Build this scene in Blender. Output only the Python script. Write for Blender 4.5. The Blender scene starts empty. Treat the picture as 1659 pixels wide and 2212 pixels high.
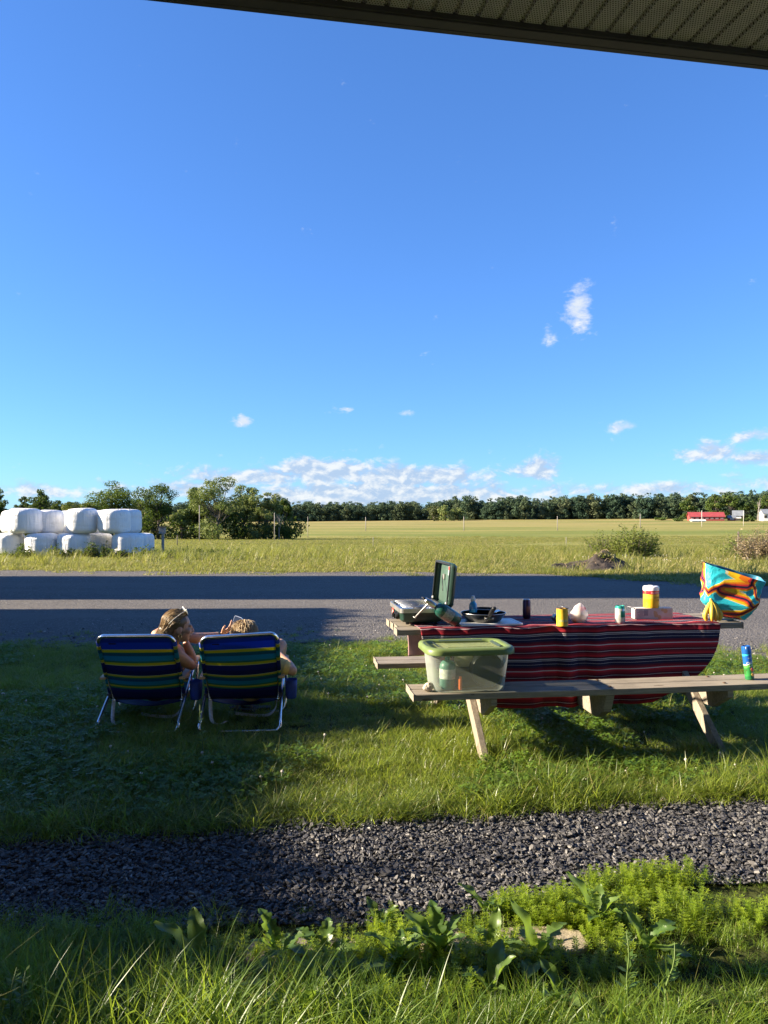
import bpy, math, random
import numpy as np
from mathutils import Vector, Matrix, Euler, noise as mnoise

random.seed(7)
RNG = np.random.default_rng(11)
R = math.radians
scene = bpy.context.scene
COL = scene.collection

# ------------------------------------------------------------------ camera
CAM_H = 1.5
cam_data = bpy.data.cameras.new('camera')
cam = bpy.data.objects.new('camera', cam_data)
COL.objects.link(cam)
cam.location = (0, 0, CAM_H)
cam.rotation_euler = (R(90), 0, 0)
cam_data.sensor_fit = 'HORIZONTAL'
cam_data.sensor_width = 36.0
cam_data.lens = 36.05
cam_data.shift_y = 12 / 1659
cam_data.clip_start = 0.05
cam_data.clip_end = 6000
scene.camera = cam

# ------------------------------------------------------------------ light
SUN_EL = 23.0          # degrees above the horizon
SUN_AZ = 1.0           # light travels along +X, turned this much towards +Y
sun_data = bpy.data.lights.new('sun', 'SUN')
sun_data.energy = 5.0
sun_data.angle = R(0.8)
sun_data.color = (1.0, 0.86, 0.66)
sun = bpy.data.objects.new('sun', sun_data)
COL.objects.link(sun)
_d = Vector((math.cos(R(SUN_AZ)) * math.cos(R(SUN_EL)), math.sin(R(SUN_AZ)) * math.cos(R(SUN_EL)), -math.sin(R(SUN_EL))))
sun.rotation_euler = _d.to_track_quat('-Z', 'Y').to_euler()

scene.view_settings.view_transform = 'Standard'
scene.view_settings.look = 'None'
scene.view_settings.exposure = 2.0
scene.view_settings.gamma = 1.0
scene.view_settings.use_curve_mapping = False
scene.cycles.max_bounces = 10
scene.cycles.diffuse_bounces = 5
scene.cycles.glossy_bounces = 3
scene.cycles.transmission_bounces = 5
scene.cycles.transparent_max_bounces = 12
scene.cycles.caustics_reflective = False
scene.cycles.caustics_refractive = False
scene.cycles.use_denoising = True
scene.cycles.sample_clamp_indirect = 6.0

# ------------------------------------------------------------------ node helpers
class NT:
    def __init__(self, tree):
        self.t = tree
        tree.nodes.clear()
    def n(self, kind, ins=None, **props):
        nd = self.t.nodes.new(kind)
        for k, v in props.items():
            setattr(nd, k, v)
        for k, v in (ins or {}).items():
            self.set(nd, k, v)
        return nd
    def set(self, nd, k, v):
        s = nd.inputs[k]
        if isinstance(v, bpy.types.NodeSocket):
            self.t.links.new(v, s)
        elif isinstance(v, bpy.types.Node):
            self.t.links.new(v.outputs[0], s)
        else:
            if hasattr(s, 'default_value') and isinstance(v, (tuple, list)) and len(v) == 3 and s.type == 'RGBA':
                v = (*v, 1)
            s.default_value = v
    def math(self, op, a, b=0.0, c=None):
        nd = self.n('ShaderNodeMath', operation=op)
        self.set(nd, 0, a); self.set(nd, 1, b)
        if c is not None: self.set(nd, 2, c)
        return nd.outputs[0]
    def mix(self, f, a, b, mode='MIX'):
        nd = self.n('ShaderNodeMix', data_type='RGBA', blend_type=mode)
        nd.clamp_factor = True
        self.set(nd, 0, f); self.set(nd, 6, a); self.set(nd, 7, b)
        return nd.outputs[2]
    def ramp(self, f, stops, interp='LINEAR'):
        nd = self.n('ShaderNodeValToRGB')
        cr = nd.color_ramp; cr.interpolation = interp
        while len(cr.elements) > 1: cr.elements.remove(cr.elements[-1])
        for i, (p, c) in enumerate(stops):
            e = cr.elements[0] if i == 0 else cr.elements.new(p)
            e.position = p
            e.color = (*c, 1) if isinstance(c, (tuple, list)) else (c, c, c, 1)
        self.set(nd, 0, f)
        return nd.outputs[0]
    def noise(self, vec, scale, detail=3, rough=0.55, dist=0.0):
        nd = self.n('ShaderNodeTexNoise', {'Scale': scale, 'Detail': detail, 'Roughness': rough, 'Distortion': dist})
        if vec is not None: self.set(nd, 'Vector', vec)
        return nd.outputs[0]
    def smooth(self, v, a, b):
        nd = self.n('ShaderNodeMapRange', interpolation_type='SMOOTHSTEP')
        self.set(nd, 0, v); nd.inputs[1].default_value = a; nd.inputs[2].default_value = b
        return nd.outputs[0]

# ------------------------------------------------------------------ sky with clouds
SKYG = 0.82
SKYT = (0.55, 0.97, 1.66, 1.0)
def build_world():
    w = bpy.data.worlds.new('World'); scene.world = w; w.use_nodes = True
    w.cycles.sampling_method = 'MANUAL'; w.cycles.sample_map_resolution = 512
    t = NT(w.node_tree)
    sky = t.n('ShaderNodeTexSky', sky_type='NISHITA')
    sky.sun_disc = False
    sky.sun_elevation = R(SUN_EL)
    sky.sun_rotation = R(270 - SUN_AZ)
    sky.altitude = 100; sky.air_density = 1.0; sky.dust_density = 0.12; sky.ozone_density = 2.6
    gm = t.n('ShaderNodeGamma', {'Color': sky, 'Gamma': SKYG})
    hs = t.n('ShaderNodeMix', {0: 1.0, 6: gm.outputs[0], 7: SKYT}, data_type='RGBA', blend_type='MULTIPLY')
    tc = t.n('ShaderNodeTexCoord')
    sep = t.n('ShaderNodeSeparateXYZ', {0: tc.outputs['Generated']})
    X, Y, Z = sep.outputs
    az = t.math('MULTIPLY', t.math('ARCTAN2', X, Y), 180 / math.pi)
    el = t.math('MULTIPLY', t.math('ARCSINE', Z), 180 / math.pi)
    # (azimuth, elevation, half width, half height, weight) of the clouds in view
    blobs = [(14.2, 14.6, 1.1, 1.7, 1.0), (12.1, 13.1, .8, .8, .62), (16.7, 20.0, .38, .9, .5), (-10.4, 7.0, .75, .5, .9), (-2.9, 7.9, 1.0, .35, .6),
             (1.4, 7.7, 1.5, .3, .52), (17.0, 6.4, 1.4, .5, .8), (25.5, 15.5, .8, .4, .5), (25.6, 5.5, 1.5, .55, .9), (22.4, 4.4, 2.4, .75, .95), (26.5, 4.0, 2.5, .6, .9), (29, 5.2, 3, .9, .9),
             (-4.3, 3.5, 4.0, 1.1, 1.25), (-9.5, 3.0, 5.0, .9, 1.05), (2.0, 3.0, 6.0, 1.0, 1.15), (5.2, 3.2, 2.2, .8, .9), (11.3, 3.5, 2.2, .95, 1.0), (-14, 2.0, 9.0, .75, .85),
             (-24, 1.9, 7.0, .7, .8), (0, 1.7, 13, 1.1, 1.2), (10.0, 1.9, 8.0, .8, .8), (20.0, 2.0, 8.0, .7, .85), (28, 2.3, 6.0, .8, .8)]
    def field(azs, els):
        tot = None
        for (a, e, wa, he, wt) in blobs:
            dx = t.math('MULTIPLY', t.math('SUBTRACT', azs, a), 1 / wa)
            dy = t.math('MULTIPLY', t.math('SUBTRACT', els, e), 1 / he)
            rr = t.math('ADD', t.math('MULTIPLY', dx, dx), t.math('MULTIPLY', dy, dy))
            g = t.math('MULTIPLY', t.math('EXPONENT', t.math('MULTIPLY', rr, -0.8)), wt)
            tot = g if tot is None else t.math('MAXIMUM', tot, g)
        # the same low bank of cloud goes on round the horizon outside the frame
        out = t.math('MULTIPLY', t.smooth(t.math('ABSOLUTE', azs), 30.0, 40.0), 0.8)
        dy = t.math('MULTIPLY', t.math('SUBTRACT', els, 2.6), 1 / 1.4)
        band = t.math('MULTIPLY', t.math('EXPONENT', t.math('MULTIPLY', t.math('MULTIPLY', dy, dy), -0.9)), out)
        tot = t.math('MAXIMUM', tot, band)
        v = t.n('ShaderNodeCombineXYZ', {0: azs, 1: t.math('MULTIPLY', els, 1.7), 2: 3.0})
        n1 = t.noise(v.outputs[0], 0.42, 6, 0.62, 0.25)
        n2 = t.noise(v.outputs[0], 1.7, 5, 0.6, 0.2)
        nn = t.math('ADD', t.math('MULTIPLY', t.math('SUBTRACT', n1, 0.5), 1.9), t.math('MULTIPLY', t.math('SUBTRACT', n2, 0.5), 0.45))
        return t.math('ADD', tot, nn), nn
    f0, nn0 = field(az, el)
    alpha = t.math('MULTIPLY', t.smooth(f0, 0.36, 0.92), t.smooth(el, 0.0, 0.5))
    # light and shade put into the cloud colour: tops and the side towards the sun are white
    v2 = t.n('ShaderNodeCombineXYZ', {0: t.math('ADD', az, -0.30), 1: t.math('MULTIPLY', t.math('ADD', el, 0.34), 1.7), 2: 3.0})
    m1 = t.noise(v2.outputs[0], 0.42, 6, 0.62, 0.25)
    m2 = t.noise(v2.outputs[0], 1.7, 5, 0.6, 0.2)
    nn1 = t.math('ADD', t.math('MULTIPLY', t.math('SUBTRACT', m1, 0.5), 1.9), t.math('MULTIPLY', t.math('SUBTRACT', m2, 0.5), 0.45))
    lit = t.smooth(t.math('SUBTRACT', nn0, nn1), -0.18, 0.32)
    hi = t.smooth(el, 3.5, 8.0)
    lit = t.math('MAXIMUM', lit, t.math('MULTIPLY', hi, 0.75))
    ccol = t.mix(lit, (2.45, 3.2, 4.3), (4.7, 4.85, 4.95))
    colr = t.mix(t.math('MULTIPLY', alpha, 0.93), hs.outputs[2], ccol)
    bg = t.n('ShaderNodeBackground', {'Color': colr, 'Strength': 0.050})
    out = t.n('ShaderNodeOutputWorld')
    t.t.links.new(bg.outputs[0], out.inputs[0])
build_world()

# ------------------------------------------------------------------ mesh builder
class MB:
    def __init__(self):
        self.v = []; self.f = []; self.uv = {}; self.tint = {}
    def add(self, verts, faces, M=None):
        b = len(self.v)
        for p in verts:
            p = Vector(p)
            self.v.append(M @ p if M else p)
        for q in faces: self.f.append(tuple(b + i for i in q))
        return b
    def box(self, c, s, M=None, rz=0.0):
        x, y, z = s[0] / 2, s[1] / 2, s[2] / 2
        vs = [Vector((a, b, d)) for d in (-z, z) for b in (-y, y) for a in (-x, x)]
        if rz: vs = [Matrix.Rotation(rz, 3, 'Z') @ p for p in vs]
        c = Vector(c)
        return self.add([p + c for p in vs], [(0, 2, 3, 1), (4, 5, 7, 6), (0, 1, 5, 4), (2, 6, 7, 3), (0, 4, 6, 2), (1, 3, 7, 5)], M)
    def prism(self, pts, d, M=None):
        """outline pts (x,y) extruded from z=0 to z=d"""
        n = len(pts)
        vs = [(p[0], p[1], 0) for p in pts] + [(p[0], p[1], d) for p in pts]
        fs = [tuple(range(n - 1, -1, -1)), tuple(range(n, 2 * n))] + [(i, (i + 1) % n, n + (i + 1) % n, n + i) for i in range(n)]
        return self.add(vs, fs, M)
    def tube(self, pts, r, n=8, M=None, caps=True, flat=1.0):
        pts = [Vector(p) for p in pts]
        k = len(pts)
        rs = r if isinstance(r, (list, tuple)) else [r] * k
        b0 = len(self.v)
        t0 = (pts[1] - pts[0]).normalized()
        up = Vector((0, 0, 1)) if abs(t0.z) < 0.9 else Vector((1, 0, 0))
        nx = t0.cross(up).normalized()
        vs = []
        for i in range(k):
            if i == 0: tg = pts[1] - pts[0]
            elif i == k - 1: tg = pts[-1] - pts[-2]
            else: tg = (pts[i + 1] - pts[i]).normalized() + (pts[i] - pts[i - 1]).normalized()
            if tg.length < 1e-9: tg = t0
            tg.normalize()
            nx = (nx - tg * nx.dot(tg))
            if nx.length < 1e-6: nx = tg.orthogonal()
            nx.normalize()
            ny = tg.cross(nx)
            for j in range(n):
                a = 2 * math.pi * j / n
                vs.append(pts[i] + nx * (math.cos(a) * rs[i]) + ny * (math.sin(a) * rs[i] * flat))
        fs = [(i * n + j, i * n + (j + 1) % n, (i + 1) * n + (j + 1) % n, (i + 1) * n + j) for i in range(k - 1) for j in range(n)]
        if caps:
            fs.append(tuple(range(n - 1, -1, -1))); fs.append(tuple((k - 1) * n + j for j in range(n)))
        return self.add(vs, fs, M)
    def lathe(self, prof, n=24, M=None):
        """prof: list of (r, z)"""
        k = len(prof)
        vs = [(r * math.cos(2 * math.pi * j / n), r * math.sin(2 * math.pi * j / n), z) for r, z in prof for j in range(n)]
        fs = [(i * n + j, i * n + (j + 1) % n, (i + 1) * n + (j + 1) % n, (i + 1) * n + j) for i in range(k - 1) for j in range(n)]
        if prof[0][0] > 1e-6: fs.append(tuple(range(n - 1, -1, -1)))
        if prof[-1][0] > 1e-6: fs.append(tuple((k - 1) * n + j for j in range(n)))
        return self.add(vs, fs, M)
    def ellipsoid(self, c, r, nu=14, nv=9, M=None, rot=None):
        c = Vector(c); vs = []; fs = []
        for i in range(nv + 1):
            th = math.pi * i / nv
            for j in range(nu):
                a = 2 * math.pi * j / nu
                p = Vector((r[0] * math.sin(th) * math.cos(a), r[1] * math.sin(th) * math.sin(a), r[2] * math.cos(th)))
                if rot is not None: p = rot @ p
                vs.append(p + c)
        for i in range(nv):
            for j in range(nu):
                fs.append((i * nu + j, (i + 1) * nu + j, (i + 1) * nu + (j + 1) % nu, i * nu + (j + 1) % nu))
        return self.add(vs, fs, M)
    def grid(self, fn, nu, nv, uvfn=None, closed_u=False):
        """fn(i/nu, j/nv) -> point"""
        b = len(self.v)
        cu = nu if closed_u else nu + 1
        for j in range(nv + 1):
            for i in range(cu):
                self.v.append(Vector(fn(i / nu, j / nv)))
                if uvfn: self.uv[len(self.v) - 1] = uvfn(i / nu, j / nv)
        for j in range(nv):
            for i in range(nu):
                i2 = (i + 1) % cu
                self.f.append((b + j * cu + i, b + j * cu + i2, b + (j + 1) * cu + i2, b + (j + 1) * cu + i))
        return b
    def mesh(self, name, smooth=True):
        me = bpy.data.meshes.new(name)
        me.from_pydata([tuple(p) for p in self.v], [], self.f)
        me.update()
        if smooth: me.polygons.foreach_set('use_smooth', [True] * len(me.polygons))
        if self.uv:
            ul = me.uv_layers.new(name='UVMap')
            li = np.empty(len(me.loops), dtype=np.int32); me.loops.foreach_get('vertex_index', li)
            arr = np.zeros((len(self.v), 2), dtype=np.float32)
            for k, u in self.uv.items(): arr[k] = u
            ul.data.foreach_set('uv', arr[li].ravel())
        return me
    def build(self, name, mat, parent=None, smooth=True, bevel=0.0, auto=None, seg=2, **tags):
        me = self.mesh(name, smooth)
        o = bpy.data.objects.new(name, me)
        COL.objects.link(o)
        if mat: me.materials.append(mat)
        if parent: o.parent = parent
        if bevel:
            m = o.modifiers.new('bevel', 'BEVEL'); m.width = bevel; m.segments = seg; m.limit_method = 'ANGLE'; m.angle_limit = R(40)
        if smooth and auto is not None: set_auto(o, auto)
        for k, v in tags.items(): o[k] = v
        return o

def set_auto(o, ang):
    """mark edges sharper than ang so that smooth shading breaks there"""
    me = o.data
    nrm = [p.normal.copy() for p in me.polygons]
    em = {}
    for p in me.polygons:
        for ek in p.edge_keys: em.setdefault(ek, []).append(p.index)
    att = me.attributes.new('sharp_edge', 'BOOLEAN', 'EDGE')
    ca = math.cos(R(ang)); vals = []
    for e in me.edges:
        fl = em.get(tuple(sorted(e.vertices)), [])
        vals.append(len(fl) == 2 and nrm[fl[0]].dot(nrm[fl[1]]) < ca)
    att.data.foreach_set('value', vals)

def thing(name, label, cat, loc=(0, 0, 0), rz=0.0, group=None):
    o = bpy.data.objects.new(name, None); COL.objects.link(o)
    o.empty_display_size = 0.1
    o.location = loc; o.rotation_euler = (0, 0, rz)
    tag(o, label, cat, group)
    return o
def tag(o, label, cat, group=None):
    o['label'] = label; o['category'] = cat
    if group: o['group'] = group
    return o
def copy_tree(o, parent=None):
    c = o.copy(); COL.objects.link(c); c.parent = parent
    for ch in list(o.children): copy_tree(ch, c)
    return c
def T(x, y, z): return Matrix.Translation((x, y, z))
def frame(o, x, y, z):
    """matrix with columns x,y,z (Vectors) and origin o"""
    m = Matrix.Identity(4)
    for i, c in enumerate((x, y, z)):
        for r in range(3): m[r][i] = c[r]
    for r in range(3): m[r][3] = o[r]
    return m
def along(p, q):
    """matrix that puts local +Z from p to q"""
    p, q = Vector(p), Vector(q)
    return Matrix.Translation(p) @ (q - p).to_track_quat('Z', 'Y').to_matrix().to_4x4()
F = 1661.0
def W(px, py, D): return Vector(((px - 829.5) * D / F, D, CAM_H - (py - 1118) * D / F))
def smoothpath(pts, k=6):
    """Catmull-Rom through pts"""
    P = [Vector(p) for p in pts]; out = []
    Q = [P[0] * 2 - P[1]] + P + [P[-1] * 2 - P[-2]]
    for i in range(1, len(Q) - 2):
        for s in range(k):
            t = s / k
            a, b, c, d = Q[i - 1], Q[i], Q[i + 1], Q[i + 2]
            out.append(0.5 * ((2 * b) + (c - a) * t + (2 * a - 5 * b + 4 * c - d) * t * t + (3 * b - a - 3 * c + d) * t ** 3))
    out.append(P[-1])
    return out
def text_polys(body, size):
    cu = bpy.data.curves.new('lettering', 'FONT'); cu.body = body; cu.size = size; cu.resolution_u = 2
    ob = bpy.data.objects.new('lettering', cu); COL.objects.link(ob)
    dg = bpy.context.evaluated_depsgraph_get(); dg.update()
    me = bpy.data.meshes.new_from_object(ob.evaluated_get(dg))
    vs = [v.co.copy() for v in me.vertices]; fs = [tuple(p.vertices) for p in me.polygons]
    bpy.data.objects.remove(ob); bpy.data.curves.remove(cu); bpy.data.meshes.remove(me)
    if vs:
        cx = (min(p.x for p in vs) + max(p.x for p in vs)) / 2; cy = (min(p.y for p in vs) + max(p.y for p in vs)) / 2
        for p in vs: p.x -= cx; p.y -= cy
    return vs, fs

# ------------------------------------------------------------------ materials
def out_mat(name):
    m = bpy.data.materials.new(name); m.use_nodes = True
    t = NT(m.node_tree)
    o = t.n('ShaderNodeOutputMaterial')
    return m, t, o
def M_(name, base, rough=0.6, metal=0.0, var=0.12, scale=14.0, bump=0.0, bscale=60.0, spec=0.5, trans=0.0, coat=0.0, sub=0.0, dirt=None, stretch=None):
    """principled surface with procedural colour drift, wear and fine relief"""
    m, t, o = out_mat(name)
    tc = t.n('ShaderNodeTexCoord')
    vec = tc.outputs['Object']
    if stretch: vec = t.n('ShaderNodeMapping', {'Vector': vec, 'Scale': stretch}).outputs[0]
    nz = t.noise(vec, scale, 4, 0.6)
    lo = tuple(c * (1 - var) for c in base); hi = tuple(min(1, c * (1 + var)) for c in base)
    col = t.mix(t.smooth(nz, 0.3, 0.7), lo, hi)
    if dirt:
        dn = t.noise(vec, scale * 0.35, 5, 0.65)
        col = t.mix(t.math('MULTIPLY', t.smooth(dn, 0.5, 0.75), dirt[1]), col, dirt[0])
    p = t.n('ShaderNodeBsdfPrincipled', {'Base Color': col, 'Roughness': rough, 'Metallic': metal, 'Specular IOR Level': spec, 'Coat Weight': coat})
    if rough > 0.05:
        t.set(p, 'Roughness', t.math('ADD', rough - 0.06, t.math('MULTIPLY', nz, 0.12)))
    if sub:
        t.set(p, 'Subsurface Weight', sub); t.set(p, 'Subsurface Radius', (0.012, 0.005, 0.003)); t.set(p, 'Subsurface Scale', 1.0)
    if bump:
        bn = t.noise(vec, bscale, 4, 0.6)
        t.set(p, 'Normal', t.n('ShaderNodeBump', {'Strength': 1.0, 'Distance': bump, 'Height': bn}).outputs[0])
    sh = p.outputs[0]
    if trans:
        tr = t.n('ShaderNodeBsdfTranslucent', {'Color': col})
        sh = t.n('ShaderNodeMixShader', {0: trans, 1: sh, 2: tr.outputs[0]}).outputs[0]
    t.t.links.new(sh, o.inputs[0])
    return m
def leaf_mat(name, dark, light, dry, dry_amt=0.12, trans=0.4, rough=0.5, tl=(0.30, 0.45, 0.03), patch=0.0, spec=0.5):
    """leaf or blade: per-blade tint attribute, per-clump random, light through the blade"""
    m, t, o = out_mat(name)
    at = t.n('ShaderNodeAttribute', attribute_name='tint')
    oi = t.n('ShaderNodeObjectInfo')
    f = t.math('ADD', t.math('MULTIPLY', at.outputs['Fac'], 0.65), t.math('MULTIPLY', oi.outputs['Random'], 0.35))
    if patch:
        g = t.n('ShaderNodeNewGeometry')
        pn = t.noise(g.outputs['Position'], patch, 3, 0.6)
        f = t.math('ADD', t.math('MULTIPLY', f, 0.55), t.math('MULTIPLY', t.smooth(pn, 0.32, 0.68), 0.5))
    col = t.mix(f, dark, light)
    s = t.math('GREATER_THAN', t.math('FRACT', t.math('MULTIPLY', at.outputs['Fac'], 37.7)), 1 - dry_amt)
    col = t.mix(t.math('MULTIPLY', s, 0.8), col, dry)
    p = t.n('ShaderNodeBsdfPrincipled', {'Base Color': col, 'Roughness': rough * 0.85, 'Specular IOR Level': spec})
    tcol = t.mix(0.55, col, tl)
    tr = t.n('ShaderNodeBsdfTranslucent', {'Color': tcol})
    mx = t.n('ShaderNodeMixShader', {0: trans, 1: p.outputs[0], 2: tr.outputs[0]})
    t.t.links.new(mx.outputs[0], o.inputs[0])
    return m
def wood_mat(name, a, b, axis=0, rough=0.8):
    m, t, o = out_mat(name)
    tc = t.n('ShaderNodeTexCoord'); oi = t.n('ShaderNodeObjectInfo')
    off = t.n('ShaderNodeVectorMath', {0: tc.outputs['Object']}, operation='ADD')
    cmb = t.n('ShaderNodeCombineXYZ', {0: t.math('MULTIPLY', oi.outputs['Random'], 13), 1: t.math('MULTIPLY', oi.outputs['Random'], 7), 2: 0.0})
    t.set(off, 1, cmb.outputs[0])
    sc = [26.0, 26.0, 26.0]; sc[axis] = 1.6
    mp = t.n('ShaderNodeMapping', {'Vector': off.outputs[0], 'Scale': tuple(sc)})
    g = t.noise(mp.outputs[0], 2.2, 6, 0.7, 0.6)
    fine = t.noise(mp.outputs[0], 9.0, 4, 0.7)
    blot = t.noise(off.outputs[0], 3.0, 4, 0.6)
    col = t.mix(t.smooth(g, 0.3, 0.72), a, b)
    col = t.mix(t.math('MULTIPLY', t.smooth(blot, 0.52, 0.72), 0.45), col, tuple(c * 0.55 for c in a))
    col = t.mix(t.math('MULTIPLY', t.smooth(fine, 0.62, 0.75), 0.55), col, tuple(c * 0.4 for c in a))
    vo = t.n('ShaderNodeTexVoronoi', {'Vector': t.n('ShaderNodeMapping', {'Vector': off.outputs[0], 'Scale': tuple(2.2 if i == axis else 8.0 for i in range(3))}).outputs[0], 'Scale': 1.0, 'Randomness': 1.0})
    col = t.mix(t.math('MULTIPLY', t.math('LESS_THAN', vo.outputs['Distance'], 0.085), 0.7), col, (0.07, 0.04, 0.02))
    p = t.n('ShaderNodeBsdfPrincipled', {'Base Color': col, 'Roughness': rough, 'Specular IOR Level': 0.25})
    h = t.math('ADD', g, t.math('MULTIPLY', fine, 0.5))
    t.set(p, 'Normal', t.n('ShaderNodeBump', {'Strength': 0.7, 'Distance': 0.002, 'Height': h}).outputs[0])
    t.t.links.new(p.outputs[0], o.inputs[0])
    return m

# ------------------------------------------------------------------ scatter (stuff): clumps instanced on a cloud of points
SRC = {}
def source_collection(name, meshes, mats):
    c = bpy.data.collections.new(name)
    for i, me in enumerate(meshes):
        if not me.materials:
            for mm in (mats if isinstance(mats, (list, tuple)) else [mats]): me.materials.append(mm)
        o = bpy.data.objects.new('%s_%02d' % (name, i), me); c.objects.link(o)
    return c
def scatter(name, pts, scl, rot, coll, nvar, label, cat, idx=None):
    n = len(pts)
    me = bpy.data.meshes.new(name)
    me.vertices.add(n)
    me.vertices.foreach_set('co', np.asarray(pts, dtype=np.float32).ravel())
    a = me.attributes.new('srot', 'FLOAT_VECTOR', 'POINT'); a.data.foreach_set('vector', np.asarray(rot, dtype=np.float32).ravel())
    scl = np.asarray(scl, dtype=np.float32)
    if scl.ndim == 1: scl = np.repeat(scl[:, None], 3, 1)
    a = me.attributes.new('sscl', 'FLOAT_VECTOR', 'POINT'); a.data.foreach_set('vector', scl.ravel())
    a = me.attributes.new('sidx', 'INT', 'POINT')
    a.data.foreach_set('value', (RNG.integers(0, nvar, n) if idx is None else np.asarray(idx)).astype(np.int32))
    o = bpy.data.objects.new(name, me); COL.objects.link(o)
    g = bpy.data.node_groups.new(name, 'GeometryNodeTree')
    g.interface.new_socket('Geometry', in_out='INPUT', socket_type='NodeSocketGeometry')
    g.interface.new_socket('Geometry', in_out='OUTPUT', socket_type='NodeSocketGeometry')
    N = g.nodes; L = g.links
    gi = N.new('NodeGroupInput'); go = N.new('NodeGroupOutput')
    mp = N.new('GeometryNodeMeshToPoints'); ip = N.new('GeometryNodeInstanceOnPoints'); ci = N.new('GeometryNodeCollectionInfo')
    ci.inputs['Collection'].default_value = coll
    ci.inputs['Separate Children'].default_value = True
    ci.inputs['Reset Children'].default_value = True
    ip.inputs['Pick Instance'].default_value = True
    def attr(nm, ty):
        q = N.new('GeometryNodeInputNamedAttribute'); q.data_type = ty; q.inputs[0].default_value = nm
        return q.outputs[0]
    L.new(gi.outputs[0], mp.inputs[0]); L.new(mp.outputs[0], ip.inputs['Points']); L.new(ci.outputs[0], ip.inputs['Instance'])
    e2r = N.new('FunctionNodeEulerToRotation')
    L.new(attr('srot', 'FLOAT_VECTOR'), e2r.inputs[0]); L.new(e2r.outputs[0], ip.inputs['Rotation'])
    L.new(attr('sscl', 'FLOAT_VECTOR'), ip.inputs['Scale']); L.new(attr('sidx', 'INT'), ip.inputs['Instance Index'])
    L.new(ip.outputs[0], go.inputs[0])
    o.modifiers.new('scatter', 'NODES').node_group = g
    o['kind'] = 'stuff'; o['label'] = label; o['category'] = cat
    return o
def arr_mesh(name, V, Fq, tint):
    """quads/tris from numpy arrays with a per-vertex tint"""
    me = bpy.data.meshes.new(name)
    me.from_pydata(V.tolist(), [], Fq)
    me.update()
    a = me.attributes.new('tint', 'FLOAT', 'POINT'); a.data.foreach_set('value', np.asarray(tint, dtype=np.float32))
    me.polygons.foreach_set('use_smooth', [True] * len(me.polygons))
    return me
def blade_clump(name, n, rad, h0, h1, w, bend, segs=3, lean=0.35, seed=0):
    g = np.random.default_rng(seed)
    V = []; Fq = []; tint = []
    for _ in range(n):
        a = g.uniform(0, 2 * math.pi); rr = rad * math.sqrt(g.uniform())
        bx, by = rr * math.cos(a), rr * math.sin(a)
        h = g.uniform(h0, h1) * (1.25 - 0.5 * rr / max(rad, 1e-6) * g.uniform()); ww = w * g.uniform(0.6, 1.25)
        da = g.uniform(0, 2 * math.pi); dx, dy = math.cos(da), math.sin(da)
        fa = da + g.uniform(0.9, 2.2); fx, fy = math.cos(fa), math.sin(fa)
        ln = g.uniform(0.05, lean); bd = bend * g.uniform(0.2, 1.4)
        tt = g.uniform(); b = len(V)
        for s in range(segs + 1):
            t = s / segs
            off = h * (ln * t + bd * t * t); z = h * (t - 0.38 * bd * t * t)
            half = ww / 2 * (1 - t ** 1.6) * (0.75 + 0.5 * min(1, 2 * t))
            cx, cy = bx + dx * off, by + dy * off
            if s < segs:
                V.append((cx - fx * half, cy - fy * half, z)); V.append((cx + fx * half, cy + fy * half, z)); tint += [tt, tt]
            else:
                V.append((cx, cy, z)); tint.append(tt)
        for s in range(segs - 1): Fq.append((b + 2 * s, b + 2 * s + 1, b + 2 * s + 3, b + 2 * s + 2))
        Fq.append((b + 2 * segs - 2, b + 2 * segs - 1, b + 2 * segs))
    return arr_mesh(name, np.array(V), Fq, tint)
# places kept free of grass: the stone slab in the weeds and the heap of soil
SLAB_C = Vector((0.13, 2.67, 0))
def slab_gap(x, y):
    dx, dy = x - SLAB_C.x, y - SLAB_C.y - 0.10 * (x - SLAB_C.x)
    return abs(dx) < 0.62 and abs(dy) < 0.075
MOUND = Vector((6.2, 22.4, 0))
def mound_gap(x, y):
    dx, dy = (x - MOUND.x) / 1.55, (y - MOUND.y + 0.35) / 1.35
    return dx * dx + dy * dy < 0.8
# ================================================================== the land
def sstep(a, b, x):
    t = min(1, max(0, (x - a) / (b - a))); return t * t * (3 - 2 * t)
def gz(x, y):
    s = min(max(y - 24, 0), 126)
    z = -0.02 * s
    if y > 150:
        z += (y - 150) * (0.0078 + 0.0087 * sstep(-60, 160, x)) * (1 if y < 900 else 1)
    return z
def vnoise(x, y, s=1.0): return mnoise.noise(Vector((x * s, y * s, 0.37)))

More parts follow.
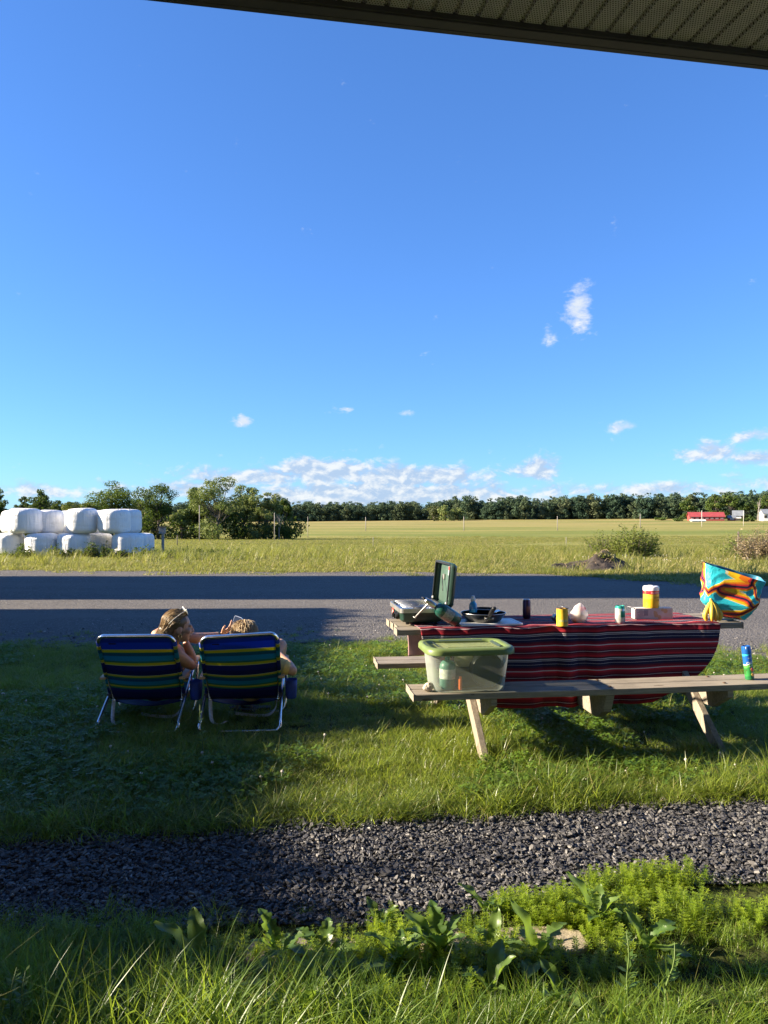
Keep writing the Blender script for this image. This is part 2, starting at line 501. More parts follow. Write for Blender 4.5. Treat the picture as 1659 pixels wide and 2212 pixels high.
def ground_material():
    m, t, o = out_mat('field_grass_ground')
    g = t.n('ShaderNodeNewGeometry'); P = g.outputs['Position']
    sp = t.n('ShaderNodeSeparateXYZ', {0: P}); X, Y, Z = sp.outputs
    big = t.noise(t.n('ShaderNodeMapping', {'Vector': P, 'Scale': (0.010, 0.055, 1)}).outputs[0], 1.0, 5, 0.62, 0.4)
    swath = t.noise(t.n('ShaderNodeMapping', {'Vector': P, 'Scale': (0.004, 0.12, 1)}).outputs[0], 1.0, 4, 0.6)
    mid = t.noise(P, 0.7, 5, 0.65); fine = t.noise(P, 14.0, 4, 0.7)
    # hay stubble: straw where the mowing is fresh, green where it grows again
    field = t.mix(t.smooth(big, 0.36, 0.64), (0.130, 0.160, 0.034), (0.235, 0.220, 0.062))
    field = t.mix(t.math('MULTIPLY', t.smooth(swath, 0.50, 0.66), 0.45), field, (0.265, 0.228, 0.080))
    field = t.mix(t.math('MULTIPLY', t.smooth(mid, 0.45, 0.75), 0.35), field, (0.085, 0.115, 0.022))
    far = t.smooth(Y, 150.0, 330.0)
    field = t.mix(t.math('MULTIPLY', far, t.math('MULTIPLY', t.smooth(big, 0.3, 0.55), 0.75)), field, (0.28, 0.225, 0.09))
    rough = t.mix(t.smooth(mid, 0.3, 0.7), (0.095, 0.125, 0.020), (0.180, 0.175, 0.042))
    col = t.mix(t.smooth(t.math('ADD', Y, t.math('MULTIPLY', t.math('SUBTRACT', mid, 0.5), 14)), 36.0, 46.0), rough, field)
    lawn = t.mix(t.smooth(fine, 0.3, 0.7), (0.020, 0.026, 0.008), (0.045, 0.052, 0.014))
    col = t.mix(t.smooth(Y, 15.0, 20.0), lawn, col)
    col = t.mix(t.math('MULTIPLY', t.smooth(fine, 0.5, 0.8), 0.25), col, (0.05, 0.06, 0.012))
    p = t.n('ShaderNodeBsdfPrincipled', {'Base Color': col, 'Roughness': 0.95, 'Specular IOR Level': 0.1})
    h = t.math('ADD', t.math('MULTIPLY', fine, 0.03), t.math('MULTIPLY', t.noise(P, 2.3, 5, 0.7), 0.16))
    t.set(p, 'Normal', t.n('ShaderNodeBump', {'Strength': 0.55, 'Distance': 1.0, 'Height': h}).outputs[0])
    t.t.links.new(p.outputs[0], o.inputs[0])
    return m
mb = MB()
ys = [-14, -6, 0, 4, 8, 12, 16, 20, 24, 27, 30, 34, 38, 44, 50, 58, 66, 76, 88, 100, 115, 130, 150, 175, 200, 230, 260, 300, 340, 390, 450, 540, 700, 1000, 1600, 3000]
xs = [-2200, -1100, -600, -350, -220, -150, -100, -75, -55, -40, -30, -22, -16, -11, -7, -3, 0, 3, 7, 11, 16, 22, 30, 40, 55, 75, 100, 130, 160, 190, 220, 260, 350, 600, 1100, 2200]
for y in ys:
    for x in xs:
        z = gz(x, min(y, 500)) + (0.22 * vnoise(x, y, 0.045) if y > 60 else 0.0)
        mb.v.append(Vector((x, y, z)))
nx = len(xs)
for j in range(len(ys) - 1):
    for i in range(nx - 1):
        a = j * nx + i; mb.f.append((a, a + 1, a + nx + 1, a + nx))
mb.build('ground', ground_material(), kind='structure', label='wide flat hay field and lawn reaching to the woods')

# ------------------------------------------------------------------ gravel road
def road_near(x):   return 8.95 - 0.55 * sstep(-0.5, 4, x) - 0.9 * sstep(2.5, 6, x) + 0.32 * vnoise(x, 1.3, 0.9) + 0.20 * vnoise(x, 7.3, 3.1)
def road_far(x):    return 21.2 + 0.9 * sstep(-2, -12, x) - 1.2 * sstep(1, 6, x) - 3.4 * sstep(3.5, 9.5, x) + 0.5 * vnoise(x, 4.1, 0.45) + 0.22 * vnoise(x, 9.0, 1.7)
def gravel_material(name, a, b, c, scale):
    m, t, o = out_mat(name)
    g = t.n('ShaderNodeNewGeometry'); P = g.outputs['Position']
    vo = t.n('ShaderNodeTexVoronoi', {'Vector': P, 'Scale': scale})
    vo2 = t.n('ShaderNodeTexVoronoi', {'Vector': P, 'Scale': scale * 2.7})
    big = t.noise(t.n('ShaderNodeMapping', {'Vector': P, 'Scale': (0.12, 0.8, 1)}).outputs[0], 1.0, 4, 0.6)
    mid = t.noise(P, 3.0, 5, 0.7)
    r1 = t.n('ShaderNodeSeparateColor', {0: vo.outputs['Color']}).outputs[0]
    r2 = t.n('ShaderNodeSeparateColor', {0: vo2.outputs['Color']}).outputs[1]
    col = t.mix(t.math('ADD', t.math('MULTIPLY', r1, 0.5), t.math('MULTIPLY', r2, 0.5)), a, b)
    col = t.mix(t.math('MULTIPLY', t.math('GREATER_THAN', r2, 0.955), 0.6), col, c)
    col = t.mix(t.math('MULTIPLY', t.smooth(t.math('ADD', t.math('MULTIPLY', big, 0.6), t.math('MULTIPLY', mid, 0.4)), 0.44, 0.60), 0.75), col, tuple(0.5 * (p + q) * 1.35 for p, q in zip(a, b)))
    p = t.n('ShaderNodeBsdfPrincipled', {'Base Color': col, 'Roughness': 0.85, 'Specular IOR Level': 0.3})
    h = t.math('ADD', t.math('MULTIPLY', vo.outputs['Distance'], -0.012 * 40 / scale), t.math('ADD', t.math('MULTIPLY', vo2.outputs['Distance'], -0.006 * 40 / scale), t.math('MULTIPLY', mid, 0.012)))
    t.set(p, 'Normal', t.n('ShaderNodeBump', {'Strength': 0.9, 'Distance': 1.0, 'Height': h}).outputs[0])
    t.t.links.new(p.outputs[0], o.inputs[0])
    return m
ROADM = gravel_material('road_gravel', (0.048, 0.044, 0.041), (0.125, 0.114, 0.102), (0.42, 0.39, 0.36), 34.0)
mb = MB()
def road_pt(s, t):
    x = -34 + 74 * s
    a, b = road_near(x), road_far(x)
    y = a + (b - a) * t
    crown = 0.03 * math.sin(math.pi * t) + 0.012 * vnoise(x, y, 0.8)
    return (x, y, 0.006 + crown)
mb.grid(road_pt, 220, 26)
mb.build('road', ROADM, kind='structure', label='dark crushed gravel road crossing between lawn and field')

# ------------------------------------------------------------------ crushed stone bed along the drip line
EA = R(10.0)                                    # direction of the eave, the bed and the house
eu = Vector((math.cos(EA), math.sin(EA), 0)); ev = Vector((-math.sin(EA), math.cos(EA), 0))
BED0 = Vector((0.0, 2.98, 0))
def bed_near(x): return 2.86 + 0.03 * x + 0.30 * sstep(0.1, 1.2, x) + 0.06 * vnoise(x, 0.3, 2.1) + 0.025 * vnoise(x, 3.3, 7)
def bed_far(x):  return 3.80 + 0.155 * x + 0.05 * vnoise(x, 5.3, 1.7) + 0.03 * vnoise(x, 8.3, 6)
STONEBEDM = gravel_material('crushed_stone', (0.030, 0.031, 0.036), (0.085, 0.084, 0.092), (0.26, 0.25, 0.24), 52.0)
mb = MB()
mb.grid(lambda s, t: (-6 + 13 * s, bed_near(-6 + 13 * s) - 0.05 + (bed_far(-6 + 13 * s) - bed_near(-6 + 13 * s) + 0.1) * t, 0.006 + 0.006 * vnoise(s * 40, t * 4, 1.0)), 140, 10)
mb.build('gravel_path', STONEBEDM, kind='structure', label='bed of dark crushed stone below the eave')

def rock_mesh(name, seed, flat=0.5):
    """angular chip: a skewed broken polygon plate with chipped edges"""
    g = random.Random(seed * 7 + 1); b = MB(); n = g.choice((4, 5, 5, 6)); rings = []
    ph = g.uniform(0, 6.28); rad = [g.uniform(0.65, 1.2) for _ in range(n)]; th = flat * g.uniform(0.5, 0.85)
    for z, k in ((-th, 0.72), (g.uniform(-0.2, 0.2) * th, 1.0), (th, g.uniform(0.6, 0.85))):
        ox, oy = g.uniform(-0.15, 0.15), g.uniform(-0.15, 0.15)
        rings.append([(1.25 * rad[i] * k * math.cos(ph + 6.283 * i / n) + ox, 0.8 * rad[i] * k * math.sin(ph + 6.283 * i / n) + oy, z + g.uniform(-0.12, 0.12) * th * 2) for i in range(n)])
    vs = [p for r in rings for p in r]
    fs = [(i * n + j, i * n + (j + 1) % n, (i + 1) * n + (j + 1) % n, (i + 1) * n + j) for i in range(2) for j in range(n)] + [tuple(range(n - 1, -1, -1)), tuple(2 * n + j for j in range(n))]
    b.add(vs, fs)
    return b.mesh(name, smooth=False)
m_, t_, o_ = out_mat('slate_chip')
oi_ = t_.n('ShaderNodeObjectInfo')
c_ = t_.ramp(oi_.outputs['Random'], [(0.0, (0.022, 0.022, 0.025)), (0.45, (0.048, 0.047, 0.050)), (0.8, (0.092, 0.088, 0.088)), (0.97, (0.15, 0.14, 0.13)), (1.0, (0.34, 0.32, 0.29))])
nz_ = t_.noise(t_.n('ShaderNodeTexCoord').outputs['Object'], 3.0, 3, 0.6)
c_ = t_.mix(t_.math('MULTIPLY', nz_, 0.4), c_, (0.05, 0.048, 0.05))
p_ = t_.n('ShaderNodeBsdfPrincipled', {'Base Color': c_, 'Roughness': 0.55, 'Specular IOR Level': 0.4})
t_.t.links.new(p_.outputs[0], o_.inputs[0]); CHIPM = m_
ROCKS = source_collection('stone_chip', [rock_mesh('stone_chip_%d' % i, i + 1, 0.30 + 0.12 * (i % 3)) for i in range(9)], CHIPM)
P, S, Q = [], [], []
while len(P) < 30000:
    x = RNG.uniform(-3.6, 4.4); a, b = bed_near(x), bed_far(x)
    if abs(x) > 0.5 * b + 1.3: continue
    y = RNG.uniform(a - 0.06, b + 0.07)
    s = 0.0065 + 0.0085 * RNG.uniform() ** 2.0 + (0.010 if RNG.uniform() > 0.99 else 0)
    P.append((x, y, 0.008 + RNG.uniform(0, 0.014))); S.append(s); Q.append((RNG.normal(0, 0.38), RNG.normal(0, 0.38), RNG.uniform(0, 6.28)))
scatter('gravel', P, S, Q, ROCKS, 9, 'dark slate chips filling the bed under the eave', 'gravel')
P, S, Q = [], [], []
while len(P) < 9000:
    y = 8.0 + 14 * RNG.uniform() ** 1.5; x = RNG.uniform(-0.5 * y - 2, 0.5 * y + 2)
    if not (road_near(x) - 0.2 < y < road_far(x) + 0.2): continue
    s = 0.007 + 0.012 * RNG.uniform() ** 3
    P.append((x, y, 0.018)); S.append(s); Q.append((RNG.uniform(-0.5, 0.5), RNG.uniform(-0.5, 0.5), RNG.uniform(0, 6.28)))
m_, t_, o_ = out_mat('road_stone')
oi_ = t_.n('ShaderNodeObjectInfo')
c_ = t_.ramp(oi_.outputs['Random'], [(0.0, (0.05, 0.05, 0.052)), (0.6, (0.14, 0.13, 0.125)), (0.93, (0.20, 0.185, 0.17)), (1.0, (0.5, 0.47, 0.43))])
p_ = t_.n('ShaderNodeBsdfPrincipled', {'Base Color': c_, 'Roughness': 0.75})
t_.t.links.new(p_.outputs[0], o_.inputs[0])
ROCKS2 = source_collection('road_chip', [rock_mesh('road_chip_%d' % i, i + 21, 0.5) for i in range(5)], m_)
scatter('road_gravel', P, S, Q, ROCKS2, 5, 'loose stones strewn over the gravel road', 'gravel')

# ------------------------------------------------------------------ grass
GR = leaf_mat('lawn_blades', (0.045, 0.095, 0.011), (0.210, 0.255, 0.036), (0.33, 0.28, 0.11), 0.12, 0.50, 0.46, (0.50, 0.60, 0.06), 0.55)
GRT = leaf_mat('tall_blades', (0.036, 0.090, 0.012), (0.190, 0.275, 0.034), (0.26, 0.23, 0.09), 0.06, 0.50, 0.48, (0.52, 0.68, 0.05), 0.9)
GRM = leaf_mat('meadow_blades', (0.085, 0.120, 0.016), (0.235, 0.225, 0.050), (0.44, 0.35, 0.16), 0.22, 0.40, 0.6, (0.42, 0.46, 0.06), 0.16)
lawn_src = source_collection('lawn_clump', [blade_clump('lawn_clump_%d' % i, 46, 0.085, 0.025, 0.075, 0.0042, 0.75, 3, 0.6, 100 + i) for i in range(6)] +
                             [blade_clump('lawn_tuft_%d' % i, 38, 0.05, 0.06, 0.15, 0.0040, 0.9, 4, 0.6, 150 + i) for i in range(3)], GR)
def lawn_ok(x, y):
    if y < 5: return y > bed_far(x) - 0.05 + 0.06 * RNG.uniform()
    edge = road_near(x)
    return y < edge + 0.15 or (y < edge + 1.2 and RNG.uniform() < 0.45 * (1 - (y - edge) / 1.2) and vnoise(x, y, 1.5) > 0.02)
P, S, Q, I = [], [], [], []
while len(P) < 15500:
    y = 3.2 + 7.0 * RNG.uniform() ** 1.05; w = 0.5 * y + 1.4; x = RNG.uniform(-w, w)
    if RNG.uniform() > min(1.0, w / 6.2 + 0.35) or not lawn_ok(x, y): continue
    pn = vnoise(x + 20, y, 0.9); near = sstep(0.5, 0.0, y - bed_far(x))
    s = (0.85 + 0.35 * pn + 0.3 * near) * RNG.uniform(0.75, 1.3)
    if y > road_near(x) - 0.3: s *= 0.7
    P.append((x, y, 0.0)); S.append((s, s, s * (1.0 + 0.3 * pn))); Q.append((RNG.normal(0, 0.12), RNG.normal(0, 0.12), RNG.uniform(0, 6.28)))
    I.append(RNG.integers(6, 9) if RNG.uniform() < 0.10 + 0.22 * near + 0.1 * max(0, pn) else RNG.integers(0, 6))
scatter('lawn_grass', P, S, Q, lawn_src, 9, 'mown lawn grass round the chairs and picnic table', 'grass', I)

# clover leaves and white flower heads in the lawn
def clover_mesh(name, seed):
    g = random.Random(seed); V = []; Fq = []; tint = []
    for _ in range(16):
        a = g.uniform(0, 6.28); r = 0.09 * math.sqrt(g.random()); cx, cy, cz = r * math.cos(a), r * math.sin(a), g.uniform(0.03, 0.075)
        tt = g.random(); rot = g.uniform(0, 6.28); sz = g.uniform(0.007, 0.012); tx, ty = g.uniform(-.5, .5), g.uniform(-.5, .5)
        for k in range(3):
            an = rot + k * 2.094; b = len(V)
            for (u, v) in ((0, 0), (0.7, -0.6), (1.5, -0.45), (1.5, 0.45), (0.7, 0.6)):
                dx = sz * (u * math.cos(an) - v * math.sin(an)); dy = sz * (u * math.sin(an) + v * math.cos(an))
                V.append((cx + dx, cy + dy, cz + tx * dx + ty * dy + 0.15 * sz * u)); tint.append(tt)
            Fq.append((b, b + 1, b + 2, b + 3, b + 4))
    return arr_mesh(name, np.array(V), Fq, tint)
CLV = leaf_mat('clover_leaf', (0.050, 0.110, 0.014), (0.150, 0.235, 0.034), (0.2, 0.25, 0.05), 0.1, 0.45, 0.5, (0.30, 0.46, 0.04))
clov_src = source_collection('clover_clump', [clover_mesh('clover_clump_%d' % i, i) for i in range(4)], CLV)
P, S, Q = [], [], []
while len(P) < 2600:
    y = 3.6 + 5.2 * RNG.uniform(); w = 0.5 * y + 1.2; x = RNG.uniform(-w, w)
    if not (bed_far(x) + 0.2 < y < road_near(x)) or vnoise(x, y, 0.8) < -0.05: continue
    P.append((x, y, 0.0)); S.append(RNG.uniform(0.8, 1.3)); Q.append((0, 0, RNG.uniform(0, 6.28)))
scatter('clover_leaves', P, S, Q, clov_src, 4, 'patches of clover leaves among the lawn grass', 'clover')
def clover_flower(name, seed):
    b = MB(); g = random.Random(seed)
    b.ellipsoid((0, 0, 0.072), (0.0070, 0.0070, 0.0062), 8, 6)
    for i, p in enumerate(b.v): b.v[i] = p + Vector((g.uniform(-1, 1), g.uniform(-1, 1), g.uniform(-1, 1))) * 0.0022
    b.tube([(0.01, 0, 0), (0, 0, 0.068)], 0.0009, 4)
    return b.mesh(name)
FLW = M_('clover_bloom', (0.62, 0.58, 0.50), 0.7, var=0.2, scale=200, trans=0.25)
flo_src = source_collection('clover_bloom', [clover_flower('clover_bloom_%d' % i, i) for i in range(3)], FLW)
P, S, Q = [], [], []
while len(P) < 170:
    y = 3.9 + 5 * RNG.uniform(); w = 0.5 * y + 1.0; x = RNG.uniform(-w, w)
    if not (bed_far(x) + 0.25 < y < road_near(x) - 0.2) or vnoise(x, y, 0.8) < -0.15: continue
    P.append((x, y, 0.0)); S.append(RNG.uniform(0.7, 1.25)); Q.append((RNG.normal(0, .15), RNG.normal(0, .15), RNG.uniform(0, 6.28)))
scatter('clover_blossoms', P, S, Q, flo_src, 3, 'small white clover blossoms dotted over the lawn', 'clover')

# tall unmown grass in front of the house
tall_src = source_collection('tall_clump', [blade_clump('tall_clump_%d' % i, 26, 0.08, 0.10, 0.27, 0.0062, 0.75, 5, 0.45, 300 + i) for i in range(5)] +
                             [blade_clump('tall_low_%d' % i, 44, 0.09, 0.05, 0.14, 0.005, 0.8, 4, 0.6, 340 + i) for i in range(3)], GRT)
P, S, Q, I = [], [], [], []
while len(P) < 4600:
    y = 1.15 + 2.35 * RNG.uniform(); w = 0.5 * y + 1.4; x = RNG.uniform(-w, w)
    e = bed_near(x)
    if y > e + 0.04 * RNG.normal(): continue
    if slab_gap(x, y) and RNG.uniform() < 0.93: continue
    d = e - y
    tall = sstep(0.12, 0.7, d)
    if x > 0.2: tall *= 0.75
    wz = sstep(-0.75, -0.35, x) * sstep(2.22, 2.40, y)          # weedy strip round the slab stays low
    if RNG.uniform() < 0.15 * wz: continue
    s = (0.5 + 0.5 * tall) * RNG.uniform(0.6, 1.1) * (1 - 0.40 * wz) * (1 - 0.25 * sstep(-0.6, 0.2, x))
    tall *= 1 - 0.9 * wz
    P.append((x, y, 0.0)); S.append(s); Q.append((RNG.normal(0, 0.16), RNG.normal(0, 0.16), RNG.uniform(0, 6.28)))
    I.append(RNG.integers(0, 5) if RNG.uniform() < 0.25 + 0.4 * tall else RNG.integers(5, 8))
scatter('tall_grass', P, S, Q, tall_src, 8, 'long unmown grass growing in front of the stone bed', 'grass', I)

# bedstraw: whorled bright weeds along the near edge of the stone bed
def bedstraw_mesh(name, seed):
    g = random.Random(seed); V = []; Fq = []; tint = []
    for s in range(13):
        a = g.uniform(0, 6.28); r = 0.085 * math.sqrt(g.random()); h = g.uniform(0.035, 0.10); lx, ly = g.uniform(-.3, .3), g.uniform(-.3, .3); tt = g.random()
        bx, by = r * math.cos(a), r * math.sin(a); b = len(V)
        V += [(bx - .0012, by, 0), (bx + .0012, by, 0), (bx + lx * h + .0008, by + ly * h, h), (bx + lx * h - .0008, by + ly * h, h)]; tint += [tt * .6] * 4; Fq.append((b, b + 1, b + 2, b + 3))
        nw = int(h / 0.015)
        for k in range(1, nw + 1):
            t = k / nw; cx, cy, cz = bx + lx * h * t, by + ly * h * t, h * t
            L = 0.021 * (1.15 - 0.45 * t); o0 = g.uniform(0, 6.28)
            for q in range(6):
                an = o0 + q * 1.047; c_, s_ = math.cos(an), math.sin(an); b = len(V); up = g.uniform(0.0, 0.5)
                V += [(cx, cy, cz), (cx + L * .55 * c_ - .0028 * s_, cy + L * .55 * s_ + .0028 * c_, cz + L * .5 * up), (cx + L * c_, cy + L * s_, cz + L * up), (cx + L * .55 * c_ + .0028 * s_, cy + L * .55 * s_ - .0028 * c_, cz + L * .5 * up)]
                tint += [min(1, tt * .5 + .5 * t)] * 4; Fq.append((b, b + 1, b + 2, b + 3))
    return arr_mesh(name, np.array(V), Fq, tint)
BDS = leaf_mat('bedstraw_leaf', (0.10, 0.185, 0.012), (0.28, 0.36, 0.030), (0.30, 0.36, 0.05), 0.05, 0.55, 0.5, (0.62, 0.74, 0.03))
bed_src = source_collection('bedstraw', [bedstraw_mesh('bedstraw_%d' % i, i + 5) for i in range(5)], BDS)
P, S, Q = [], [], []
while len(P) < 640:
    x = RNG.uniform(-3.0, 3.4); e = bed_near(x)
    d = abs(RNG.normal(0, 0.22)) if x > -0.6 else abs(RNG.normal(0, 0.10))
    y = e - d - 0.03
    if vnoise(x * 1.0, y * 2 + 9, 1.5) < -0.25 or (slab_gap(x, y) and RNG.uniform() < .8): continue
    if x < -0.5 and RNG.uniform() < 0.65: continue
    if x > 0.8 and RNG.uniform() < 0.45: continue
    P.append((x, y, 0.0)); S.append(RNG.uniform(0.55, 1.0) * (0.6 if x < -0.5 else 1.0)); Q.append((RNG.normal(0, .15), RNG.normal(0, .15), RNG.uniform(0, 6.28)))
scatter('bedstraw_weeds', P, S, Q, bed_src, 5, 'bright green whorled weeds edging the stone bed', 'weeds')

# verge and meadow beyond the road
mead_src = source_collection('meadow_clump', [blade_clump('meadow_clump_%d' % i, 60, 0.34, 0.06, 0.17, 0.016, 0.7, 3, 0.6, 500 + i) for i in range(4)] +
                             [blade_clump('meadow_tall_%d' % i, 46, 0.24, 0.25, 0.60, 0.014, 0.6, 3, 0.4, 540 + i) for i in range(3)], GRM)
P, S, Q, I = [], [], [], []
while len(P) < 17500:
    y = 16.5 + 56 * RNG.uniform() ** 1.55; w = 0.5 * y + 3.5; x = RNG.uniform(-w, w)
    e = road_far(x)
    if y < e - 0.2 and not (y > e - 1.6 and RNG.uniform() < 0.12 and vnoise(x, y, 0.7) > 0.1): continue
    tall = sstep(24.5, 27.5, y) * sstep(46, 36, y) * (1.0 if x < -3.5 else 0.25) * (0.4 + 0.6 * max(0, vnoise(x, y, 0.3) + 0.4))
    if mound_gap(x, y): continue
    if x < -9.0 and 26.5 < y < 31.0: tall *= 0.15
    if y > 40 and RNG.uniform() < 0.3: continue
    P.append((x, y, gz(x, y))); s = RNG.uniform(0.65, 1.15) * (0.75 if y < e + 1.5 else 1.0)
    S.append((s, s, s * (0.75 if y > 42 else 1.0))); Q.append((RNG.normal(0, .06), RNG.normal(0, .06), RNG.uniform(0, 6.28)))
    I.append(RNG.integers(4, 7) if RNG.uniform() < 0.30 * tall + 0.015 else RNG.integers(0, 4))
scatter('meadow_grass', P, S, Q, mead_src, 7, 'sunlit verge and meadow grass beyond the gravel road', 'grass', I)
P, S, Q, I = [], [], [], []
while len(P) < 9000:
    y = 66 + 95 * RNG.uniform() ** 1.3; w = 0.5 * y + 5; x = RNG.uniform(-w, w)
    if vnoise(x * 0.15, y, 0.35) < -0.15: continue
    P.append((x, y, gz(x, y) - 0.02)); S.append((2.2, 2.2, RNG.uniform(0.8, 1.5))); Q.append((0, 0, RNG.uniform(0, 6.28))); I.append(RNG.integers(0, 4))
scatter('hay_stubble', P, S, Q, mead_src, 7, 'pale mown hay stubble out in the field', 'grass', I)
# white daisies by the far verge
P, S, Q = [], [], []
while len(P) < 60:
    x = RNG.uniform(6.5, 13); y = RNG.uniform(23, 30)
    if vnoise(x, y, 0.5) < 0: continue
    P.append((x, y, gz(x, y) + 0.05)); S.append(RNG.uniform(1.2, 2.2)); Q.append((0, 0, RNG.uniform(0, 6.28)))
scatter('meadow_blossoms', P, S, Q, flo_src, 3, 'white wildflowers in the grass by the tan weeds', 'wildflowers')
# ================================================================== the house whose eave hangs over the camera
SOFFIT = M_('soffit_vinyl', (0.135, 0.120, 0.098), 0.55, var=0.22, scale=5.0, dirt=((0.06, 0.052, 0.045), 0.6))
def perforated():
    m, t, o = out_mat('soffit_perforated')
    tc = t.n('ShaderNodeTexCoord'); V = tc.outputs['Object']
    sp = t.n('ShaderNodeSeparateXYZ', {0: V})
    def cell(s, off): return t.math('SUBTRACT', t.math('FRACT', t.math('ADD', t.math('MULTIPLY', s, 1 / 0.0125), off)), 0.5)
    row = t.math('MULTIPLY', t.math('FLOOR', t.math('MULTIPLY', sp.outputs[1], 1 / 0.0125)), 0.5)
    cx = cell(sp.outputs[0], row); cy = cell(sp.outputs[1], 0.0)
    rr = t.math('ADD', t.math('MULTIPLY', cx, cx), t.math('MULTIPLY', cy, cy))
    hole = t.math('LESS_THAN', rr, 0.075)
    nz = t.noise(V, 3.0, 5, 0.65)
    base = t.mix(t.smooth(nz, 0.35, 0.7), (0.66, 0.63, 0.64), (0.46, 0.44, 0.45))
    col = t.mix(hole, base, (0.012, 0.011, 0.010))
    p = t.n('ShaderNodeBsdfPrincipled', {'Base Color': col, 'Roughness': 0.6, 'Specular IOR Level': 0.3})
    t.t.links.new(p.outputs[0], o.inputs[0])
    return m
PERF = perforated()
FASCIA = M_('fascia_brown', (0.050, 0.046, 0.044), 0.5, var=0.2, scale=6)
SIDING = M_('siding_tan', (0.42, 0.37, 0.30), 0.7, var=0.1, scale=4)
ROOFM = M_('roof_shingle', (0.075, 0.070, 0.068), 0.9, var=0.3, scale=9, bump=0.004, bscale=40)
POSTM = wood_mat('porch_timber', (0.25, 0.20, 0.15), (0.36, 0.30, 0.23), axis=2)
EZ = 3.67
EO = Vector((0.40, 3.46, EZ))                    # a point of the eave line straight ahead
house = thing('farmhouse', 'farm building whose brown perforated soffit hangs over the top right', 'house', (EO.x, EO.y, 0), EA)
# local frame of the house: +X along the eave, +Y out over the garden, soffit at z = EZ
NP = 34; PW = 0.305
def soffit_panel_mesh():
    b = MB(); L = 4.3; g = 0.012; d = 0.014
    for k in range(3):                            # three raised flats with V grooves between them
        x0 = k * PW / 3; x1 = x0 + PW / 3
        prof = [(x0, d), (x0 + g * 0.5, d), (x0 + g, 0), (x1 - g, 0), (x1 - g * 0.5, d), (x1, d)]
        vs = [(x, 0, z) for x, z in prof] + [(x, -L, z) for x, z in prof]
        b.add(vs, [(i, i + 1, i + 7, i + 6) for i in range(5)])
    return b.mesh('soffit_panel', smooth=False)
pm = soffit_panel_mesh(); pm.materials.append(PERF)
for i in range(NP):
    o = bpy.data.objects.new('soffit_panel', pm); COL.objects.link(o); o.parent = house
    o.location = (-6.0 + i * PW, -0.06, EZ + 0.03 + (0.0015 if i % 2 else 0.0))
b = MB(); b.box((-0.8, -2.2, EZ + 0.32), (10.6, 4.7, 0.10)); b.build('roof_deck', ROOFM, house, smooth=False)
b = MB()
b.box((-0.8, 0.0, EZ + 0.105), (10.6, 0.030, 0.21))
b.build('fascia', FASCIA, house, smooth=False, bevel=0.003)
b = MB()
b.box((-0.8, -0.045, EZ + 0.010), (10.6, 0.055, 0.020)); b.box((-0.8, -0.075, EZ + 0.022), (10.6, 0.010, 0.03))
b.build('soffit_channel', FASCIA, house, smooth=False, bevel=0.003)
b = MB()
pr = [(0.012, 0.05), (0.016, 0.0), (0.05, -0.012), (0.085, 0.0), (0.10, 0.05), (0.10, 0.115), (0.094, 0.115), (0.094, 0.052), (0.08, 0.006), (0.05, -0.006), (0.02, 0.006), (0.018, 0.05)]
n = len(pr); x0, x1 = -6.1, -0.72
b.add([(x0, y, EZ + 0.06 + z) for y, z in pr] + [(x1, y, EZ + 0.06 + z) for y, z in pr], [(i, (i + 1) % n, n + (i + 1) % n, n + i) for i in range(n)] + [tuple(range(n)), tuple(range(2 * n - 1, n - 1, -1))])
b.build('gutter', FASCIA, house, smooth=False)
b = MB()
for k in range(22): b.prism([(-6.1, 0), (4.5, 0), (4.5, 0.155), (-6.1, 0.155)], 0.012, frame(Vector((0, -4.2 + 0.012, 0.2 + k * 0.157)), Vector((1, 0, 0)), Vector((0, -0.06, 1)).normalized(), Vector((0, 1, 0.06)).normalized()))
b.build('siding', SIDING, house, smooth=False)
b = MB(); b.box((-0.8, -4.35, 1.9), (10.6, 0.20, 3.8)); b.build('wall', SIDING, house, smooth=False)
# roof slope
b = MB(); b.prism([(0.10, EZ + 0.20), (0.10, EZ + 0.24), (-7.5, EZ + 2.9), (-7.5, EZ + 2.8)], 10.8, frame(Vector((-6.2, 0, 0)), Vector((0, 1, 0)), Vector((0, 0, 1)), Vector((1, 0, 0)))); b.build('roof', ROOFM, house, smooth=False)
# porch timber standing left of the view; its shadow crosses the weeds
b = MB(); b.box((0, 0, EZ / 2), (0.15, 0.15, EZ)); b.box((0, 0, 0.06), (0.19, 0.19, 0.12)); b.box((0, 0, EZ - 0.1), (0.19, 0.19, 0.12))
po = b.build('post', POSTM, house, smooth=False, bevel=0.008)
_p = Matrix.Rotation(-EA, 3, 'Z') @ (Vector((-3.3, 2.44, 0)) - Vector((EO.x, EO.y, 0))); po.location = _p; po.rotation_euler = (0, 0, -EA)

# low wing at the left, outside the frame: shades the chairs
wing = thing('shed_wing', 'low tan shed wing standing left of the lawn outside the view', 'shed', (-8.85, 6.6, 0), R(2))
b = MB(); b.box((-3.2, 0, 1.62), (5.6, 11.0, 3.24)); b.build('wall', SIDING, wing, smooth=False)
b = MB(); b.prism([(0.0, 3.52), (-3.2, 4.4), (-6.4, 3.52), (-6.4, 3.40), (-3.2, 4.28), (0.0, 3.40)], 11.6, frame(Vector((0, 5.8, 0)), Vector((1, 0, 0)), Vector((0, 0, 1)), Vector((0, -1, 0)))); b.build('roof', ROOFM, wing, smooth=False)
b = MB(); b.box((-0.36, -2, 1.05), (0.05, 0.95, 2.1)); b.build('door', FASCIA, wing, smooth=False)
for dy in (-4.2, 0.6, 3.2):
    b = MB(); b.box((-0.36, dy, 1.6), (0.05, 1.1, 1.0)); b.build('window', M_('shed_glass', (0.05, 0.06, 0.07), 0.1), wing, smooth=False)
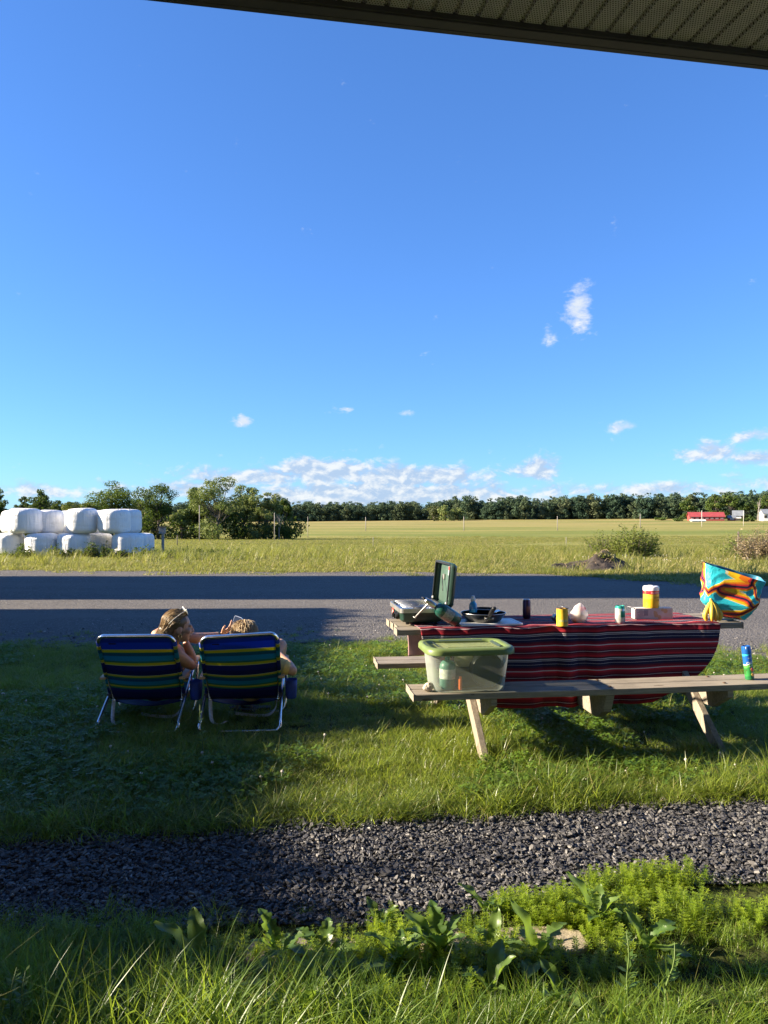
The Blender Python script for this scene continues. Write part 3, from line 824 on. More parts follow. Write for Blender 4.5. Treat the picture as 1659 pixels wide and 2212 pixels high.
vn = thing('added_shade_vine', 'unseen vine added along the shed wing eave to dapple its shadow', 'vine', (-8.85, 6.6, 0), R(2))  # vine added out of view to break up the shadow edge of the wing
g_ = np.random.default_rng(4); V_ = []; F_ = []; t_i = []
for k in range(3400):
    y_ = g_.uniform(-4.6, 5.6); top = 3.55 + 0.32 * vnoise(y_, 2.0, 0.8) + 0.25 * vnoise(y_, 6.0, 2.6); c_v = np.array((g_.normal(0.03, 0.12), y_, top - abs(g_.normal(0, 0.35)) + (g_.uniform(0, .35) if g_.uniform() > .9 else 0)))
    a_ = g_.normal(size=3); a_ /= np.linalg.norm(a_); b_ = np.cross(a_, g_.normal(size=3)); b_ /= np.linalg.norm(b_); s_ = g_.uniform(.04, .09); n0 = len(V_)
    V_ += [c_v - a_ * s_, c_v - b_ * s_ * .7, c_v + a_ * s_, c_v + b_ * s_ * .7]; F_.append((n0, n0 + 1, n0 + 2, n0 + 3)); t_i += [g_.uniform()] * 4
o_v = bpy.data.objects.new('foliage', arr_mesh('foliage', np.array(V_), F_, t_i)); COL.objects.link(o_v); o_v.parent = vn; o_v.data.materials.append(leaf_mat('vine_leaf', (.03, .06, .012), (.08, .12, .03), (.15, .12, .04)))
b = MB(); b.tube([(0.05, -1, 0), (0.06, -.6, 1.6), (0.03, .2, 2.8), (0.02, 1.5, 3.45)], [.03, .025, .02, .01], 6); b.build('stem', POSTM, vn)
# tall barn behind it, also outside the frame: the long shadow across the road
barn2 = thing('tall_barn', 'tall dark barn left of the gravel road outside the view', 'barn', (-13.2, 16.35, 0))
BARNW = M_('barn_board', (0.16, 0.10, 0.075), 0.85, var=0.25, scale=3, stretch=(8, 8, 0.6))
b = MB(); b.box((-5, 0, 5.2), (10, 5.5, 10.4)); b.build('wall', BARNW, barn2, smooth=False)
b = MB(); b.box((-5, 0, 10.52), (10.6, 5.7, 0.2)); b.build('roof', ROOFM, barn2, smooth=False)
b = MB(); b.box((0.03, 0.3, 1.6), (0.06, 2.8, 3.2)); b.build('door', FASCIA, barn2, smooth=False)
# ================================================================== trees
BARK = M_('bark', (0.115, 0.095, 0.075), 0.9, var=0.35, scale=6, bump=0.02, bscale=12, stretch=(1, 1, 0.25))
DEADM = M_('dead_wood', (0.30, 0.26, 0.23), 0.9, var=0.25, scale=4)
def FOL(name, d, l, dry=(0.14, 0.13, 0.03), tl=(0.16, 0.24, 0.02), tr=0.3): return leaf_mat(name, d, l, dry, 0.05, tr, 0.8, tl, spec=0.12)
F_DARK = FOL('foliage_dark', (0.024, 0.048, 0.016), (0.065, 0.098, 0.026))
F_MID = FOL('foliage_mid', (0.035, 0.065, 0.016), (0.095, 0.130, 0.030))
F_PALE = FOL('foliage_pale', (0.095, 0.130, 0.045), (0.215, 0.240, 0.085))
F_YEL = FOL('foliage_yellow', (0.080, 0.095, 0.018), (0.180, 0.180, 0.040))
F_GREY = FOL('foliage_grey', (0.050, 0.060, 0.030), (0.110, 0.120, 0.062))
F_BROWN = FOL('foliage_brown', (0.055, 0.045, 0.030), (0.120, 0.095, 0.060))

def leaf_cloud(g, blobs, n, size, tint_top=True):
    """leaf-sprig quads through a set of ellipsoid clumps (centre, radii)"""
    V = np.zeros((n * 4, 3)); Fq = []; tint = np.zeros(n * 4)
    vol = np.array([r[0] * r[1] * r[2] for c, r in blobs]) ** 0.72; vol /= vol.sum()
    pick = g.choice(len(blobs), n, p=vol)
    zs = [c[2] for c, r in blobs]; zlo, zhi = min(zs), max(zs) + 1e-6
    ct = g.uniform(0, 1, len(blobs))
    for i in range(n):
        c, r = blobs[pick[i]]
        d = g.normal(size=3); d /= np.linalg.norm(d)
        rad = g.uniform(0.35, 1.0) ** 0.5 * g.uniform(0.86, 1.12)
        p = np.array(c) + d * np.array(r) * rad
        nn = d * 0.95 + g.normal(size=3) * 0.42; nn /= np.linalg.norm(nn)
        a = np.cross(nn, g.normal(size=3)); a /= np.linalg.norm(a); b = np.cross(nn, a)
        s = size * g.uniform(0.55, 1.35); e = s * g.uniform(0.45, 0.9)
        V[4 * i] = p - a * s * .5; V[4 * i + 1] = p - b * e * .5 + a * s * .1; V[4 * i + 2] = p + a * s * .5; V[4 * i + 3] = p + b * e * .5 + a * s * .1
        tint[4 * i:4 * i + 4] = 0.35 * ct[pick[i]] + 0.65 * g.uniform()
        Fq.append((4 * i, 4 * i + 1, 4 * i + 2, 4 * i + 3))
    return V, Fq, tint
def limbs(b, g, h, blobs, r0, lean=0.0):
    """tapered trunk and a limb up to every clump"""
    th = h * 0.55; top = Vector((lean * th, 0, th))
    tr = [Vector((0, 0, -0.3)), Vector((lean * th * .2, g.uniform(-.1, .1), th * .35)), Vector((lean * th * .6, g.uniform(-.15, .15), th * .7)), top]
    b.tube(tr, [r0, r0 * .8, r0 * .62, r0 * .42], 7)
    for c, r in blobs:
        c = Vector(c); f = min(0.95, max(0.3, (c.z - r[2]) / h * 1.1)); k = min(3, f / 0.55 * 1.6)
        i = min(2, int(k)); s = tr[i].lerp(tr[i + 1], k - i)
        if s.z > c.z: s = tr[1]
        mid = s.lerp(c, 0.5) + Vector((0, 0, -0.12 * (c - s).length))
        b.tube([s, mid, c], [r0 * .34, r0 * .2, r0 * .06], 5, caps=False)
def crown_blobs(g, h, w, style):
    bl = []
    def env(n, zc, rz, rin, rout, s0, s1, flat, wk=1.0):
        for q in range(n):
            d = g.normal(size=3); d /= np.linalg.norm(d)
            if d[2] < -.55: d[2] *= .3
            r = g.uniform(rin, rout); s = w * g.uniform(s0, s1)
            bl.append(((d[0] * r * w * .5 * wk, d[1] * r * w * .5 * wk, h * (zc + rz * d[2] * r)), (s, s, s * flat)))
    if style == 'round':
        env(24, .60, .40, .35, .82, .12, .19, .85); bl.append(((0, 0, h * .93), (w * .16, w * .16, h * .06)))
    elif style == 'open':
        env(30, .58, .44, .30, .92, .085, .145, .8); bl.append(((w * .05, 0, h * .95), (w * .12, w * .12, h * .045))); bl.append(((-w * .14, 0, h * .9), (w * .1, w * .1, h * .045)))
    elif style == 'umbrella':
        env(13, .82, .16, .2, .85, .12, .2, .45); env(6, .45, .2, .2, .6, .14, .2, .7)
    elif style == 'spire':
        for _ in range(22):
            t = g.uniform(.10, .97); a = g.uniform(0, 6.28); rr = w * .5 * (1.08 - t) * g.uniform(.2, .8)
            s = w * (.22 - .12 * t); bl.append(((rr * math.cos(a), rr * math.sin(a), h * t), (s, s, s * .8)))
    elif style == 'shrub':
        for _ in range(10):
            a = g.uniform(0, 6.28); rr = w * .5 * g.uniform(.1, .75); t = g.uniform(.25, .8) * (1 - .35 * rr / (w * .5))
            s = w * g.uniform(.14, .22); bl.append(((rr * math.cos(a), rr * math.sin(a), h * t), (s, s, min(s, h * .25))))
    return bl
def tree(name, label, cat, px, D, h, w, style, mat, seed, n=2200, leaf=0.34, group=None, skirt=True, lean=0.0, zoff=0.0):
    g = np.random.default_rng(seed)
    x = (px - 829.5) * D / F
    t = thing(name, label, cat, (x, D, gz(x, D) + zoff), g.uniform(0, 6.28), group)
    bl = crown_blobs(g, h, w, style)
    if skirt and style in ('round', 'open'):
        for _ in range(5):
            a = g.uniform(0, 6.28); rr = w * .42 * g.uniform(.3, 1); s = w * g.uniform(.13, .19); bl.append(((rr * math.cos(a), rr * math.sin(a), h * g.uniform(.10, .3)), (s, s, s * .8)))
    b = MB(); limbs(b, g, h, bl, 0.028 * h + 0.02, lean); b.build('trunk', BARK, t)
    V, Fq, ti = leaf_cloud(g, bl, n, leaf)
    o = bpy.data.objects.new('crown', arr_mesh('crown', V, Fq, ti)); COL.objects.link(o); o.parent = t; o.data.materials.append(mat)
    return t
def dead_tree(name, label, px, D, h, w, seed, zoff=0.0):
    g = random.Random(seed); x = (px - 829.5) * D / F
    t = thing(name, label, 'tree', (x, D, gz(x, D) + zoff))
    b = MB()
    def grow(p, d, L, r, k):
        q = p + d * L; m = p.lerp(q, .5) + Vector((g.uniform(-1, 1), g.uniform(-1, 1), g.uniform(-.3, .6))) * L * .07
        b.tube([p, m, q], [r, r * .8, r * .55], 5, caps=False)
        if k == 0: return
        for _ in range(g.choice((2, 3, 3))):
            nd = (d + Vector((g.uniform(-1, 1) * w, g.uniform(-1, 1) * w, g.uniform(-.1, .6)))).normalized()
            grow(m.lerp(q, g.uniform(.2, 1)), nd, L * g.uniform(.55, .8), r * .52, k - 1)
    grow(Vector((0, 0, -.3)), Vector((0.03, 0, 1)), h * .38, .035 * h * .6, 4)
    b.build('trunk', DEADM, t)
    return t
HW = 'trees of the hedgerow behind the wrapped bales'
TL = [ # px, top y, width px, style, material, D, label
    (-6, 1058, 66, 'open', F_DARK, 118, 'dark open tree at the left edge behind the bales', 'round_tree'),
    (50, 1079, 40, 'open', F_DARK, 124, 'small dark tree left of the lone tall tree behind the bales', 'small_tree'),
    (88, 1064, 60, 'open', F_DARK, 116, 'dark open tree rising alone above the big left bale', 'lone_tree'),
    (124, 1087, 46, 'round', F_DARK, 120, 'low dark tree just right of the lone dark tree', 'small_tree'),
    (150, 1090, 56, 'round', F_YEL, 126, 'yellowish low tree above the middle of the bales', 'yellow_tree'),
    (193, 1092, 58, 'round', F_YEL, 112, 'yellow-green bushy tree below the bare grey tree', 'yellow_tree'),
    (242, 1045, 104, 'round', F_MID, 122, 'largest dark green tree above the end of the bales', 'big_tree'),
    (302, 1084, 52, 'round', F_GREY, 128, 'greyish green tree between two tall dark trees', 'grey_tree'),
    (342, 1055, 104, 'open', F_DARK, 118, 'dark open tree behind the post with the box', 'dark_tree'),
    (393, 1106, 46, 'round', F_PALE, 114, 'pale low tree in front of the dark hedgerow', 'pale_tree'),
    (420, 1064, 84, 'spire', F_DARK, 116, 'narrow dark tree behind the utility pole', 'narrow_tree'),
    (470, 1038, 112, 'open', F_PALE, 112, 'tallest pale green tree with open crown and forked trunk', 'poplar_tree'),
    (526, 1054, 88, 'open', F_PALE, 118, 'pale green tree leaning on the tallest poplar', 'poplar_tree'),
    (574, 1071, 78, 'open', F_PALE, 116, 'light green tree next to the end of the hedgerow', 'light_tree'),
    (614, 1082, 42, 'round', F_MID, 122, 'dark rounded tree ending the hedgerow at the open field', 'end_tree'),
]
for i, (px, ty, wp, st, mt, D, lb, nm) in enumerate(TL):
    x = (px - 829.5) * D / F; zt = CAM_H - (ty - 5 - 1118) * D / F
    tree(nm, lb, 'tree', px, D, (zt - gz(x, D)) * 1.03, wp * 1.18 * D / F, st, mt, 40 + i, n=10500 if wp > 70 else 6000, leaf=0.235, group=HW)
dead_tree('bare_tree', 'bare grey tree sticking out above the yellow-green trees', 183, 121, 6.4, .55, 3)
dead_tree('bare_tree', 'dead pale tree in front of the end of the hedgerow', 602, 113, 4.6, .35, 5)
dead_tree('bare_tree', 'thin bare twigs beside the narrow dark tree', 402, 122, 5.6, .4, 9)
# dark understorey of the hedgerow
g = np.random.default_rng(77); bl = []
for k in range(150):
    px = g.uniform(-60, 640); D = g.uniform(112, 126); x = (px - 829.5) * D / F; s = g.uniform(1.1, 2.0)
    hh = g.uniform(.5, 3.7) * (0.6 if px > 560 else 1); bl.append(((x, D, gz(x, D) + hh), (s, s, s * .8)))
V, Fq, ti = leaf_cloud(g, bl, 17000, 0.38)
o = bpy.data.objects.new('undergrowth', arr_mesh('undergrowth', V, Fq, ti)); COL.objects.link(o); o.data.materials.append(FOL('foliage_understorey', (0.014, 0.030, 0.012), (0.042, 0.064, 0.022)))
o['kind'] = 'stuff'; o['label'] = 'dark undergrowth filling the foot of the hedgerow'; o['category'] = 'undergrowth'

# far wood: one mass of trees
def wood_tree(i):
    g = np.random.default_rng(900 + i); h = 10.0; w = g.uniform(5.5, 7.5)
    bl = crown_blobs(g, h, w, 'round' if i % 4 else 'spire')
    for _ in range(6):
        a = g.uniform(0, 6.28); bl.append(((w * .3 * math.cos(a), w * .3 * math.sin(a), h * g.uniform(.06, .35)), (w * .2, w * .2, w * .2)))
    V, Fq, ti = leaf_cloud(g, bl, 1500, 0.58)
    b = MB(); b.tube([(0, 0, -1), (0, 0, h * .6)], [.2, .1], 5)
    n0 = len(V); V = np.vstack([V, np.array([tuple(p) for p in b.v])]); Fq = Fq + [tuple(n0 + k for k in q) for q in b.f]; ti = np.concatenate([ti, np.zeros(len(b.v))])
    return arr_mesh('wood_tree_%d' % i, V, Fq, ti)
m_, t_, o_ = out_mat('wood_foliage')
at_ = t_.n('ShaderNodeAttribute', attribute_name='tint'); oi_ = t_.n('ShaderNodeObjectInfo')
c_ = t_.ramp(oi_.outputs['Random'], [(0.0, (0.050, 0.088, 0.056)), (0.5, (0.082, 0.120, 0.064)), (0.85, (0.110, 0.140, 0.070)), (1.0, (0.135, 0.155, 0.078))])  # distance haze is put into the leaf colour, paler and bluer
c_ = t_.mix(at_.outputs['Fac'], t_.mix(0.3, c_, (0.040, 0.066, 0.050)), c_)
p_ = t_.n('ShaderNodeBsdfPrincipled', {'Base Color': c_, 'Roughness': 0.9, 'Specular IOR Level': 0.05}); tr_ = t_.n('ShaderNodeBsdfTranslucent', {'Color': c_})
mx_ = t_.n('ShaderNodeMixShader', {0: 0.25, 1: p_.outputs[0], 2: tr_.outputs[0]}); t_.t.links.new(mx_.outputs[0], o_.inputs[0])
wood_src = source_collection('wood_tree', [wood_tree(i) for i in range(6)], m_)
P, S, Q = [], [], []
def wood_front(x): return 400 - 25 * sstep(20, 60, x) - 30 * sstep(80, 190, x)
while len(P) < 1300:
    x = RNG.uniform(-190, 330); y = wood_front(x) + 46 * RNG.uniform() ** 1.6
    k = 0.86 + 0.16 * sstep(-20, 60, x) + 0.18 * sstep(110, 190, x) + 0.16 * vnoise(x, 0.5, 0.05) + 0.10 * vnoise(x, 3.5, 0.16)
    s = 1.12 * k * RNG.uniform(0.62, 1.12)
    P.append((x, y, gz(x, y) - .2)); S.append((s * 1.1, s * 1.1, s)); Q.append((0, 0, RNG.uniform(0, 6.28)))
scatter('far_wood', P, S, Q, wood_src, 6, 'dense green wood along the far side of the field', 'wood')
for i, (px, D, h, w, mt, lb) in enumerate([
        (938, 372, 7.4, 8, F_GREY, 'paler low tree standing out before the far wood'), (962, 366, 7.8, 9, F_PALE, 'wide pale tree before the middle of the far wood'), (990, 370, 6.4, 8, F_PALE, 'low pale tree right of the wide pale one'),
        (1488, 330, 9.5, 8, F_MID, 'rounded tree behind the left end of the red barn'), (1546, 338, 11.5, 9, F_MID, 'tall rounded tree right behind the red barn'), (1578, 336, 12.6, 9, F_MID, 'tallest tree between the red barn and grey shed'),
        (1612, 334, 9.0, 9, F_DARK, 'dark tree behind the grey roofed shed'), (1655, 340, 11.0, 11, F_MID, 'big tree behind the white house')]):
    tree('field_tree', lb, 'tree', px, D, h, w, 'round', mt, 140 + i, n=1100, leaf=0.85, group='trees before the far wood')
dead_tree('bare_tree', 'large bare tree beside the white house', 1637, 318, 9.5, .5, 21)
for i, (px, D, h, w, lb) in enumerate([(1430, 330, 1.5, 7, 'low dark bush left of the red barn'), (1462, 312, 1.2, 6, 'low green bush below the red barn'), (1622, 300, 2.0, 5, 'round bush before the white house'), (1606, 300, 1.7, 4, 'small bush between shed and white house')]):
    tree('field_bush', lb, 'bush', px, D, h, w, 'shrub', F_MID, 170 + i, n=350, leaf=0.6, group='bushes by the far farm')

# ------------------------------------------------------------------ far farm
RED = M_('barn_red', (0.26, 0.045, 0.038), 0.75, var=0.15, scale=1.5); REDROOF = M_('red_metal_roof', (0.30, 0.050, 0.046), 0.55, var=0.12, scale=0.8)
WHITE = M_('white_paint', (0.72, 0.70, 0.66), 0.6, var=0.06, scale=2); GREYROOF = M_('grey_metal_roof', (0.17, 0.185, 0.20), 0.55, var=0.15, scale=1)
DARKM = M_('dark_opening', (0.025, 0.022, 0.020), 0.8)
def farm_building(name, label, cat, px, D, L, dep, hw, hr, wall, roof, nwin, rz=0.0, win=WHITE, lean=None):
    x = (px - 829.5) * D / F
    t = thing(name, label, cat, (x, D, gz(x, D)), rz)
    b = MB(); b.box((0, 0, hw / 2 - .3), (L, dep, hw + .6))
    for s in (-1, 1): b.prism([(-dep / 2, hw), (dep / 2, hw), (0, hr)], 0.1, frame(Vector((s * (L / 2 - .05) - .05, 0, 0)), Vector((0, 1, 0)), Vector((0, 0, 1)), Vector((1, 0, 0))))
    b.build('wall', wall, t, smooth=False)
    b = MB()
    for s in (-1, 1):
        e = .5; y1 = s * (dep / 2 + e); z1 = hw - (hr - hw) * e / (dep / 2)
        b.prism([(0, hr + .02), (y1, z1 + .02), (y1, z1 + .16), (0, hr + .18)], L + .8, frame(Vector((-L / 2 - .4, 0, 0)), Vector((0, 1, 0)), Vector((0, 0, 1)), Vector((1, 0, 0))))
    b.build('roof', roof, t, smooth=False)
    for k in range(nwin):
        b = MB(); wx = -L / 2 + L * (k + .5) / nwin
        b.box((wx, -dep / 2 - .03, hw * .58), (L / nwin * .62, .1, hw * .36)); b.build('window', win, t, smooth=False)
    b = MB(); b.box((L / 2 + .03, -.2, hw * .42), (.1, dep * .3, hw * .84)); b.build('door', DARKM, t, smooth=False)
    return t
farm_building('red_barn', 'long low barn with bright red roof before the far wood', 'barn', 1524, 318, 13.2, 7.5, 1.75, 3.4, RED, REDROOF, 7, R(-14), M_('barn_pane', (0.46, 0.30, 0.27), .6))
farm_building('grey_shed', 'small shed with pale grey roof right of the red barn', 'shed', 1594, 322, 3.8, 4.5, 2.2, 4.0, DARKM, GREYROOF, 1, R(-24))
farm_building('red_shed', 'tiny red lean-to below the grey roofed shed', 'shed', 1580, 316, 2.6, 2.6, 1.3, 2.0, RED, GREYROOF, 1, R(-14))
farm_building('white_house', 'white farm house at the right edge before the wood', 'house', 1664, 312, 7.0, 6.0, 3.0, 4.6, WHITE, GREYROOF, 4, R(-10), DARKM)
farm_building('feed_trough', 'pale low wall in front of the red barn', 'wall', 1507, 300, 5.0, .6, .55, .7, WHITE, WHITE, 1, R(-12), WHITE)

# ------------------------------------------------------------------ poles and fence posts
POLE = M_('weathered_pole', (0.27, 0.245, 0.215), 0.85, var=0.25, scale=5); PALEPOST = M_('pale_post', (0.50, 0.46, 0.40), 0.8, var=0.15, scale=6); DARKPOST = M_('dark_post', (0.12, 0.10, 0.085), 0.85, var=0.2, scale=8)
def pole(label, px, D, topy, r, mat=POLE, name='utility_pole', cat='pole', arm=False, lean=0.0):
    x = (px - 829.5) * D / F; z0 = gz(x, D); h = CAM_H - (topy - 1118) * D / F - z0
    t = thing(name, label, cat, (x, D, z0))
    b = MB(); b.tube([(0, 0, -.3), (lean * h * .5, 0, h * .5), (lean * h, 0, h)], [r, r * .92, r * .8], 8); b.build('shaft', mat, t)
    b = MB(); b.tube([(lean * h, 0, h), (lean * h, 0, h + r * .5)], [r * .9, r * .4], 8); b.build('top_cap', mat, t)
    if arm:
        b = MB(); b.box((lean * h, 0, h - .45), (1.6, .1, .12)); b.build('crossarm', mat, t, smooth=False)
        for s in (-.7, .7):
            b = MB(); b.lathe([(.05, 0), (.07, .08), (.03, .16)], 8, T(lean * h + s, 0, h - .39)); b.build('insulator', WHITE, t)
    return t
pole('tall utility pole before the narrow dark hedgerow tree', 431, 96, 1092, .06)
pole('utility pole at the end of the hedgerow by the dead tree', 593, 100, 1108, .055)
pole('thin pole in the field right of the hedgerow', 665, 150, 1116, .06)
pole('pole standing in front of the far wood left of centre', 790, 205, 1117, .11)
pole('pole in the field below the pale trees', 1002, 205, 1116, .11)
pole('pole in the field left of the leafy bush', 1204, 200, 1115, .10)
pole('pole in the field above the leafy bush', 1383, 215, 1110, .11)
pole('pale pole standing before the red barn', 1516, 230, 1103, .10, PALEPOST)
pole('pale pole standing before the grey roofed shed', 1606, 236, 1103, .10, PALEPOST)
pole('thin fence stake in the meadow left of centre', 806, 54, 1160, .02, POLE, 'fence_stake', 'fence stake')
pole('thin fence stake in the meadow near the soil heap', 1223, 54, 1160, .02, POLE, 'fence_stake', 'fence stake')
pole('dark fence post beside the tan weeds', 1594, 33, 1149, .045, DARKPOST, 'fence_post', 'fence post', lean=.02)
pole('thin short stake in the hedgerow grass', 383, 62, 1156, .04, DARKPOST, 'fence_stake', 'fence stake')
# post with a box next to the bales
x = (352 - 829.5) * 33 / F; pt = thing('box_post', 'grey wooden post with a small box beside the bale stack', 'post', (x, 33, gz(x, 33)))
b = MB(); b.box((0, 0, .50), (.10, .10, 1.2)); b.build('shaft', POLE, pt, smooth=False, bevel=.01)
b = MB(); b.box((-.02, -.02, 1.12), (.24, .22, .26)); bx = b.build('nest_box', POLE, pt, smooth=False, bevel=.008)
b = MB(); b.box((-.02, -.03, 1.265), (.30, .28, .03)); b.build('box_roof', DARKPOST, bx, smooth=False)

# ------------------------------------------------------------------ wrapped bales
def bale_material():
    m, t, o = out_mat('bale_wrap')
    tc = t.n('ShaderNodeTexCoord'); oi = t.n('ShaderNodeObjectInfo')
    v = t.n('ShaderNodeVectorMath', {0: tc.outputs['Object'], 1: t.n('ShaderNodeCombineXYZ', {0: t.math('MULTIPLY', oi.outputs['Random'], 20), 1: 0.0, 2: 0.0}).outputs[0]}, operation='ADD').outputs[0]
    wr = t.noise(t.n('ShaderNodeMapping', {'Vector': v, 'Scale': (9, 9, 0.9)}).outputs[0], 1.0, 5, 0.65, 0.3)
    lay = t.noise(t.n('ShaderNodeMapping', {'Vector': v, 'Scale': (1.0, 1.0, 5)}).outputs[0], 1.0, 3, 0.6)
    dirt = t.noise(v, 2.0, 5, 0.65)
    col = t.mix(t.smooth(dirt, 0.45, 0.8), (0.80, 0.795, 0.78), (0.66, 0.65, 0.61))
    col = t.mix(t.math('MULTIPLY', t.smooth(wr, 0.58, 0.8), 0.35), col, (0.55, 0.56, 0.56))
    p = t.n('ShaderNodeBsdfPrincipled', {'Base Color': col, 'Roughness': 0.38, 'Specular IOR Level': 0.45})
    h = t.math('ADD', t.math('MULTIPLY', wr, 0.6), t.math('MULTIPLY', lay, 0.4))
    t.set(p, 'Normal', t.n('ShaderNodeBump', {'Strength': 0.8, 'Distance': 0.12, 'Height': h}).outputs[0])
    t.t.links.new(p.outputs[0], o.inputs[0]); return m
BALE = bale_material()
def bale_mesh(seed, rad, hh):
    b = MB(); g = random.Random(seed); prof = []
    for k in range(25):
        s = k / 24 * 2 - 1                        # -1..1 through bottom, side and top
        a = s * math.pi / 2
        ex = 0.40
        prof.append((rad * abs(math.cos(a)) ** ex, hh / 2 * math.copysign(abs(math.sin(a)) ** ex, a)))
    prof[0] = (0.0005, -hh / 2); prof[-1] = (0.0005, hh / 2)
    b.lathe(prof, 40)
    for i, p in enumerate(b.v):
        a = math.atan2(p.y, p.x); rr = math.hypot(p.x, p.y)
        k = 1 + .045 * mnoise.noise(Vector((math.cos(a) * 1.6 + seed * 5, math.sin(a) * 1.4, p.z * .8))) + .012 * math.sin(a * 9 + seed) * (abs(p.z) / (hh / 2)) ** 2 + .018 * mnoise.noise(Vector((math.cos(a) * 6, math.sin(a) * 6, p.z * 1.0 + seed)))
        z = p.z * (1 + .05 * mnoise.noise(Vector((p.x * 1.3, p.y * 1.3, seed * 3.0))))
        if p.z < 0: k *= 1 + .03 * (-p.z / (hh / 2))
        b.v[i] = Vector((p.x * k, p.y * k, z + hh / 2))
    return b.mesh('wrapped_bale')
BH = 0.97
bales = [ # px centre, D, level, width px, label
    (19, 31.2, 0, 68, 'leftmost bale of the bottom row, cut by the frame edge'), (91, 31.0, 0, 70, 'second bale of the bottom row from the left edge'), (121, 32.4, 0, 66, 'bottom bale mostly hidden behind the second and third bottom bales'),
    (161, 31.0, 0, 72, 'third bale of the bottom row with a sunlit corner'), (212, 32.0, 0, 62, 'bottom bale set back right of the third bottom bale'), (276, 31.0, 0, 66, 'last full bale of the bottom row below the end of the stack'),
    (288, 32.3, 0, 62, 'bottom bale peeking out behind the last full bottom bale'), (302, 33.4, 0, 62, 'rearmost bottom bale at the right end of the stack'),
    (36, 32.4, 1, 62, 'top bale half hidden behind the leftmost big top bale'), (54, 31.0, 1, 70, 'leftmost big bale of the top row, bright on its left'), (108, 31.8, 1, 58, 'second bale of the top row in shade'),
    (155, 33.0, 1, 58, 'top bale set back in the gap of the top row'), (178, 31.0, 1, 66, 'third front bale of the top row with a lit left corner'), (222, 32.6, 1, 56, 'top bale peeking between the two right front bales'),
    (248, 31.0, 1, 69, 'right front bale of the top row with deep vertical folds'), (277, 32.0, 1, 56, 'rightmost bale of the top row, behind the folded one')]
for i, (px, D, lv, wp, lb) in enumerate(bales):
    x = (px - 829.5) * D / F
    me = bale_mesh(i + 1, wp * D / F / 2 * .985, BH * (1.04 if lv and i % 3 == 0 else 1.0)); me.materials.append(BALE)
    o = bpy.data.objects.new('wrapped_bale', me); COL.objects.link(o)
    o.location = (x, D, gz(x, D) + .05 + lv * (BH - .015)); o.rotation_euler = (0, 0, i * 1.7)
    tag(o, 'white wrapped ' + lb if 'bale' in lb[:4] else 'white ' + lb, 'hay bale', 'stack of white wrapped hay bales')

# weeds at the foot of the bales, the leafy bush, tan weeds
def weed_bush(name, label, cat, loc, h, w, mat, seed, nst, leaf, nl, group=None, narrow=.35, top=None):
    g = np.random.default_rng(seed); t = thing(name, label, cat, loc, 0, group)
    b = MB(); V = []; Fq = []; ti = []
    for s in range(nst):
        a = g.uniform(0, 6.28); rr = w * .5 * math.sqrt(g.uniform()); hh = h * g.uniform(.55, 1.05) * (1 - .35 * (rr / (w * .5)) ** 2)
        q0 = Vector((rr * .6 * math.cos(a), rr * .6 * math.sin(a), 0)); q1 = Vector((rr * 1.15 * math.cos(a) + g.normal() * .06 * h, rr * 1.15 * math.sin(a) + g.normal() * .06 * h, hh))
        b.tube([q0, q0.lerp(q1, .5) + Vector((0, 0, .06 * hh)), q1], [.008 * h + .003, .006 * h, .002], 4, caps=False)
        tt = g.uniform()
        for k in range(nl):
            u = g.uniform(.12, 1.04); p = q0.lerp(q1, u); da = g.uniform(0, 6.28); L = leaf * g.uniform(.5, 1.3) * (1.2 - .5 * u)
            d = Vector((math.cos(da), math.sin(da), g.uniform(-.1, .9))).normalized(); sd = d.cross(Vector((g.normal(), g.normal(), g.normal()))).normalized() * L * narrow * .5
            n0 = len(V); V += [tuple(p), tuple(p + d * L * .45 - sd), tuple(p + d * L), tuple(p + d * L * .45 + sd)]; Fq.append((n0, n0 + 1, n0 + 2, n0 + 3)); ti += [min(1, .5 * tt + .5 * g.uniform())] * 4
    sm_ = b.build('stems', BARK, t); sm_['kind'] = 'stuff'
    o = bpy.data.objects.new('foliage', arr_mesh('foliage', np.array(V), Fq, ti)); COL.objects.link(o); o.parent = t; o.data.materials.append(mat)
    return t
F_BUSH = FOL('foliage_bush', (0.085, 0.120, 0.026), (0.200, 0.225, 0.058), tl=(0.34, 0.40, 0.05), tr=.4); F_TAN = leaf_mat('tan_weed', (0.15, 0.11, 0.055), (0.30, 0.22, 0.11), (0.36, 0.28, 0.15), .2, .3, .7, (0.4, 0.3, 0.1))
F_WEED = FOL('foliage_weed', (0.022, 0.048, 0.014), (0.060, 0.090, 0.026))
def at_px(px, D): x = (px - 829.5) * D / F; return (x, D, gz(x, D))
weed_bush('leafy_bush', 'large leafy green bush behind the heap of soil', 'bush', at_px(1372, 30.5), 1.38, 1.7, F_BUSH, 3, 120, .17, 34, narrow=.3)
weed_bush('leafy_bush', 'looser pale left half of the bush behind the soil heap', 'bush', at_px(1312, 31.2), 1.15, 1.5, F_BUSH, 4, 80, .15, 22, narrow=.28)
weed_bush('tan_weeds', 'dry tan weeds at the right edge beside the fence post', 'weeds', at_px(1640, 26.5), 1.25, 1.7, F_TAN, 5, 150, .14, 20, narrow=.25)
weed_bush('tan_weeds', 'lower tan weeds cut by the right frame edge', 'weeds', at_px(1688, 26.0), 1.2, 1.5, F_TAN, 6, 120, .14, 20, narrow=.25)
weed_bush('leafy_weed', 'thin green weed round the dark fence post', 'weeds', at_px(1583, 31), .95, .9, F_BUSH, 8, 26, .16, 14)
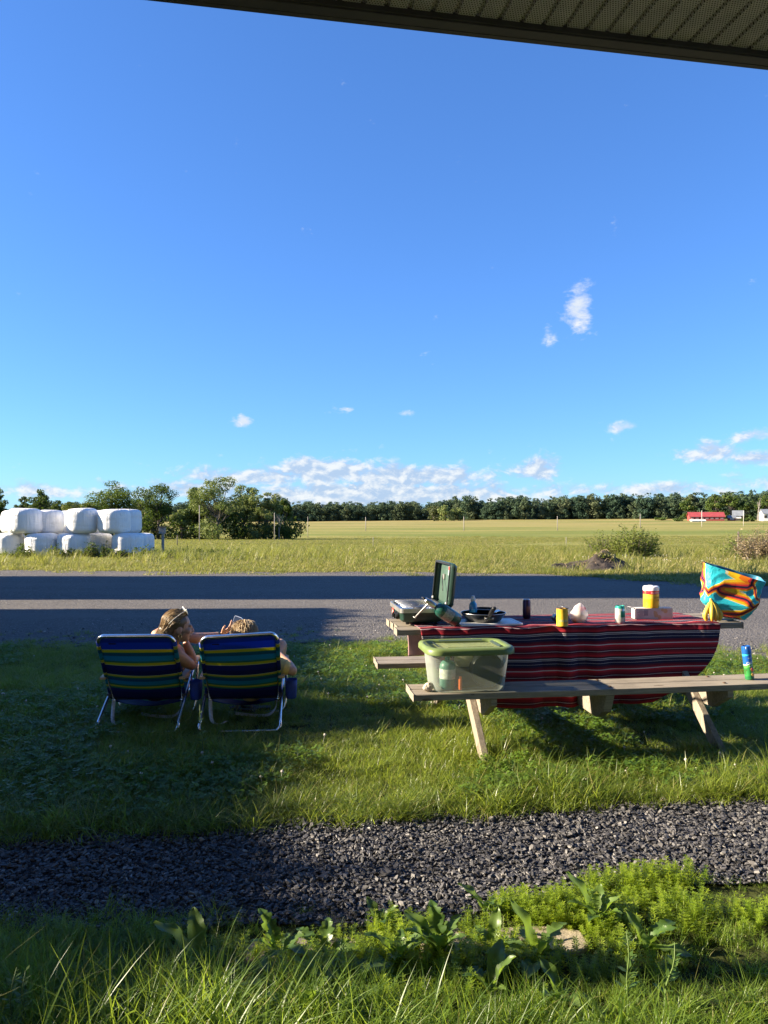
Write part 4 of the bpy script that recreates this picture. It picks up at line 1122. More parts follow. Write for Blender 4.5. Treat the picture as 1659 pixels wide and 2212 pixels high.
for i, (px, h, w, lb) in enumerate([(52, .62, .7, 'weed growing before the first two bottom bales'), (66, .42, .5, 'short weed left of the second bottom bale'), (117, .60, .5, 'weed between the second and third bottom bales'), (146, .45, .5, 'short weed before the third bottom bale'),
        (196, .80, .5, 'tallest weed leaning on the bottom bales'), (225, .70, .9, 'bushy weed before the set-back bottom bale'), (180, .4, .7, 'low weed left of the tallest weed'), (262, .4, .6, 'low weed before the gap of the bottom row'), (286, .52, 1.0, 'bushy weed before the last full bottom bale'),
        (322, .55, 1.1, 'weed mat at the right end of the bales'), (20, .35, .6, 'low weed before the leftmost bottom bale')]):
    weed_bush('bale_weed', lb, 'weeds', at_px(px, 29.9), h, w, F_WEED, 60 + i, 16, .15, 18, 'weeds at the foot of the bales', .4)
for i, px in enumerate((380, 420, 462, 500)):
    weed_bush('verge_weed', ['dark weed patch right of the box post', 'dark weed patch below the utility pole', 'dark weed patch before the tallest poplar', 'last dark weed patch along the verge'][i], 'weeds', at_px(px, 30.2), .42, 1.3, F_WEED, 80 + i, 22, .15, 16, 'dark weeds along the verge', .35)

# heap of soil with torn sods and roots
mt = thing('soil_heap', 'heap of dark soil and torn grass roots beyond the road', 'soil heap', tuple(MOUND))
SOIL = M_('dug_soil', (0.034, 0.024, 0.018), .95, var=.5, scale=4, bump=.04, bscale=9); ROOT = M_('dry_root', (0.26, 0.19, 0.12), .9, var=.3, scale=9)
b = MB()
def heap(s, t):
    a = s * 2 * math.pi; r = t; x = 1.45 * r * math.cos(a) - .2; y = 1.0 * r * math.sin(a)
    z = .16 * (1 - r ** 2) + .34 * math.exp(-(((x - .28) / .48) ** 2 + (y / .5) ** 2)) * (1 - r ** 4)
    k = (1 - r) ** .3
    return (x + .06 * vnoise(x, y, 4) * k, y, max(0, z) + k * (.16 * vnoise(x + 3, y, 3.0) + .10 * vnoise(x, y + 5, 8) + .03 * vnoise(x, y, 19)) - .02)
b.grid(heap, 64, 24, closed_u=True); b.build('soil', SOIL, mt)
g = random.Random(8); b = MB()
for k in range(60):
    a = g.uniform(0, 6.28); r = g.uniform(.05, .8); x, y = 1.1 * r * math.cos(a) - .1, .8 * r * math.sin(a); z = heap(a / 6.283, r)[2]
    d = Vector((g.uniform(-1, 1), g.uniform(-1, 1), g.uniform(-.3, .7))) * g.uniform(.08, .22); p = Vector((x, y, z + .02))
    b.tube([p, p + d * .5 + Vector((0, 0, .04)), p + d], [.008, .006, .003], 4, caps=False)
rt = b.build('roots', ROOT, mt); rt['kind'] = 'stuff'
V, Fq, ti = leaf_cloud(np.random.default_rng(5), [((.22, -.08, .40), (.22, .25, .12)), ((.05, -.1, .38), (.18, .25, .10)), ((.36, -.18, .34), (.12, .2, .14)), ((.02, .1, .42), (.1, .1, .06))], 700, .075)
o = bpy.data.objects.new('torn_sods', arr_mesh('torn_sods', V, Fq, ti)); COL.objects.link(o); o.parent = mt; o.data.materials.append(leaf_mat('torn_sod', (0.09, 0.085, 0.03), (0.19, 0.17, 0.06), (0.3, 0.23, 0.12), .3, .3))
# ================================================================== picnic table
TA = R(8.0)
TB = wood_mat('table_timber', (0.165, 0.14, 0.108), (0.315, 0.272, 0.212))
TBV = wood_mat('table_timber_upright', (0.165, 0.138, 0.105), (0.31, 0.265, 0.205), axis=2)
TO = Vector((0.173, 4.523, 0.0))                    # below the near left corner of the near bench
tbl = thing('picnic_table', 'weathered wooden picnic table under a striped cloth', 'picnic table', TO, TA)
TM = T(*TO) @ Matrix.Rotation(TA, 4, 'Z')
def tw(u, s, z): return TM @ Vector((u, s, z))
TL_, TH, S0, S1 = 2.46, 0.76, 0.545, 1.095              # length, height, near and far edge of the top
def plank(name, u0, u1, s0, s1, z1, th=.038, mat=TB, bow=0.0):
    b = MB(); n = 10; vs = []; fs = []
    for i in range(n + 1):
        u = u0 + (u1 - u0) * i / n; dz = bow * math.sin(math.pi * i / n)
        vs += [(u, s0, z1 - th + dz), (u, s1, z1 - th + dz), (u, s1, z1 + dz), (u, s0, z1 + dz)]
    for i in range(n):
        a = 4 * i
        for k in range(4): fs.append((a + k, a + (k + 1) % 4, a + 4 + (k + 1) % 4, a + 4 + k))
    fs += [(0, 1, 2, 3), (4 * n + 3, 4 * n + 2, 4 * n + 1, 4 * n)]
    b.add(vs, fs)
    return b.build(name, mat, tbl, smooth=False, bevel=.004)
w = (S1 - S0) / 4
for k in range(4): plank('top_plank', 0.008 * ((k * 3) % 4 - 1.5), TL_ + .006 * ((k * 5) % 3 - 1), S0 + k * w + .003, S0 + (k + 1) * w - .003, TH + .0015 * (k % 2), bow=-.002)
for k in range(2): plank('bench_plank', .004 * k, TL_ + .01 * k, .0 + k * .145, .0 + k * .145 + .14, .457 + .001 * k, bow=-.004)
for k in range(2): plank('bench_plank', -.05 + .006 * k, TL_ - .05, 1.235 + k * .145, 1.235 + k * .145 + .14, .408 + .001 * k, bow=-.004)
def slanted(name, p, q, wu, ws, mat=TBV):
    """square timber from p to q (u,s,z) in the plane of the leg frame; ends cut level"""
    p, q = Vector(p), Vector(q); b = MB()
    vs = []
    for c in (p, q):
        for du in (0, wu):
            for ds in (-ws / 2, ws / 2): vs.append((c.x + du, c.y + ds, c.z))
    b.add(vs, [(0, 1, 3, 2), (4, 6, 7, 5), (0, 4, 5, 1), (2, 3, 7, 6), (0, 2, 6, 4), (1, 5, 7, 3)])
    return b.build(name, mat, tbl, smooth=False, bevel=.004)
for ul in (0.43, 1.96):
    slanted('leg', (ul, .045, 0), (ul, .86, .72), .042, .125)
    slanted('leg', (ul + .0005, 1.50, 0), (ul + .0005, .88, .72), .042, .125)
    o = .044 if ul > 1 else .044
    b = MB(); b.prism([(.02, .414), (1.50, .368), (1.44, .30), (1.36, .26), (.20, .27), (.02, .37)], .04, frame(Vector((ul + o, 0, 0)), Vector((0, 1, 0)), Vector((0, 0, 1)), Vector((1, 0, 0))))
    b.build('crossbeam', TB, tbl, smooth=False, bevel=.004)
    b = MB(); b.prism([(S0 + .03, .72), (S1 - .03, .72), (S1 - .08, .635), (S0 + .08, .635)], .04, frame(Vector((ul + o, 0, 0)), Vector((0, 1, 0)), Vector((0, 0, 1)), Vector((1, 0, 0))))
    b.build('top_batten', TB, tbl, smooth=False, bevel=.004)
b = MB(); b.prism([(.0, .414), (1.46, .37), (1.40, .27), (.16, .24), (.05, .30)], .055, frame(Vector((1.20, .012, 0)), Vector((0, 1, 0)), Vector((0, 0, 1)), Vector((1, 0, 0)))); b.build('centre_beam', TB, tbl, smooth=False, bevel=.004)
for uu in (.47, 2.0, 1.24):
    for ss in (.05, .24):
        b = MB(); b.lathe([(.011, 0), (.010, .003), (.005, .005)], 10, T(uu, ss, .4575)); b.build('bolt', M_('rusty_bolt', (.12, .07, .045), .6, .6), tbl)

# ------------------------------------------------------------------ striped cloth
def cloth_material():
    m, t, o = out_mat('serape_cloth')
    uv = t.n('ShaderNodeUVMap'); sp = t.n('ShaderNodeSeparateXYZ', {0: uv.outputs[0]}); U, Vv = sp.outputs[0], sp.outputs[1]
    wob = t.math('MULTIPLY', t.math('SUBTRACT', t.noise(uv.outputs[0], 3.0, 2), 0.5), 0.004)
    f = t.math('FRACT', t.math('MULTIPLY', t.math('ADD', Vv, wob), 1 / 0.167))
    navy, blk, wht, red, mar, dred = (0.014, 0.014, 0.045), (0.008, 0.006, 0.012), (0.56, 0.50, 0.50), (0.46, 0.022, 0.032), (0.10, 0.009, 0.020), (0.25, 0.012, 0.022)
    st = [(0, wht), (.028, blk), (.06, wht), (.085, navy), (.20, wht), (.214, navy), (.31, mar), (.38, dred), (.45, wht), (.485, red), (.56, dred), (.66, mar), (.72, wht), (.738, mar), (.80, dred), (.87, red), (.93, mar), (.965, blk)]
    col = t.ramp(f, st, 'CONSTANT')
    weave = t.noise(t.n('ShaderNodeMapping', {'Vector': uv.outputs[0], 'Scale': (160, 900, 1)}).outputs[0], 1.0, 2, 0.6)
    col = t.mix(t.math('MULTIPLY', weave, 0.35), col, (0.02, 0.012, 0.02))
    p = t.n('ShaderNodeBsdfPrincipled', {'Base Color': col, 'Roughness': 0.85, 'Specular IOR Level': 0.2, 'Sheen Weight': 0.0})
    t.set(p, 'Normal', t.n('ShaderNodeBump', {'Strength': 0.5, 'Distance': 0.001, 'Height': weave}).outputs[0])
    tr = t.n('ShaderNodeBsdfTranslucent', {'Color': t.mix(0.25, col, (0.5, 0.25, 0.25))})
    mx = t.n('ShaderNodeMixShader', {0: 0.10, 1: p.outputs[0], 2: tr.outputs[0]})
    t.t.links.new(mx.outputs[0], o.inputs[0]); return m
CLOTHM = cloth_material()
b = MB()
FARH, TOPW, NEARH = .30, S1 - S0 + .03, .53
TOT = FARH + TOPW + NEARH
cs0, cs1 = S0 - .015, S1 + .015
def cloth_pt(i, j):
    b_ = j * TOT                                   # arc length from the far hem to the near hem
    tn = max(0, (b_ - FARH - TOPW) / NEARH); tf = max(0, (FARH - b_) / FARH)
    uL = .125 + .05 * math.sin(b_ * 9) * .3 + .42 * tn ** 2.0 + .05 * tn + .04 * tf
    uR = 2.26 - .10 * tn - .42 * max(0, tn - .0) ** 3.2 - .05 * tf
    u = uL + (uR - uL) * i
    n1 = vnoise(u * 3.0, b_ * 2.0, 1.0); n2 = vnoise(u * 9.0 + 4, b_ * 5, 1.0); n3 = vnoise(u * 7, 2.2, 1.0)
    if tn > 0:
        sag = .030 * math.sin(u * 19 + 2.2 * math.sin(u * 5)) * (.8 + 1.2 * vnoise(u * 2.0, 9.1, 1.0)) * (.35 + .65 * tn) + .022 * n1 * (.3 + tn) + .006 * n2
        s = cs0 - .012 - .022 * min(1, tn * 4) - max(-.012, sag) - .03 * tn
        z = TH + .006 - NEARH * tn * (.985 - .01 * math.sin(u * 4))
        # pinched folds along the table edge
        e = math.exp(-tn * 7); z += e * .010 * (n3 + .3 * n2); s -= e * (.034 * abs(vnoise(u * 6.5, .7, 1.0)) + .012 * abs(vnoise(u * 15, 3.7, 1.0)))
        if u > 2.05: s += .05 * (u - 2.05) / .2 * tn
        return TM @ Vector((u, s, z))
    if tf > 0:
        s = cs1 + .01 + .02 * tf + .012 * math.sin(u * 19) * tf; z = TH + .006 - FARH * tf + .03 * tf * math.sin(u * 2.2)
        return TM @ Vector((u, s, z))
    q = (b_ - FARH) / TOPW; s = cs1 + (cs0 - cs1) * q
    ridge = .005 * max(0, n1) + .006 * max(0, vnoise(u * 5.0, s * 16, 1.0)) + .010 * max(0, vnoise(u * 6 + 3, s * 7 + u * 4, 1.0)) * sstep(.25, 1, q)
    return TM @ Vector((u, s - .004 * n2, TH + .0065 + ridge))
NJ = 120
b.grid(cloth_pt, 260, NJ, uvfn=lambda i, j: (i * 2.2, j * TOT + .075))
cl = b.build('tablecloth', M_('cloth_reverse', (.50, .30, .30), .85, var=.2, scale=12, trans=.25)); sm = cl.modifiers.new('thick', 'SOLIDIFY'); sm.thickness = .0022; sm.offset = -1; cl.data.materials.append(CLOTHM); sm.material_offset = 1
tag(cl, 'red navy and white striped blanket draped over the picnic table', 'tablecloth')
# red fringe hem at the left edge
# ------------------------------------------------------------------ helper for things on the table
TZ = TH + .0105
PLA = lambda n, c, r=.4, **k: M_(n, c, r, **k)
BLKP = M_('black_plastic', (.012, .012, .013), .45, var=.2); STEEL = M_('brushed_steel', (.62, .61, .59), .32, 1.0, var=.1, scale=30); ALU = M_('aluminium_tube', (.78, .78, .79), .25, 1.0, var=.08, scale=25)
# two-burner camp stove, lid open
STG = M_('stove_green', (.020, .050, .036), .38, var=.18, scale=20, dirt=((.03, .03, .025), .4)); STIN = M_('stove_lid_inside', (.060, .105, .082), .40, var=.15, scale=9, dirt=((.05, .05, .035), .7)); RIM = M_('stove_rim', (.52, .50, .46), .38, .85, var=.12, scale=16)
LABEL = M_('label_paper', (.62, .60, .56), .6, var=.08); LRED = M_('label_red', (.55, .06, .04), .5)
su, ss_ = .03, S0 + .125
stv = thing('camp_stove', 'dark green camp stove with its lid standing open', 'camp stove', tw(su, ss_, TZ), TA)
SW, SD, SH = .315, .49, .105                         # across (u), along (s), height
b = MB()
def rrect(w, d, r, z, n=5):
    pts = []
    for cx, cy, a0 in ((w - r, d - r, 0), (r, d - r, 90), (r, r, 180), (w - r, r, 270)):
        for k in range(n + 1):
            a = R(a0 + 90 * k / n); pts.append((cx + r * math.cos(a), cy + r * math.sin(a), z))
    return pts
def loft(b, rings, cap0=True, cap1=True, M=None):
    n = len(rings[0]); vs = [p for r in rings for p in r]
    fs = [(i * n + j, i * n + (j + 1) % n, (i + 1) * n + (j + 1) % n, (i + 1) * n + j) for i in range(len(rings) - 1) for j in range(n)]
    if cap0: fs.append(tuple(range(n - 1, -1, -1)))
    if cap1: fs.append(tuple((len(rings) - 1) * n + j for j in range(n)))
    b.add(vs, fs, M)
def shift(ring, dx, dy): return [(x + dx, y + dy, z) for x, y, z in ring]
loft(b, [shift(rrect(SW - .05, SD - .05, .03, .018), .025, .025), shift(rrect(SW - .02, SD - .02, .03, .035), .01, .01), shift(rrect(SW - .01, SD - .01, .03, .085), .005, .005)])
body = b.build('body', STG, stv, auto=40)
b = MB(); loft(b, [rrect(SW, SD, .03, .083), rrect(SW, SD, .03, .112), shift(rrect(SW - .02, SD - .02, .026, .112), .01, .01), shift(rrect(SW - .03, SD - .03, .022, .092), .015, .015)], cap0=False, cap1=False); b.build('rim', RIM, stv, auto=40)
b = MB(); loft(b, [shift(rrect(SW - .03, SD - .03, .02, .088), .015, .015), shift(rrect(SW - .03, SD - .03, .02, .092), .015, .015)]); b.build('burner_tray', STEEL, stv, auto=40)
for yy in (.13, .36):
    b = MB(); b.lathe([(.045, .092), (.045, .108), (.03, .112), (.0, .112)], 18, T(SW / 2, yy, 0)); b.build('burner', BLKP, stv, auto=40)
b = MB()
for k in range(6): b.tube([(.03, .05 + k * .078, .118), (SW - .03, .05 + k * .078, .118)], .003, 6)
for xx in (.03, SW - .03): b.tube([(xx, .035, .118), (xx, SD - .035, .118)], .003, 6)
b.build('grate', STEEL, stv)
for yy in (.09, .165):
    b = MB(); b.lathe([(.023, 0), (.023, .012), (.019, .022), (.008, .024), (.0, .024)], 16, frame(Vector((.004, yy, .055)), Vector((0, 1, 0)), Vector((0, 0, 1)), Vector((-1, 0, 0)))); k_ = b.build('knob', BLKP, stv, auto=40)
    b = MB(); b.box((-.024, yy, .055), (.012, .006, .034)); b.build('knob_grip', BLKP, k_, smooth=False)
b = MB(); b.box((.001, .33, .058), (.004, .075, .045)); lb_ = b.build('brand_label', LRED, stv, smooth=False)
vs, fs = text_polys('Coleman', .017); b = MB(); b.add(vs, fs, frame(Vector((-.0015, .33, .066)), Vector((0, -1, 0)), Vector((0, 0, 1)), Vector((-1, 0, 0)))); b.build('lettering', LABEL, lb_, smooth=False)
b = MB(); b.box((-.0012, .33, .046), (.001, .06, .014)); b.build('label_strip', LABEL, lb_, smooth=False)
for xx, yy in ((.06, .06), (SW - .06, .06), (.06, SD - .06), (SW - .06, SD - .06)):
    b = MB(); b.lathe([(.012, 0), (.014, .02)], 10, T(xx, yy, 0)); b.build('foot', BLKP, stv)
# lid: shallow tray hinged at the right, standing up and leaning out a little
LM = frame(Vector((SW + .004, 0, .112)), Vector((0, 1, 0)), Vector((.10, 0, .995)), Vector((.995, 0, -.10)))   # local: x along s, y up the lid, z outwards
b = MB(); LH = .305
loft(b, [rrect(SD, LH, .03, 0), rrect(SD, LH, .03, .035), shift(rrect(SD - .03, LH - .03, .02, .05), .015, .015)], cap0=False, M=LM)
lid = b.build('lid', STG, stv, auto=40); so = lid.modifiers.new('wall', 'SOLIDIFY'); so.thickness = .002; so.offset = -1
b = MB(); loft(b, [shift(rrect(SD - .036, LH - .036, .02, .043), .018, .018), shift(rrect(SD - .030, LH - .030, .02, .0455), .015, .015)], M=LM); lin = b.build('lid_lining', STIN, stv, auto=40)
b = MB(); loft(b, [rrect(SD, LH, .03, -.004), rrect(SD, LH, .03, .004), shift(rrect(SD - .028, LH - .028, .02, .004), .014, .014), shift(rrect(SD - .028, LH - .028, .02, -.004), .014, .014), rrect(SD, LH, .03, -.004)], False, False, LM); b.build('lid_edge', BLKP, stv, auto=40)
b = MB(); b.box((.17, .245, .0415), (.13, .065, .001), LM); lb2 = b.build('instruction_label', M_('foil_label', (.30, .36, .32), .45, var=.25, scale=60), lin, smooth=False)
b = MB(); b.box((.205, .262, .0405), (.05, .022, .001), LM); b.build('red_mark', LRED, lin, smooth=False)
b = MB()
for k in range(4): b.box((.145, .268 - k * .012, .0405), (.055 + .01 * (k % 2), .004, .001), LM)
b.build('print_lines', LABEL, lin, smooth=False)
b = MB(); b.box((.33, .195, .036), (.045, .040, .012), LM); b.build('latch', RIM, stv, smooth=False, bevel=.002)
b = MB(); b.tube([LM @ Vector((.36, .20, .03)), LM @ Vector((.22, .10, .012))], .003, 6); b.build('wind_wire', BLKP, stv)
for yy in (.02, .47):
    b = MB(); b.lathe([(.009, 0), (.009, .012), (0, .014)], 10, frame(LM @ Vector((yy - .0, .03, .005)), Vector((0, 1, 0)), Vector((0, 0, 1)), Vector((-1, 0, 0)))); b.build('hinge_pin', LABEL, stv)
# propane bottle with regulator and pipe
PGR = M_('propane_green', (.012, .075, .055), .28, var=.12, scale=18, coat=.3); PLAB = M_('propane_label', (.30, .27, .22), .5, var=.4, scale=70)
def propane(b, M, L=.19, r=.05):
    b.lathe([(.0005, 0), (r * .86, .0), (r * .92, .012), (r, .016), (r, L * .74), (r * .93, L * .84), (r * .72, L * .93), (r * .40, L * .98), (.016, L), (.016, L + .018), (.0005, L + .018)], 28, M)
pb = W(989, 1342, 5.17); pn = W(936, 1306.5, 5.12)
prop = thing('propane_bottle', 'green propane bottle leaning against the open camp stove', 'gas bottle', (0, 0, 0))
ax = along(pb, pn); b = MB(); propane(b, ax); b.build('bottle', PGR, prop, auto=50)
b = MB(); r = .0506; n = 14; vs = []; fs = []
for j, zz in enumerate((.060, .128)):
    for k in range(n + 1): a = R(150 + 110 * k / n); vs.append((r * math.cos(a), r * math.sin(a), zz))
for k in range(n): fs.append((k, k + 1, n + 2 + k, n + 1 + k))
# label wraps the side that faces the camera
qx = ax.to_3x3().inverted() @ Vector((-.35, -1, .1)); ang = math.degrees(math.atan2(qx.y, qx.x)) - 205
b.add([Matrix.Rotation(R(ang), 3, 'Z') @ Vector(p) for p in vs], fs, ax); b.build('paper_label', PLAB, prop)
b = MB(); b.lathe([(.0, .20), (.021, .20), (.021, .245), (.017, .25), (.017, .275), (.011, .28), (0, .281)], 16, ax); rg = b.build('regulator', STEEL, prop, auto=40)
b = MB(); b.box((0, 0, .292), (.034, .010, .026), ax); b.build('valve_knob', BLKP, rg, smooth=False, bevel=.002)
p0 = ax @ Vector((0, 0, .235)); p1 = W(897, 1334, 5.175)
b = MB(); b.tube(smoothpath([p0, p0.lerp(p1, .12) + Vector((-.01, -.012, 0)), p0.lerp(p1, .9) + Vector((0, -.004, .004)), p1, p1 + Vector((-.012, .02, .004))], 5), .0055, 8); b.build('gas_pipe', STEEL, prop)

# cutting board, frying pan, washing-up bottle
def obj_at(name, label, cat, px, py, z0, h_off=0.0, D=None, rz=TA, group=None):
    D = (CAM_H - z0) * F / (py - 1118) if D is None else D
    return thing(name, label, cat, ((px - 829.5) * D / F, D, z0), rz, group)
BOARD = M_('white_board', (.78, .78, .76), .45, var=.06, scale=12, dirt=((.5, .45, .4), .3))
cbd = thing('cutting_board', 'white plastic cutting board under the frying pan', 'cutting board', tw(.42, S0 + .02, TZ), TA)
b = MB(); loft(b, [rrect(.44, .28, .02, 0), rrect(.44, .28, .02, .014)]); b.build('board', BOARD, cbd, smooth=False, bevel=.003)
b = MB(); loft(b, [shift(rrect(.40, .24, .012, .0142), .02, .02), shift(rrect(.39, .23, .01, .0150), .025, .025), shift(rrect(.385, .225, .01, .0142), .0275, .0275)], False, False); b.build('juice_groove', M_('groove_grey', (.42, .44, .45), .5), cbd)
PAN = M_('pan_coating', (.020, .022, .024), .32, var=.2, scale=30, dirt=((.05, .04, .03), .5)); PANB = M_('pan_outside', (.016, .020, .024), .35, var=.25, scale=12)
pc = tw(.42 + .20, S0 + .02 + .155, TZ + .0145)
pan = thing('frying_pan', 'black frying pan on the white cutting board', 'frying pan', pc, TA)
b = MB(); b.lathe([(.0005, 0), (.105, 0), (.118, .006), (.145, .040), (.155, .058), (.1555, .060), (.152, .059), (.141, .040), (.113, .010), (.10, .005), (.0005, .005)], 48); b.build('pan_body', PAN, pan, auto=60)
b = MB(); b.lathe([(.1545, .0575), (.1565, .060), (.1545, .0615), (.152, .060), (.1545, .0575)], 48); b.build('rim_edge', STEEL, pan)
b = MB(); hp = smoothpath([(0, -.147, .044), (-.004, -.19, .066), (-.007, -.25, .098), (-.01, -.31, .125)], 5); n = len(hp)
b.tube(hp, [.009 + .007 * math.sin(min(1, 1.15 * i / (n - 1)) * 2.2) for i in range(n)], 12, flat=.7); b.build('handle', BLKP, pan)
b = MB(); b.box((0, -.150, .036), (.066, .012, .018)); br = b.build('handle_bracket', M_('bracket_steel', (.20, .19, .17), .4, .8), pan, smooth=False, bevel=.004)
for s in (-.022, .022):
    b = MB(); b.lathe([(.006, 0), (.004, .003), (0, .004)], 8, frame(Vector((s, -.156, .036)), Vector((1, 0, 0)), Vector((0, 0, 1)), Vector((0, -1, 0)))); b.build('rivet', STEEL, br)
sp_ = thing('spatula', 'steel spatula lying in the frying pan', 'spatula', pc + Vector((.035, .0, .012)), TA)
b = MB(); b.prism([(-.02, -.03), (.085, -.035), (.085, .035), (-.02, .03)], .003, T(0, 0, .038) @ Matrix.Rotation(R(-14), 4, 'Y')); b.build('blade', STEEL, sp_, smooth=False, bevel=.001)
b = MB(); b.tube([(-.015, 0, .042), (-.07, .01, .03), (-.12, .02, .012)], .006, 8); b.build('handle', BLKP, sp_)
DISH = M_('dish_soap_blue', (.03, .32, .62), .15, var=.08, scale=20, coat=.5); DLAB = M_('dish_label', (.20, .75, .88), .35, var=.2, scale=60); CAPW = M_('white_cap', (.78, .79, .80), .35, var=.04)
ds = thing('dish_soap', 'blue washing-up bottle with white cap standing in the pan', 'bottle', pc + Vector((-.068, .02, .0055)), TA)
b = MB(); rings = []
for z, wx, wy in ((0, .024, .016), (.01, .028, .019), (.05, .026, .018), (.085, .0285, .019), (.110, .025, .017), (.125, .014, .013), (.134, .013, .013)):
    rings.append([(wx * math.copysign(abs(math.cos(a)) ** .8, math.cos(a)), wy * math.copysign(abs(math.sin(a)) ** .8, math.sin(a)), z) for a in [2 * math.pi * k / 24 for k in range(24)]])
loft(b, rings); b.build('bottle', DISH, ds)
b = MB(); b.lathe([(.0165, .130), (.0165, .150), (.013, .152), (.013, .158), (.010, .160), (.010, .167), (0, .168)], 18); b.build('cap', CAPW, ds, auto=40)
b = MB(); b.grid(lambda i, j: (.0275 * math.sin(-1.3 + 1.7 * i), -.0188 * math.cos(-1.3 + 1.7 * i) - .0012, .02 + .055 * j), 10, 3); b.build('front_label', DLAB, ds)
bowl = thing('camp_bowl', 'dark bowl standing behind the frying pan', 'bowl', tw(.70, S1 - .085, TZ), TA)
b = MB(); b.lathe([(.0005, 0), (.045, 0), (.07, .03), (.078, .068), (.075, .068), (.066, .03), (.04, .006), (.0005, .006)], 30); b.build('bowl_body', BLKP, bowl, auto=60)
b = MB(); b.tube([(.06, 0, .068), (.078, 0, .070), (.095, 0, .066)], .006, 8); b.build('lug', BLKP, bowl)

def can_profile(r, h): return [(.0005, .002), (r * .72, .002), (r * .80, 0), (r * .86, .003), (r, .014), (r, h - .016), (r * .84, h - .004), (r * .84, h), (r * .79, h), (r * .78, h - .005), (.0005, h - .005)]
def wrap_text(body, size, r, ang0, z, M=None, off=.0006):
    vs, fs = text_polys(body, size); b = MB()
    b.add([((r + off) * math.sin(ang0 + p.x / r), -(r + off) * math.cos(ang0 + p.x / r), z + p.y) for p in vs], fs, M); return b
# tall dark drink can
c1 = obj_at('slim_can', 'tall slim dark purple drink can behind the cutting board', 'drink can', 1137.5, 1336, TZ)
def can_print(name, base, a, b_, z0, z1):
    m, t, o = out_mat(name); tc = t.n('ShaderNodeTexCoord'); sp = t.n('ShaderNodeSeparateXYZ', {0: tc.outputs['Object']})
    n = t.noise(tc.outputs['Object'], 28.0, 3, .6); an = t.math('ARCTAN2', sp.outputs[0], t.math('MULTIPLY', sp.outputs[1], -1))
    col = t.mix(t.smooth(n, .48, .56), base, a)
    col = t.mix(t.math('MULTIPLY', t.math('MULTIPLY', t.math('GREATER_THAN', sp.outputs[2], z0), t.math('LESS_THAN', sp.outputs[2], z1)), t.math('LESS_THAN', t.math('ABSOLUTE', t.math('SUBTRACT', an, .2)), .55)), col, b_)
    p = t.n('ShaderNodeBsdfPrincipled', {'Base Color': col, 'Roughness': .28, 'Metallic': .45, 'Specular IOR Level': .5}); t.t.links.new(p.outputs[0], o.inputs[0]); return m
b = MB(); b.lathe(can_profile(.0285, .138), 28); b.build('can_body', can_print('dark_can_print', (.035, .015, .05), (.06, .025, .07), (.10, .045, .06), .03, .09), c1, auto=50)
b = MB(); b.lathe([(.0242, .134), (.0255, .138), (.0245, .1405), (.0225, .139), (.022, .134)], 28); b.build('can_rim', STEEL, c1)
# yellow food can, opened
c2 = obj_at('food_can', 'opened yellow food can near the table edge', 'food can', 1214.5, 1352, TZ)
YEL = M_('can_yellow', (.62, .40, .030), .42, var=.12, scale=25, dirt=((.30, .16, .02), .5))
b = MB(); b.lathe([(.0005, 0), (.037, 0), (.039, .003), (.0385, .006), (.0385, .112), (.0395, .115), (.0395, .118), (.0375, .118), (.037, .113), (.037, .05), (.0005, .05)], 30); b.build('can_body', YEL, c2, auto=50)
b = MB(); b.lathe([(.0385, .1145), (.0402, .117), (.0385, .1195), (.0365, .117), (.0385, .1145)], 30); b.build('can_rim', M_('rusty_rim', (.34, .20, .10), .5, .6), c2)
b = MB(); b.lathe([(0, 0), (.036, .001), (.036, .002), (0, .003)], 24, T(.024, .01, .122) @ Matrix.Rotation(R(16), 4, 'Y')); b.build('bent_lid', STEEL, c2)
vs, fs = text_polys('VO', .02); b = wrap_text('OOO', .022, .0388, -.15, .038); b.build('blue_mark', M_('mark_teal', (.25, .55, .45), .5), c2, smooth=False)
b = wrap_text('IIIII', .030, .0388, .45, .030); b.build('brown_print', M_('mark_brown', (.28, .15, .03), .5), c2, smooth=False)
jar = obj_at('spice_jar', 'small dark jar lying behind the yellow food can', 'jar', 1198, 1338, TZ + .026, D=5.42)
b = MB(); b.lathe([(.0005, 0), (.024, 0), (.026, .004), (.026, .06), (.0005, .064)], 20, Matrix.Rotation(R(90), 4, 'X')); b.build('jar_body', M_('jar_dark', (.03, .025, .03), .25), jar, auto=50)
b = MB(); b.lathe([(.0, -.001), (.020, -.001), (.020, .001), (0, .001)], 20, T(0, -.066, 0) @ Matrix.Rotation(R(90), 4, 'X')); b.build('jar_lid', M_('jar_lid_grey', (.30, .30, .31), .4, .4), jar)
# thin plastic bag with vegetables
def film(name, col, op, rough=.35):
    m, t, o = out_mat(name); nz = t.noise(t.n('ShaderNodeTexCoord').outputs['Object'], 22.0, 5, .7, .5)
    p = t.n('ShaderNodeBsdfPrincipled', {'Base Color': col, 'Roughness': rough, 'Specular IOR Level': .6}); tl = t.n('ShaderNodeBsdfTranslucent', {'Color': col}); tp = t.n('ShaderNodeBsdfTransparent', {'Color': (.95, .95, .95)})
    t.set(p, 'Normal', t.n('ShaderNodeBump', {'Strength': .8, 'Distance': .01, 'Height': nz}).outputs[0])
    a = t.n('ShaderNodeMixShader', {0: .4, 1: p.outputs[0], 2: tl.outputs[0]})
    mx = t.n('ShaderNodeMixShader', {0: t.math('ADD', op - .15, t.math('MULTIPLY', nz, .3)), 1: tp.outputs[0], 2: a.outputs[0]}); t.t.links.new(mx.outputs[0], o.inputs[0]); return m
bag = obj_at('produce_bag', 'crumpled clear plastic bag of vegetables with red top', 'plastic bag', 1250, 1346, TZ)
b = MB(); b.ellipsoid((0, 0, .05), (.066, .05, .052), 40, 26)
